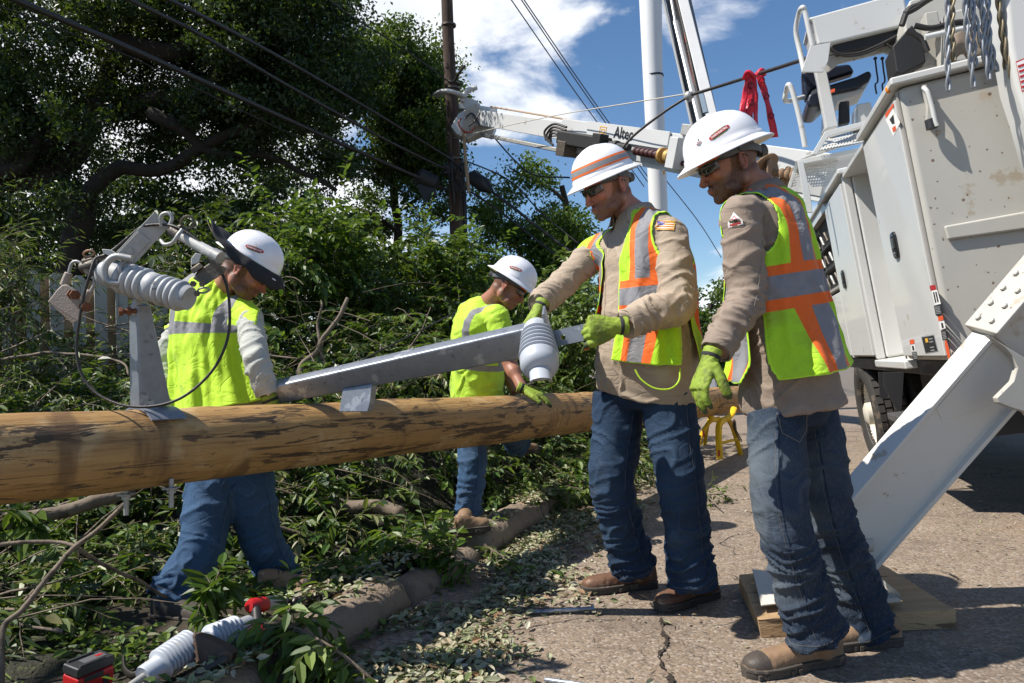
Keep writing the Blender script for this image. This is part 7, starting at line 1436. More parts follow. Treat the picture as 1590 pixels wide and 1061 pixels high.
    for (f_, rr_, an) in ((0.05, 0.19, 0.5), (0.34, 0.15, -0.4)): mb.lathe([(0.02, -0.012), (rr_, -0.008), (rr_, 0.008), (0.02, 0.012)], c + axx * (La * f_) - v_ * 0.0, (axx + v_ * an + u_ * 0.3).normalized(), 28)
    o = mb.build('auger_flight', MA, TR, angle=40); mb = MB(); mb.tube([c - axx * 0.3, e], 0.035, 12)
    for k in range(9): q = c + axx * (La * (0.62 + 0.05 * k)) + (u_ * math.cos(k * 2.1) + v_ * math.sin(k * 2.1)) * 0.06; mb.ell(q, (0.04, 0.03, 0.05), None, 10)
    mb.build('auger_head', MA, TR)
    # jib head gripping the old pole
    Q = lambda x, y, k=0: P(x, y, 15.6 + k)
    mb = MB(); mb.prism([Q(712, 176), Q(726, 168), Q(748, 164), Q(772, 168), Q(770, 196), Q(764, 210), Q(758, 208), Q(748, 206), Q(726, 216), Q(708, 208), Q(700, 196)], Vector((0, 0.35, 0))); mb.build('boom_tip_plate', M_B, TR, bevel=0.02)
    mb = MB(); mb.prism([Q(712, 160), Q(722, 150), Q(740, 156), Q(748, 166), Q(726, 170), Q(712, 168)], Vector((0, 0.3, 0))); mb.tube(spline([Q(716, 158), Q(725, 142), Q(741, 136)], 4), [0.07, .07, .06, .06, .06, .06, .05, .05, .05], 10); mb.tube(spline([Q(678, 148, .3), Q(690, 142, -.2), Q(706, 144, -.2), Q(720, 150)], 4), [(0.10, 0.05)] * 13, 8); mb.build('pole_grabber', mat('boom_white_dirty', (0.45, 0.45, 0.44), 0.5, spots=SPOT), TR, bevel=0.015)
    mb = MB()
    for (x, y, r) in ((733, 178, 0.16), (742, 188, 0.12), (728, 192, 0.13), (738, 170, 0.1), (750, 180, 0.09), (722, 202, 0.09)): mb.cyl(Q(x, y, -0.16), Q(x, y, -0.02), r, 16)
    mb.build('tip_motor', M_GALVL, TR)
    for q in ([(716, 184), (712, 192), (718, 202), (730, 206), (736, 198)], [(722, 184), (732, 176), (738, 186), (728, 196)], [(744, 176), (740, 186), (746, 196)]): mb = MB(); mb.tube(spline([Q(x, y, -0.25) for x, y in q], 5), 0.018, 6); mb.build('tip_hose', mat('red_hose', (0.28, 0.04, 0.02)) if q[0][0] == 716 else M_CABLE, TR)
    mb = MB(); mb.tube([Q(720, 205, -.2), Q(722, 240, -.2), Q(728, 300, -.2)], 0.035, 8); o = mb.build('hanging_winch_rope', mat('tan_rope', (0.30, 0.21, 0.13), 0.9), TR)
    mb = MB(); mb.tube([P(762, 166, 15.3), P(905, 190, 12.6)], 0.02, 6); mb.build('winch_line', mat('tan_rope', (0.30, 0.21, 0.13), 0.9), TR)
boom()
# ---- second machine: the bucket lift's column and arm
def lift():
    t = thing('bucket_lift', 'tall round white lift column with an angled grey arm rising behind the workers', 'aerial lift', P(1036, 640, 13)); c = [P(1010, -60, 13), P(1010, 0, 13), P(1013, 100, 13), P(1019, 240, 13), P(1022, 315, 13), P(1032, 640, 13)]
    MW = mat('column_white', (0.68, 0.69, 0.70), 0.4, var=0.04, vs=1, spots=[((0.35, 0.34, 0.33), 0.72, 6)]); mb = MB(); mb.tube(c, [0.20, 0.195, 0.175, 0.165, 0.162, 0.16], 32); mb.build('column', MW, t)
    mb = MB(); q = P(1014.5, 118, 13); mb.tube([q, P(1014.8, 121, 13)], 0.178, 32); mb.build('column_ring', M_BLACK, t); mb = MB(); mb.box(P(1029, 265, 12.86), (0.07, 0.01, 0.14)); mb.build('column_tag', M_YEL, t)
    mb = MB(); mb.box(P(1032, 640, 13) + Vector((0.3, 0.6, 0.2)), (1.2, 1.6, 0.8)); mb.build('lift_base', MW, t, bevel=0.05)
    # arm of two rails with a ram between
    A, B = P(1040, -30, 11), P(1096, 205, 9.6); ax = (B - A).normalized(); v = (A.lerp(B, .5) - Vector((0, 0, EYE))).normalized(); x = ax.cross(v).normalized(); n = x.cross(ax).normalized(); Lg = (B - A).length; Rm = Matrix((x, ax, n)).transposed(); x = x if x.x > 0 else -x
    for (ox, w_, m) in ((0.115, 0.14, mat('arm_pale', (0.42, 0.43, 0.44), 0.45)), (-0.150, 0.035, mat('arm_grey', (0.20, 0.205, 0.21), 0.5))): mb = MB(); mb.box(A.lerp(B, .5) + x * ox, (w_, Lg, 0.28), Rm); mb.build('arm_rail', m, t, bevel=0.01)
    mb = MB(); mb.prism([P(1020, -60, 11.3), P(1060, -60, 11.3), P(1120, 205, 9.9), P(1078, 205, 9.9)], v * 0.03); mb.build('arm_web', mat('arm_grey', (0.20, 0.205, 0.21), 0.5), t, bevel=0.005)
    mb = MB(); mb.tube([A.lerp(B, .30) - x * 0.06, A.lerp(B, .95) - x * 0.05], 0.055, 16); mb.tube([A.lerp(B, .05) - x * 0.03, A.lerp(B, .30) - x * 0.06], 0.028, 12); mb.build('ram', mat('ram_grey', (0.36, 0.37, 0.38), 0.35, 0.4), t)
    for q, (a, b) in enumerate(((0.0, 0.9), (0.03, 0.8))): mb = MB(); mb.tube(spline([A.lerp(B, a) + x * 0.02, A.lerp(B, .4) + x * 0.03 - n * 0.05, A.lerp(B, b) + x * 0.0], 6), 0.014, 8); mb.build('arm_hose', mat('red_hose', (0.28, 0.04, 0.02)) if q else M_CABLE, t)
    mb = MB(); mb.box(A.lerp(B, .88) + x * 0.05 - n * 0.15, (0.06, 0.35, 0.01), Rm); mb.build('arm_decal', flat('decal_blue_grey', (0.10, 0.16, 0.22)), t)
lift()
# ================================================================ old pole, wires, flagging
M_OLDW = mat('old_creosote_pole', (0.055, 0.032, 0.022), 0.85, var=0.5, vs=3, stretch=(8, 8, 0.5), bump=0.8, bs=14, spots=[((0.14, 0.10, 0.075), 0.58, 2)], bd=0.02)
def old_pole():
    t = thing('old_utility_pole', 'tall dark brown wooden utility pole standing with cables before the trees', 'utility pole', Pz(712, 632, 0)); c = [P(692, -60, 16.5), P(696, 60, 16.5), P(703, 200, 16.5), P(708, 330, 16.5), P(713, 480, 16.5), P(716, 640, 16.5)]
    mb = MB(); mb.tube(c, [0.125, 0.13, 0.14, 0.15, 0.16, 0.165], 24); mb.build('pole_shaft', M_OLDW, t)
    mb = MB(); mb.tube([P(714, 250, 16.7), P(719, 300, 16.7), P(724, 480, 16.8)], 0.075, 12); mb.build('cable_riser', M_DK, t)
    mb = MB(); mb.box(P(697, 264, 16.2), (0.24, 0.2, 0.22)); mb.build('terminal_box', M_DK, t, bevel=0.02)
    mb = MB(); mb.tube(spline([P(706, 126, 16.2), P(714, 112, 16.0), P(722, 102, 15.9)], 4), 0.03, 8); mb.build('wire_stub', M_CABLE, t)
    for y in (38, 128, 136, 262, 246): mb = MB(); mb.tube([P(700 - (y < 50) * 4 + y * .02, y, 16.5), P(700 - (y < 50) * 4 + y * .02, y + 3, 16.5)], 0.165, 16); mb.build('pole_band', M_BRONZE, t)
    mb = MB(); rnd = random.Random(4)
    for k in range(9):
        x, y = 690 + rnd.random() * 28, 250 + rnd.random() * 60; mb = MB(); mb.tube(spline([P(700, 240 + 5 * k, 16.2), P(x + 6, y, 16.1), P(700 + 25 * rnd.random(), 260 + 60 * rnd.random(), 16.1)], 5), 0.022, 6); mb.build('tangled_wire', M_CABLE, t)
old_pole()
def wire(pts, r, label, name='cable', m=None, group='overhead cables', n=10):
    W3 = [P(*p) for p in pts]
    if pts[0][1] < 0: W3 = [W3[0] + (W3[0] - W3[1]).normalized() * 14] + W3        # runs on well past the picture's edge
    mb = MB(); mb.tube(spline(W3, n), r, 8); o = mb.build(name, m or M_CABLE, angle=180); rebase(o, tuple(P(*pts[0]))); return tag(o, label, 'cable', group)
wire([(-70, -40, 7), (200, 75, 9), (400, 165, 11.5), (540, 228, 14), (696, 296, 16.2)], 0.038, 'thickest black cable, lowest of those crossing the dark tree')
wire([(-60, -14, 7.2), (200, 88, 9.2), (400, 184, 11.7), (520, 240, 14), (640, 305, 15.6)], 0.010, 'thin wire sagging just under the thickest black cable')
wire([(140, -30, 8), (300, 48, 9.6), (450, 135, 12), (600, 218, 14.5), (698, 266, 16.2)], 0.028, 'black cable between the lowest and the top one over the dark tree')
wire([(190, -36, 8), (300, 18, 9.6), (450, 98, 12), (600, 186, 14.5), (704, 250, 16.2)], 0.028, 'uppermost black cable crossing the dark tree')
wire([(490, -16, 13), (540, 22, 14), (620, 72, 15), (698, 128, 16.3)], 0.016, 'short wire dropping from the picture top to the old pole')
wire([(712, 262, 16.4), (780, 310, 16), (860, 372, 15.6), (920, 415, 15)], 0.030, 'black cable running down right from the old pole')
wire([(712, 286, 16.4), (770, 324, 16), (850, 386, 15.6), (920, 436, 15)], 0.022, 'second black cable down right of the old pole')
wire([(714, 246, 16.4), (790, 280, 16), (840, 330, 15.6), (900, 380, 15)], 0.016, 'thin wire down right above the two black cables')
for k, ((x0, y0), (x1, y1)) in enumerate((((780, -20), (1000, 290)), ((796, -20), (1018, 300)), ((800, -20), (1024, 300)))): wire([(x0, y0, 26), ((x0 + x1) / 2 - 1, (y0 + y1) / 2 + 2, 30), (x1, y1, 34)], 0.022, ['leftmost straight wire crossing the clouds', 'middle of the straight wires crossing the sky', 'rightmost straight wire crossing the sky'][k], m=mat('far_wire', (0.08, 0.09, 0.11), 0.6))
wire([(1030, 275, 30), (1085, 345, 33), (1120, 400, 36)], 0.02, 'faint wire running down between the two standing men', m=mat('far_wire', (0.08, 0.09, 0.11), 0.6))
wire([(1262, 88, 6.4), (1200, 108, 7.2), (1130, 130, 8.2), (1072, 148, 8.8)], 0.019, 'black line carrying the red flagging toward the truck'); wire([(1072, 148, 8.8), (1030, 175, 9), (985, 210, 9.2), (958, 240, 9.3)], 0.017, 'black line dropping from the knot to behind the striped hat')
wire([(1072, 145, 8.8), (980, 160, 10), (850, 182, 12.5), (705, 214, 15.8)], 0.008, 'thin pale rope stretched from the knot to the boom tip', 'rope', mat('pale_rope', (0.45, 0.42, 0.36), 0.8), group=None)
mb = MB(); mb.ell(P(1070, 149, 8.8), (0.06, 0.05, 0.06), None, 10); mb.tube([P(1070, 150, 8.8), P(1071, 158, 8.8)], 0.02, 8); o = tag(mb.build('wire_connector', M_GALVL), 'small metal connector where the black line meets the pale rope', 'connector'); rebase(o, tuple(P(1070, 149, 8.8)))
wire([(764, 210, 15.6), (800, 250, 15.6), (830, 272, 15.4), (884, 276, 14)], 0.016, 'drooping wire between the boom tip and the striped hat')
wire([(560, 560, 4.6), (640, 520, 5.2), (720, 478, 6.2), (800, 432, 7.5)], 0.006, 'thin wire fallen across the cut branches', group='fallen wires')
# black splice case hanging on the cable
t = thing('splice_case', 'black cable splice case hanging from the cables left of the old pole', 'splice case', P(660, 285, 15.7)); mb = MB(); mb.tube([P(646, 272, 15.7), P(650, 275, 15.7), P(676, 286, 15.8), P(680, 288, 15.8)], [0.08, 0.20, 0.18, 0.08], 16); mb.build('case', M_DK, t); mb = MB(); mb.prism([P(646, 280, 15.6), P(676, 290, 15.7), P(678, 305, 15.7), P(668, 300, 15.6), P(662, 316, 15.6), P(652, 300, 15.6)], Vector((0, 0.05, 0))); mb.build('torn_wrap', M_DK, t)
t = thing('splice_sleeve', 'long black cable sleeve sloping down just right of the old pole', 'splice case', P(740, 285, 16)); mb = MB(); mb.tube([P(728, 272, 16.1), P(733, 275, 16.1), P(752, 288, 15.9), P(764, 298, 15.8)], [0.06, 0.16, 0.16, 0.05], 14); mb.build('sleeve', M_DK, t); mb = MB(); mb.tube([P(727, 271, 16.1), P(730, 273, 16.1)], 0.09, 12); mb.build('end_clamp', M_BRONZE, t)
# red flagging tied on the black line
t = thing('red_flagging', 'bundle of red warning tape tied on the black line', 'warning tape', P(1172, 118, 7.6)); MF = mat('red_tape', (0.55, 0.012, 0.03), 0.35, var=0.25, vs=12, bump=0.4, bs=25, spots=[((0.10, 0.004, 0.01), 0.64, 14)], bd=0.02)
M_DRED = flat('dark_red_print', (0.09, 0.004, 0.012))
for k, (pts, w_) in enumerate((([(1161, 116), (1158, 140), (1153, 170), (1151, 196)], 0.030), ([(1164, 118), (1166, 150), (1163, 180), (1166, 208)], 0.040), ([(1170, 118), (1172, 150), (1173, 185), (1173, 206)], 0.028), ([(1178, 113), (1186, 140), (1195, 175), (1203, 212)], 0.036), ([(1160, 118), (1168, 132), (1172, 150), (1170, 172)], 0.035))):
    S = spline([P(x, y, 7.6 + 0.02 * k) for x, y in pts], 6); mb = MB(); rows = []
    for i, p in enumerate(S): tw = 0.5 * math.sin(i * 0.5 + k); rows.append([p + Vector((math.cos(tw) * w_ * s_, math.sin(tw) * w_ * s_, 0.01 * math.sin(i * 1.3))) for s_ in (-1, -0.35, 0.35, 1)])
    n = 4; mb.add([q for r_ in rows for q in r_], [(i * n + j, i * n + j + 1, (i + 1) * n + j + 1, (i + 1) * n + j) for i in range(len(rows) - 1) for j in range(n - 1)]); o = mb.build('tape_tail', MF, t, angle=180); s_ = o.modifiers.new('s', 'SOLIDIFY'); s_.thickness = 0.006
    if k in (1, 3):
        for i in range(3, len(rows) - 2, 5):
            c = S[i] - Vector((0, 0.012, 0)); m4 = MB(); m4.tube([c + Vector((0.028 * math.cos(q), -0.012, 0.028 * math.sin(q))) for q in [2 * math.pi * j / 12 for j in range(12)]], 0.005, 5, closed=True); m4.build('printed_ring', M_DRED, o)
mb = MB(); mb.tube(spline([P(1156, 122, 7.58), P(1162, 112, 7.5), P(1172, 118, 7.5), P(1182, 109, 7.5), P(1186, 116, 7.58)], 5), [(0.030, 0.022)] * 21, 8); mb.build('knot', MF, t)
# ================================================================ fence, trees, cut branches and litter
def mat_leaf(name, cols, trans=0.35, rough=0.45, spec=0.5, under=None):
    m, nt, b = newmat(name); r = attr_(nt, 'rnd'); cr = N(nt, 'ShaderNodeValToRGB'); L(nt, r, cr.inputs[0]); e = cr.color_ramp.elements
    for i, c in enumerate(cols):
        p = i / (len(cols) - 1)
        if i < 2: e[i].position = p; e[i].color = (*c, 1)
        else: q = e.new(p); q.color = (*c, 1)
    if len(cols) > 2: e[1].position = 1 / (len(cols) - 1)
    c = cr.outputs[0]; L(nt, c, b.inputs['Base Color']); b.inputs['Roughness'].default_value = rough; b.inputs['Specular IOR Level'].default_value = spec
    tr = N(nt, 'ShaderNodeBsdfTranslucent'); c2 = mixc(nt, 0.5, c, (0.20, 0.30, 0.02)); L(nt, c2, tr.inputs[0]); mx = N(nt, 'ShaderNodeMixShader'); mx.inputs[0].default_value = trans
    L(nt, b.outputs[0], mx.inputs[1]); L(nt, tr.outputs[0], mx.inputs[2]); L(nt, mx.outputs[0], nt.nodes['Material Output'].inputs[0]); return m
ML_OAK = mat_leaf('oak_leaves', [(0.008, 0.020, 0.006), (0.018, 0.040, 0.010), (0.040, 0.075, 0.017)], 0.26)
ML_MID = mat_leaf('mid_leaves', [(0.014, 0.034, 0.008), (0.034, 0.072, 0.013), (0.090, 0.140, 0.022)], 0.34)
ML_FRESH = mat_leaf('fresh_leaves', [(0.020, 0.050, 0.010), (0.050, 0.110, 0.014), (0.150, 0.225, 0.026)], 0.38)
ML_BRUSH = mat_leaf('cut_leaves', [(0.014, 0.034, 0.010), (0.036, 0.080, 0.014), (0.085, 0.135, 0.022), (0.15, 0.20, 0.05), (0.19, 0.16, 0.07)], 0.32)
ML_WILT = mat_leaf('wilting_leaves', [(0.035, 0.075, 0.016), (0.075, 0.130, 0.025), (0.18, 0.25, 0.045)], 0.34)
ML_LIT = mat_leaf('fallen_leaves', [(0.10, 0.12, 0.04), (0.34, 0.34, 0.22), (0.12, 0.16, 0.05), (0.40, 0.38, 0.26), (0.20, 0.11, 0.05), (0.48, 0.47, 0.36)], 0.12, 0.6)
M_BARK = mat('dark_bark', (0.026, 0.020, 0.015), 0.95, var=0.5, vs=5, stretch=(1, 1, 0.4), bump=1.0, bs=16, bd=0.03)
M_STICK = mat('cut_branch_bark', (0.155, 0.120, 0.088), 0.85, var=0.45, vs=14, bump=0.7, bs=60, spots=[((0.07, 0.055, 0.04), 0.56, 12)], bd=0.004)
M_CUT = mat('fresh_cut_wood', (0.50, 0.36, 0.20), 0.7, bump=0.3, bs=80)
def unit(a): return a / (np.linalg.norm(a, axis=-1, keepdims=True) + 1e-12)
def leaves(pos, d, n, Ln, Wd, fold=0.18, simple=False, curl=0.0):
    """arrays of leaf places, directions and normals -> vertices and quads"""
    d = unit(d); n = unit(n - d * (n * d).sum(1)[:, None]); s = np.cross(d, n); Ln = np.broadcast_to(Ln, (len(pos),))[:, None]; Wd = np.broadcast_to(Wd, (len(pos),))[:, None]
    if simple:
        V = np.stack([pos, pos + d * Ln * .45 + s * Wd * .5 + n * Wd * fold, pos + d * Ln, pos + d * Ln * .45 - s * Wd * .5 + n * Wd * fold], 1); F = np.arange(len(pos) * 4).reshape(-1, 4)
        return V.reshape(-1, 3), F
    c = n * (-curl) * Ln
    V = np.stack([pos, pos + d * Ln * .28 + s * Wd * .46 + n * Wd * fold + c * 0.1, pos + d * Ln * .66 + s * Wd * .38 + n * Wd * fold * .8 + c * .45, pos + d * Ln + c, pos + d * Ln * .66 - s * Wd * .38 + n * Wd * fold * .8 + c * .45, pos + d * Ln * .28 - s * Wd * .46 + n * Wd * fold + c * .1, pos + d * Ln * .5 + c * .25], 1)
    k = np.arange(len(pos))[:, None] * 7; F = np.concatenate([k + np.array([[0, 6, 2, 1]]), k + np.array([[6, 3, 2, 2]]), k + np.array([[0, 5, 4, 6]]), k + np.array([[6, 4, 3, 3]])], 0)
    # triangles written as quads would be degenerate: lift the midrib instead
    F = np.concatenate([k + np.array([[0, 3, 2, 1]]), k + np.array([[0, 5, 4, 3]])], 0); return V.reshape(-1, 3), F
def cloud(centers, radii, per, rng, sub=14, sig=0.24, flat=0.7):
    out = []
    for c, r in zip(centers, radii):
        k = int(sub); s = unit(rng.normal(size=(k, 3))) * (rng.random((k, 1)) ** 0.4) * r; s[:, 2] *= flat; idx = rng.integers(0, k, per); p = s[idx] + rng.normal(size=(per, 3)) * r * sig * np.array([1, 1, 0.7]); out.append(p + np.array(c))
    return np.concatenate(out)
def foliage(name, parent, centers, radii, per, Ln, Wd, m, seed, sub=14, sig=0.22, kind=None, label=None):
    rng = np.random.default_rng(seed); p = cloud(centers, radii, per, rng, sub, sig); n = len(p); d = rng.normal(size=(n, 3)); d[:, 2] -= 0.35; nn = rng.normal(size=(n, 3)) * 0.8 + np.array([0, 0, 0.9])
    sz = rng.uniform(0.65, 1.3, n); V, F = leaves(p, d, nn, Ln * sz, Wd * sz, simple=True); big = gnoise(p * 0.7)[:]; rn = np.clip(rng.random(n) * 0.75 + big * 0.35 + 0.15, 0, 1)
    o = fast_mesh(name, V, F, m, parent, dict(rnd=np.repeat(rn, 4))); return o
def limb(mb, pts, r0, r1, n=10, seed=0):
    s = spline(pts, 6); k = len(s); V = np.array([tuple(p) for p in s]); L_ = np.linalg.norm(V[-1] - V[0]); off = np.stack([gnoise(V * 1.3 + seed), gnoise(V * 1.3 + 9 + seed), gnoise(V * 1.3 + 17 + seed)], 1) * r0 * 0.7; off[0] = 0; mb.tube([Vector(v) for v in (V + off)], [r0 + (r1 - r0) * i / (k - 1) for i in range(k)], n)
def seg_dist(pts, q):
    return min((Vector(q) - Vector(p)).length for p in pts)
rngT = np.random.default_rng(5)
def region_clusters(n, boxes, rr, rng, test=None):
    C, Rr = [], []
    while len(C) < n:
        x0, x1, y0, y1, d0, d1 = boxes[rng.integers(0, len(boxes))]; x, y, d = rng.uniform(x0, x1), rng.uniform(y0, y1), rng.uniform(d0, d1)
        if test and not test(x, y, d): continue
        C.append(tuple(P(x, y, d))); Rr.append(rng.uniform(*rr))
    return C, Rr
# ---- the great dark oak
def oak():
    t = thing('oak_tree', 'huge dark live oak with heavy crooked limbs filling the upper left of the picture', 'tree', P(-260, 640, 14))
    mb = MB(); Q = lambda pts, d: [P(x, y, d + 0.002 * k * 60) for k, (x, y) in enumerate(pts)]
    limb(mb, Q([(-230, 620), (-190, 480), (-120, 360), (-60, 300), (0, 262)], 14.6), 0.55, 0.32, 14); mb.build('trunk', M_BARK, t)
    for k, (pts, d, r0, r1) in enumerate((([(-20, 268), (60, 228), (150, 172), (230, 150), (330, 140), (440, 96), (540, 60)], 10.6, 0.20, 0.06), ([(-60, 300), (20, 285), (90, 265), (130, 215), (170, 120), (190, 40), (180, -60)], 10.8, 0.19, 0.09), ([(110, 380), (128, 318), (150, 284), (200, 264), (270, 258), (330, 212), (400, 190), (480, 150)], 10.2, 0.13, 0.05), ([(190, 60), (215, 75), (270, 82), (320, 40), (380, 0), (440, -40)], 10.4, 0.16, 0.07), ([(235, 175), (280, 200), (330, 235), (390, 240), (460, 260), (520, 300)], 10.5, 0.09, 0.03), ([(330, 140), (350, 90), (400, 40), (430, 10)], 10.4, 0.07, 0.03), ([(-20, 270), (40, 250), (60, 200), (30, 150), (0, 135)], 10.3, 0.10, 0.05), ([(130, 320), (110, 400), (90, 470), (84, 560)], 10.3, 0.14, 0.18))):
        mb = MB(); limb(mb, Q(pts, d + 3.6), r0 * 1.4, r1 * 1.4, 12, k * 3); mb.build('limb', M_BARK, t)
    # sky shows through round these places
    holes = [(60, 200, 46), (190, 240, 34), (10, 80, 36), (330, 195, 30), (170, 88, 16), (330, 262, 28), (455, 250, 30), (90, 130, 26), (200, 300, 22), (15, 330, 30), (260, 330, 20), (500, 220, 26), (110, 20, 24), (420, 300, 26), (520, 330, 26)]
    def ok(x, y, d):
        if x > 470 and y < 60 + (x - 470) * 0.2 and x > 575: return False
        if x > 560 - max(0, (y - 40)) * 0.18: return False
        return all((x - a) ** 2 + (y - b) ** 2 > (r * 0.62) ** 2 for a, b, r in holes)
    C, Rr = region_clusters(240, [(-170, 560, -70, 400, 13.6, 17.5), (-170, 540, 150, 420, 14.5, 18), (-170, 450, -70, 200, 12.6, 15.5), (200, 560, -60, 180, 14, 17)], (0.55, 1.05), rngT, ok)
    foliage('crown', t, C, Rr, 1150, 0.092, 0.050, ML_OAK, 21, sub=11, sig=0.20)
oak()
def tree(label, trunk, limbs, boxes, n, rr, per, Ln, Wd, m, seed, d, test=None, r0=0.15, name='broadleaf_tree', group='trees beyond the brush', sub=12):
    t = thing(name, label, 'tree', P(trunk[0][0], trunk[0][1], d), group); mb = MB(); limb(mb, [P(x, y, d) for x, y in trunk], r0, r0 * 0.4, 12, seed); mb.build('trunk', M_BARK, t); rng = np.random.default_rng(seed)
    for k, l in enumerate(limbs): mb = MB(); limb(mb, [P(x, y, d - 0.3 + 0.2 * (k % 4)) for x, y in l], r0 * 0.35, r0 * 0.10, 8, seed + k); mb.build('limb', M_BARK, t)
    C, Rr = region_clusters(n, boxes, rr, rng, test); foliage('crown', t, C, Rr, per, Ln, Wd, m, seed + 1, sub=sub); return t
tree('broad leafy tree between the dark oak and the old pole', [(600, 610), (610, 480), (618, 360), (606, 240), (596, 120)], [[(618, 360), (570, 330), (520, 322), (470, 345)], [(612, 300), (650, 250), (672, 200)], [(606, 240), (570, 190), (560, 150)], [(615, 330), (660, 300), (690, 280)], [(604, 180), (640, 130), (655, 100)]],
     [(470, 690, 130, 460, 17.6, 21), (560, 690, 100, 260, 17.6, 20.5), (585, 680, 90, 300, 18, 20), (560, 640, 60, 120, 18, 20)], 92, (0.5, 0.95), 900, 0.108, 0.062, ML_MID, 31, 18.8, r0=0.16, test=lambda x, y, d: (x - 575) ** 2 / 900 + (y - 215) ** 2 / 1600 > 1 and (x - 612) ** 2 + (y - 45) ** 2 > 900 and not (x < 570 and y < 130))
tree('tree with a pale lopped stump, right of the old pole', [(868, 610), (874, 500), (880, 420), (878, 340), (872, 290)], [[(876, 400), (850, 370), (820, 340), (770, 300)], [(876, 380), (900, 350)], [(874, 440), (830, 430), (790, 420)], [(880, 320), (850, 290), (790, 262)]],
     [(735, 910, 320, 560, 17, 20), (720, 850, 260, 420, 17.5, 20), (840, 905, 340, 500, 17, 18.5)], 54, (0.4, 0.85), 620, 0.105, 0.058, ML_FRESH, 41, 18.6, r0=0.17, test=lambda x, y, d: y > 215 + (x - 720) * 0.42 and (x - 800) ** 2 + (y - 395) ** 2 > 700)
mb = MB(); st = P(886, 378, 18.1); mb.cyl(P(878, 392, 18.5), st, 0.14, 16); mb.build('cut_stump_side', M_BARK, bpy.data.objects['broadleaf_tree.001']); mb = MB(); mb.cyl(st, st + (st - P(878, 392, 18.5)).normalized() * 0.01, 0.15, 18); mb.build('cut_face', M_CUT, bpy.data.objects['broadleaf_tree.001'])
tree('small round tree far off, seen between the two standing men', [(1104, 620), (1104, 540), (1102, 470)], [[(1103, 520), (1095, 490)]], [(1075, 1150, 440, 600, 24, 27)], 26, (0.6, 1.0), 420, 0.17, 0.10, ML_MID, 51, 25, r0=0.2)
tree('dark tree trunk and crown hidden low behind the brush, left of the pole', [(820, 600), (815, 480), (800, 380)], [[(812, 450), (790, 420)]], [(690, 830, 420, 600, 21, 24)], 30, (0.6, 1.0), 620, 0.13, 0.08, ML_OAK, 61, 21.5, r0=0.18)
def twigs(p0, d0, Ln, nl, lf, lw, rng, droop=0.5, segs=5):
    """arching twigs: returns leaf arrays and thin stems"""
    n = len(p0); d0 = unit(d0); ts = np.linspace(0, 1, segs + 1); pts = []; d = d0.copy(); p = p0.copy(); pts.append(p.copy()); dirs = [d.copy()]
    for k in range(segs): d = unit(d + np.array([0, 0, -droop / segs]) + rng.normal(size=d.shape) * 0.10); p = p + d * (Ln / segs)[:, None]; pts.append(p.copy()); dirs.append(d.copy())
    pts = np.array(pts); dirs = np.array(dirs); LP, LD, LN = [], [], []
    for k in range(nl):
        t = 0.12 + 0.88 * k / (nl - 1) if nl > 1 else 0.5; f = t * segs; i = min(int(f), segs - 1); fr = f - i; q = pts[i] * (1 - fr) + pts[i + 1] * fr; dd = dirs[min(i + 1, segs)]; side = unit(np.cross(dd, np.array([0, 0, 1.0]) + rng.normal(size=dd.shape) * 0.25)) * (1 if k % 2 else -1)
        if k == nl - 1: side = side * 0.1
        LP.append(q); LD.append(unit(dd * 0.75 + side * 0.9 + rng.normal(size=dd.shape) * 0.22 + np.array([0, 0, -0.25]))); LN.append(np.array([0, 0, 1.0]) + rng.normal(size=dd.shape) * 0.35)
    LP, LD, LN = np.concatenate(LP), np.concatenate(LD), np.concatenate(LN); m_ = len(LP); sz = rng.uniform(0.6, 1.25, m_); V, F = leaves(LP, LD, LN, lf * sz, lw * sz, curl=0.12); 
    # stems: three-sided
    S = []; r = 0.0022
    for k in range(segs + 1):
        u = unit(np.cross(dirs[k], np.array([0.3, 0.2, 1.0]))); v = np.cross(dirs[k], u); rr = r * (1.2 - 0.9 * k / segs)
        for a in range(3): S.append(pts[k] + (u * math.cos(2.094 * a) + v * math.sin(2.094 * a)) * rr)
    S = np.stack(S, 1).reshape(-1, 3); base = np.arange(n)[:, None] * (3 * (segs + 1)); SF = []
    for k in range(segs):
        for a in range(3): SF.append(base + np.array([[k * 3 + a, k * 3 + (a + 1) % 3, (k + 1) * 3 + (a + 1) % 3, (k + 1) * 3 + a]]))
    return V, F, S, np.concatenate(SF, 0), np.repeat(rng.random(m_), 7)
# leafy saplings and the tall heap behind the brush
def shrub_twigs(t, C, Rr, k, Ln, Wd, m, seed):
    rng = np.random.default_rng(seed + 100); p0 = np.concatenate([np.array(c) + unit(rng.normal(size=(k, 3))) * r * rng.random((k, 1)) ** 0.5 * 1.15 for c, r in zip(C, Rr)]); d0 = rng.normal(size=p0.shape); d0[:, 2] = d0[:, 2] * 0.7 + 0.45; n = len(p0); V, F, S, SF, rn = twigs(p0, d0, rng.uniform(0.22, 0.60, n), 14, Ln, Wd, rng, 0.9)
    fast_mesh('leafy_twigs', np.concatenate([V, S]), np.concatenate([F, SF + len(V)]), [m, M_STICK], t, dict(rnd=np.concatenate([rn, np.zeros(len(S))])), mi=np.concatenate([np.zeros(len(F)), np.ones(len(SF))]))
def shrub(label, boxes, n, rr, per, Ln, Wd, m, seed, base, stems, group='green shrubs behind the brush'):
    t = thing('leafy_shrub', label, 'shrub', P(*base), group); rng = np.random.default_rng(seed); C, Rr = region_clusters(n, boxes, rr, rng); shrub_twigs(t, C, Rr, max(8, per // 26), Ln, Wd, m, seed)
    for k, (pts, d) in enumerate(stems): mb = MB(); limb(mb, [P(x, y, d) for x, y in pts], 0.02, 0.006, 7, k); mb.build('stem', M_STICK, t)
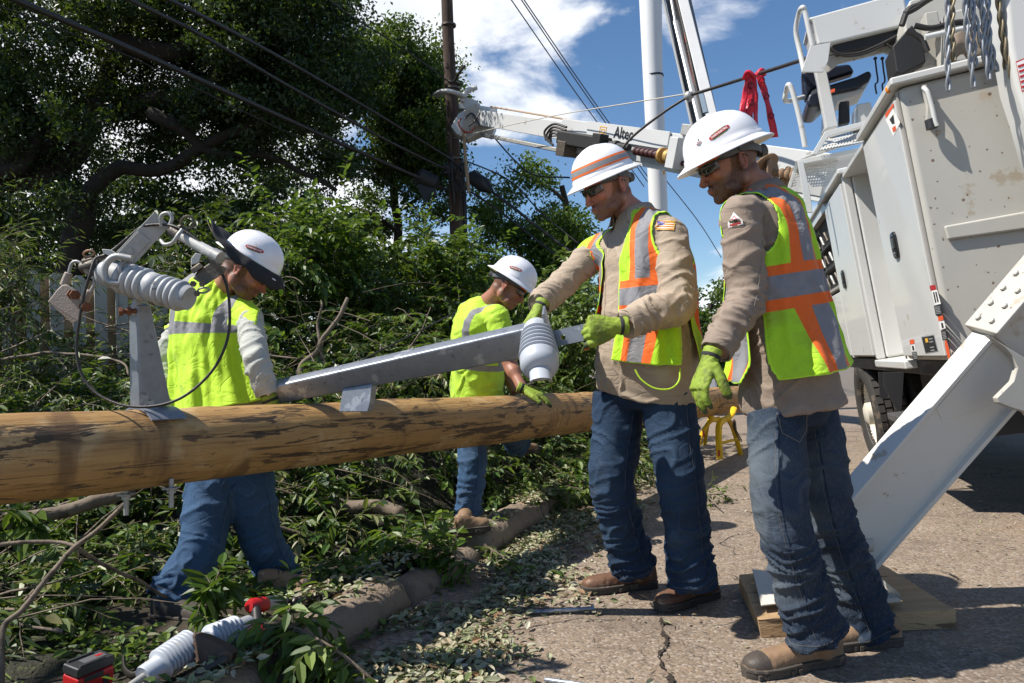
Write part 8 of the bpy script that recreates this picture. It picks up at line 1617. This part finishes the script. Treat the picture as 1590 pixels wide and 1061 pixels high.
shrub('bright green shrub behind the man in the sunshade', [(430, 545, 345, 600, 6.6, 8.2), (440, 500, 330, 420, 7, 8)], 34, (0.22, 0.42), 420, 0.085, 0.045, ML_FRESH, 71, (480, 640, 7.2), [([(470, 620), (462, 500), (455, 420)], 7), ([(500, 620), (520, 480), (530, 400)], 7.4)])
shrub('darker shrub with loose sprays behind the middle of the beam', [(530, 650, 390, 620, 7.2, 9.2)], 36, (0.25, 0.48), 420, 0.08, 0.042, ML_MID, 72, (590, 640, 8), [([(570, 620), (590, 480), (610, 400)], 8), ([(620, 620), (600, 520), (560, 420)], 8)])
shrub('fresh green shrub between the old pole and the bent man', [(640, 745, 400, 620, 7.6, 9.6), (660, 720, 390, 430, 8, 9)], 34, (0.25, 0.45), 420, 0.085, 0.045, ML_FRESH, 73, (700, 640, 8.5), [([(690, 620), (700, 500), (690, 410)], 8.3)])
shrub('dense shrub low behind the held insulator', [(800, 935, 440, 640, 7.6, 9.8)], 40, (0.25, 0.45), 420, 0.08, 0.04, ML_WILT, 74, (880, 650, 8.6), [([(870, 640), (880, 540), (890, 470)], 8.6)])
shrub('low dark bush against the fence foot at far left', [(-60, 150, 500, 640, 4.4, 5.1), (-60, 30, 390, 480, 4.7, 5.0)], 22, (0.18, 0.32), 520, 0.065, 0.014, ML_BRUSH, 75, (20, 660, 5), [([(10, 640), (20, 520), (30, 410)], 5)])
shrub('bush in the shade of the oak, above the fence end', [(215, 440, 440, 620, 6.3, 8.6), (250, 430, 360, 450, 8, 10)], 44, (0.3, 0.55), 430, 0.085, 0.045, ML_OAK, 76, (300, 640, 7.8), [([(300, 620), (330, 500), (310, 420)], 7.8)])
# a far belt of trees nobody could count
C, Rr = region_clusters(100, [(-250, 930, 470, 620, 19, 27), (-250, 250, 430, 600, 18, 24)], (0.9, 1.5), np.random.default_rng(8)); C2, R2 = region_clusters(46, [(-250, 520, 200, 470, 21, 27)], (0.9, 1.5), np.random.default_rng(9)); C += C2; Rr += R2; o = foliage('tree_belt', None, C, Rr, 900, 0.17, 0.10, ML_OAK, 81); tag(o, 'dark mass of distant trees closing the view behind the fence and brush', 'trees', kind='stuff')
# ---- board fence
def fence():
    A, B = P(-150, 640, 5.1), P(420, 640, 6.9); A.z = B.z = 0.05; d = (B - A).normalized(); L_ = (B - A).length; nrm = Vector((d.y, -d.x, 0)); nrm = -nrm if nrm.y > 0 else nrm; t = thing('wooden_fence', 'pale weathered board fence standing behind the brush at left', 'fence', A.lerp(B, .4)); n = int(L_ / 0.155); rnd = random.Random(3)
    mg = mat('weathered_board', (0.42, 0.40, 0.365), 0.85, var=0.22, vs=4, stretch=(9, 9, 0.7), bump=0.5, bs=30, spots=[((0.22, 0.20, 0.17), 0.60, 3)]); mt_ = mat('tan_board', (0.36, 0.25, 0.14), 0.85, var=0.25, vs=4, stretch=(9, 9, 0.7), bump=0.5, bs=30)
    for k in range(n):
        for back in (0, 1):
            c = A + d * (0.155 * (k + 0.5 * back)) - nrm * (0.06 * back); w_ = 0.046 if not back else 0.05; h = 1.80 + rnd.uniform(-0.03, 0.03); q = 0.028; mb = MB(); pts = [c - d * w_, c + d * w_, c + d * w_ + Vector((0, 0, h - q)), c + d * (w_ - q) + Vector((0, 0, h)), c - d * (w_ - q) + Vector((0, 0, h)), c - d * w_ + Vector((0, 0, h - q))]; mb.prism(pts, nrm * -0.018); mb.build('board', mg if not back else mt_, t, bevel=0)
    for z in (0.4, 1.4): mb = MB(); mb.box(A.lerp(B, .5) - nrm * 0.035 + Vector((0, 0, z)), (L_, 0.03, 0.08), frame(nrm)); mb.build('fence_rail', mt_, t)
fence()
# ---- the heap of cut branches
def heap_h(X, Y):
    u = (kx(Y) - X) * 0.93; sm = lambda a, b, t: np.clip((t - a) / (b - a), 0, 1) ** 2 * (3 - 2 * np.clip((t - a) / (b - a), 0, 1))
    h = 0.10 + 0.10 * sm(0.2, 0.8, u) + 0.62 * sm(3.9, 5.0, Y + 0.25 * u) * sm(0.25, 1.1, u) + 0.22 * sm(4.6, 6.5, Y) * sm(0.7, 2.0, u) + 0.30 * sm(5.0, 6.2, Y) * sm(-0.05, 0.5, u)
    h += 0.28 * sm(1.3, 2.4, u) * sm(2.4, 3.4, Y); h *= 1 + 0.35 * gnoise(np.stack([X * 0.9, Y * 0.9, X * 0], 1)); return h
rb = np.random.default_rng(77)
def brush_object(name, p0, d0, Ln, nl, lf, lw, m, label, seed, droop=0.5, parent=None):
    rng = np.random.default_rng(seed); V, F, S, SF, rn = twigs(p0, d0, Ln, nl, lf, lw, rng, droop); Vt = np.concatenate([V, S]); Ft = np.concatenate([F, SF + len(V)]); mi = np.concatenate([np.zeros(len(F)), np.ones(len(SF))])
    o = fast_mesh(name, Vt, Ft, [m, M_STICK], parent, dict(rnd=np.concatenate([rn, np.zeros(len(S))])), mi=mi)
    if parent is None: tag(o, label, 'brush', kind='stuff')
    return o
def tool_clear(X, Y):
    k = np.ones(len(X), bool)
    for a, b, r in ((P(205, 1060, 2.25), P(300, 1000, 2.42), 0.085), (P(300, 1000, 2.42), P(392, 972, 2.6), 0.085), (P(100, 1045, 2.2), P(170, 1045, 2.3), 0.07), (P(375, 950, 2.7), P(450, 940, 2.9), 0.07)):
        d = np.array([b.x - a.x, b.y - a.y]); t = np.clip(((X - a.x) * d[0] + (Y - a.y) * d[1]) / (d @ d), 0, 1); k &= (X - a.x - t * d[0]) ** 2 + (Y - a.y - t * d[1]) ** 2 > r * r
    return k
def men_clear(X, Y, r=0.42):
    k = np.ones(len(X), bool)
    for (px, py, d) in ((330, 900, 3.1), (430, 900, 3.35), (728, 800, 4.45), (380, 860, 3.25), (300, 900, 3.0)):
        c = P(px, py, d); k &= (X - c.x) ** 2 + (Y - c.y) ** 2 > r * r
    return k
def visible_low(X, Y, Z):                 # keep what stands before the men's legs and the kerb top low
    u = (kx(Y) - X); far = rb.random(len(X)) < 0.06
    return ~((u < 1.0) & (Y < 3.45) & ~(far & (Z < 0.2))) & ~((u < 0.62) & (Y < 4.95) & ~(far & (Z < 0.3)))
Yr = 1.6 + 7.4 * rb.random(9000) ** 1.15; U_ = 0.12 + 4.6 * rb.random(9000) ** 1.25; Xr = kx(Yr) - U_ / 0.93 + np.where(Yr > 5.0, 0.38, 0); Hh = heap_h(Xr, Yr); Zr = 0.06 + Hh * (0.35 + 0.65 * rb.random(9000) ** 0.6)
kk = men_clear(Xr, Yr) & tool_clear(Xr, Yr) & visible_low(Xr, Yr, Zr) & ~((Yr < 3.0) & (Zr > 0.42)); pts_ = np.stack([Xr, Yr, Zr], 1)[kk][:5200]; dd = rb.normal(size=pts_.shape); dd[:, 2] = np.abs(dd[:, 2]) * 0.55 - 0.05; dd[:, 1] -= 0.25; half = len(pts_) // 3
cut1 = rb.random(len(pts_)); A_ = cut1 < 0.42; B_ = (cut1 >= 0.42) & (cut1 < 0.72); C_ = cut1 >= 0.72
brush_object('brush_pile', pts_[A_], dd[A_], rb.uniform(0.18, 0.42, A_.sum()), 15, 0.070, 0.030, ML_BRUSH, 'dark tangled heap of cut leafy twigs behind the kerb', 1, 0.7)
brush_object('brush_pile', pts_[B_], dd[B_], rb.uniform(0.15, 0.36, B_.sum()), 13, 0.080, 0.038, ML_FRESH, 'brighter green leafy twigs mixed through the heap of cut branches', 2, 0.9)
brush_object('brush_pile', pts_[C_], dd[C_], rb.uniform(0.18, 0.40, C_.sum()), 20, 0.062, 0.013, ML_BRUSH, 'narrow-leaved twigs spread through the heap of cut branches', 3, 0.8)
# dark mound added inside the heap, so its gaps read dark and closed
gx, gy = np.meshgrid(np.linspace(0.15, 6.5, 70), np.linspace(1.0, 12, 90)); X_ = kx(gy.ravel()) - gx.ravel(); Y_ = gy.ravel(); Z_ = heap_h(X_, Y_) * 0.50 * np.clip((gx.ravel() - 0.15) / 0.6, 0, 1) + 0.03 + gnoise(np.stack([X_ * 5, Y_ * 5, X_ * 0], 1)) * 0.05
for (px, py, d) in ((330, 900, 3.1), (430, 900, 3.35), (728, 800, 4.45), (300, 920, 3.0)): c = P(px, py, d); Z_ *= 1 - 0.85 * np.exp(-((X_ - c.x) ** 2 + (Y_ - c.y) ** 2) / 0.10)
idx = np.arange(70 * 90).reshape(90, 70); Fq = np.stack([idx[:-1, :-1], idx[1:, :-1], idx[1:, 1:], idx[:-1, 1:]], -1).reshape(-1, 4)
o = fast_mesh('heap_core', np.stack([X_, Y_, Z_], 1), Fq, mat('heap_dark_fill', (0.020, 0.020, 0.011), 0.95, var=0.7, vs=9, bump=1.0, bs=30, bd=0.03, spots=[((0.05, 0.06, 0.02), 0.56, 16), ((0.09, 0.07, 0.045), 0.62, 22)]), smooth=True); tag(o, 'dark mound, speckled like debris, added to close the gaps in the heap of cut branches', 'debris', kind='stuff')
rz = np.random.default_rng(91); nb = 520; Yb = 2.3 + 5.5 * rz.random(nb); ub = 0.7 + 4.2 * rz.random(nb); Xb = kx(Yb) - ub; kb = men_clear(Xb, Yb, 0.5); Xb, Yb = Xb[kb], Yb[kb]; Zb = 0.08 + heap_h(Xb, Yb) * (0.5 + 0.7 * rz.random(len(Xb))); db = rz.normal(size=(len(Xb), 3)); db[:, 2] = np.abs(db[:, 2]) * 0.35
for rad, sel in ((3.0, slice(0, None, 3)), (1.6, slice(1, None, 3))):
    pb = np.stack([Xb, Yb, Zb], 1)[sel]; _, _, S, SF, _ = twigs(pb, db[sel], rz.uniform(0.4, 1.1, len(pb)), 2, 0.01, 0.005, rz, 0.3); 
    # thicken the stems about their own centre line
    q = S.reshape(-1, 3, 3); q = q.mean(1, keepdims=True) + (q - q.mean(1, keepdims=True)) * rad; o = fast_mesh('bare_twigs', q.reshape(-1, 3), SF, M_STICK, None, smooth=True); tag(o, 'thicker bare sticks tangled through the heap of cut branches' if rad > 2 else 'finest bare sticks tangled through the heap of cut branches', 'twigs', kind='stuff')
# ---- leaf litter on the road edge, kerb and soil
def litter(n, label, seed, dens, size, m=ML_LIT, zoff=0.004):
    rng = np.random.default_rng(seed); Yl = 1.9 + 7.5 * rng.random(n) ** 1.3; u = dens(rng, n, Yl); X = kx(Yl) - u; z = np.where(u > 0.30, 0.11, np.where(u > -0.02, 0.135, 0.0)); pile = np.clip(gnoise(np.stack([X * 2.2, Yl * 2.2, X * 0 + seed], 1)) * 1.6 + 0.45, 0, 1)
    keep = rng.random(n) < pile; keep &= tool_clear(X, Yl); X, Yl, z, u = X[keep], Yl[keep], z[keep], u[keep]; n = len(X); win = (((Yl > 2.72) & (Yl < 3.42)) | ((Yl > 4.2) & (Yl < 4.75))) & (u > -0.06) & (u < 0.20) & (rng.random(n) < 0.82); X, Yl, z, u = X[~win], Yl[~win], z[~win], u[~win]; pile = pile[keep][~win]; n = len(X); z = z + zoff + rng.random(n) ** 2 * 0.030 * (0.3 + pile); p = np.stack([X, Yl, z], 1); d = rng.normal(size=(n, 3)); d[:, 2] *= 0.25; nn = np.array([0, 0, 1.0]) + rng.normal(size=(n, 3)) * 0.38; sz = rng.uniform(0.5, 1.3, n); V, F = leaves(p, d, nn, size * sz, size * 0.5 * sz, fold=0.2, curl=0.15)
    o = fast_mesh('leaf_litter', V, F, m, None, dict(rnd=np.repeat(rng.random(n), 7))); return tag(o, label, 'leaf litter', kind='stuff')
litter(46000, 'pale and green fallen leaves drifted along the kerb and road edge', 12, lambda r, n, Y: r.normal(size=n) * 0.26 - 0.22 + 0.06 * (Y - 3), 0.040)
litter(15000, 'green fallen leaves on the soil behind the kerb', 13, lambda r, n, Y: np.where(r.random(n) < 0.12, r.uniform(-0.1, 0.22, n), r.uniform(0.22, 1.5, n)), 0.050, ML_WILT)
litter(1800, 'sparse leaf scraps scattered over the open road', 14, lambda r, n, Y: -r.random(n) * 3.2 - 0.1, 0.022)
def chips():
    rng = np.random.default_rng(4); n = 1500; Y = 2.0 + 5 * rng.random(n); u = -(rng.random(n) ** 1.7) * 1.6; X = kx(Y) - u; mbp = np.stack([X, Y, np.full(n, 0.006)], 1); d = rng.normal(size=(n, 3)); d[:, 2] *= 0.1; V, F = leaves(mbp, d, np.array([0, 0, 1.0]) + rng.normal(size=(n, 3)) * .3, rng.uniform(0.02, 0.07, n), 0.004, fold=0.3); o = fast_mesh('twig_scraps', V, F, M_STICK, None, dict(rnd=np.zeros(n * 7))); tag(o, 'broken twig scraps strewn over the road edge', 'twigs', kind='stuff')
chips()
# ---- single fallen branches that can be told apart
def branch(pts, r0, r1, label, leafy=0, lf=0.07, lw=0.032, m=ML_WILT, seed=0, side=0.16, n=9, cat='branch', curl=0.9):
    S = spline([P(*p) for p in pts], 8); t = thing('fallen_branch', label, cat, S[0], 'fallen branches in the heap'); mb = MB(); V = np.array([tuple(p) for p in S]); V += np.stack([gnoise(V * 7 + seed), gnoise(V * 7 + 5 + seed), gnoise(V * 7 + 11 + seed)], 1) * r0 * 1.1; k = len(V); mb.tube([Vector(v) for v in V], [r0 + (r1 - r0) * i / (k - 1) + (0.15 * r0 if i % 9 == 4 else 0) for i in range(k)], n); mb.build('stick', M_STICK, t, angle=180)
    if leafy:
        rng = np.random.default_rng(seed); i = rng.integers(int(k * 0.15), k, leafy); p0 = V[i]; d0 = rng.normal(size=p0.shape); d0 += unit(V[np.minimum(i + 1, k - 1)] - V[i - 1]) * 0.9; V2, F2, S2, SF2, rn = twigs(p0, d0, rng.uniform(0.5, 1.1, leafy) * side, 9, lf, lw, rng, curl); Vt = np.concatenate([V2, S2]); Ft = np.concatenate([F2, SF2 + len(V2)]); fast_mesh('leaves', Vt, Ft, [m, M_STICK], t, dict(rnd=np.concatenate([rn, np.zeros(len(S2))])), mi=np.concatenate([np.zeros(len(F2)), np.ones(len(SF2))]))
    return t
branch([(196, 782, 2.62), (150, 825, 2.55), (110, 858, 2.5), (70, 900, 2.42), (36, 948, 2.36), (10, 970, 2.34), (4, 1010, 2.3), (2, 1066, 2.26)], 0.0075, 0.010, 'long bare pale branch curving down to the bottom left corner', seed=1)
branch([(-30, 853, 2.5), (40, 844, 2.52), (90, 842, 2.55), (122, 848, 2.52)], 0.007, 0.006, 'short pale side branch from the left edge to the long bare one', seed=2)
branch([(120, 850, 2.6), (170, 880, 2.7), (210, 900, 2.8), (258, 928, 2.9)], 0.008, 0.006, 'dark bare branch lying from the long pale one toward the near boot', seed=3)
branch([(210, 762, 3.3), (80, 796, 3.15), (5, 806, 3.05)], 0.026, 0.035, 'thick bark-covered limb under the pole at left', seed=4, n=12)
branch([(470, 776, 4.15), (540, 784, 4.1), (625, 799, 4.05)], 0.032, 0.040, 'thick sawn limb lying in shade beyond the walking man', seed=5, n=14)
branch([(415, 812, 3.7), (470, 832, 3.75), (540, 852, 3.8), (610, 858, 3.8), (690, 876, 3.7), (772, 888, 3.6)], 0.011, 0.005, 'reddish branch lying from the walking man toward the kerb', 10, 0.060, 0.026, ML_FRESH, seed=6)
branch([(452, 600, 5.2), (480, 560, 5.3), (506, 520, 5.3), (540, 464, 5.4)], 0.024, 0.014, 'upright broken branch stub behind the beam', seed=7, n=12)
branch([(500, 470, 5.4), (494, 510, 5.4), (500, 560, 5.3)], 0.008, 0.014, 'thin upright twig beside the broken stub', seed=8)
branch([(560, 640, 4.9), (610, 575, 5.2), (650, 520, 5.5), (668, 478, 5.6)], 0.007, 0.003, 'thin bare forked branch rising behind the bracket foot', seed=9)
branch([(600, 1075, 2.36), (530, 1016, 2.38), (480, 985, 2.42), (440, 965, 2.46)], 0.006, 0.003, 'leafy branch drooping over the kerb at bottom', 40, 0.078, 0.032, ML_WILT, seed=10, side=0.26, curl=1.3)
branch([(300, 990, 2.62), (318, 945, 2.66), (334, 905, 2.7), (340, 890, 2.7)], 0.005, 0.002, 'upright leafy sprig behind the ground insulators', 16, 0.080, 0.034, ML_FRESH, seed=11, side=0.13, curl=1.4)
branch([(770, 885, 3.5), (700, 860, 3.6), (650, 842, 3.65), (600, 836, 3.7)], 0.007, 0.003, 'leafy branch lying across the kerb gap before the bent man', 44, 0.066, 0.030, ML_FRESH, seed=12, side=0.24)
branch([(860, 900, 3.55), (820, 895, 3.6), (790, 870, 3.8), (760, 850, 3.9)], 0.006, 0.003, 'small leafy branch in the leaf drift near the striped-hat man', 12, 0.05, 0.024, ML_BRUSH, seed=13, side=0.15)
branch([(-40, 800, 2.7), (20, 795, 2.8), (60, 810, 2.9)], 0.005, 0.003, 'leafy twig poking in from the left edge under the pole', 10, 0.08, 0.03, ML_FRESH, seed=14, side=0.16)
branch([(560, 905, 3.2), (520, 925, 3.1), (480, 915, 3.2), (440, 905, 3.25)], 0.005, 0.003, 'leafy twig on the kerb beside the walking man\'s front boot', 12, 0.055, 0.026, ML_FRESH, seed=15, side=0.14)
branch([(0, 560, 4.4), (80, 548, 4.4), (180, 560, 4.3), (200, 585, 4.2)], 0.010, 0.005, 'thin arched branch in the bush against the fence', seed=16)
branch([(880, 850, 4.1), (930, 830, 4.2), (980, 812, 4.3)], 0.006, 0.004, 'thin bare twig on the road behind the striped-hat man', 6, 0.045, 0.022, ML_LIT, seed=17, side=0.12)
branch([(1118, 790, 4.9), (1100, 770, 5.2), (1122, 768, 5.3)], 0.004, 0.003, 'leafy scrap on the road between the standing men', 14, 0.045, 0.020, ML_WILT, seed=18, side=0.18)
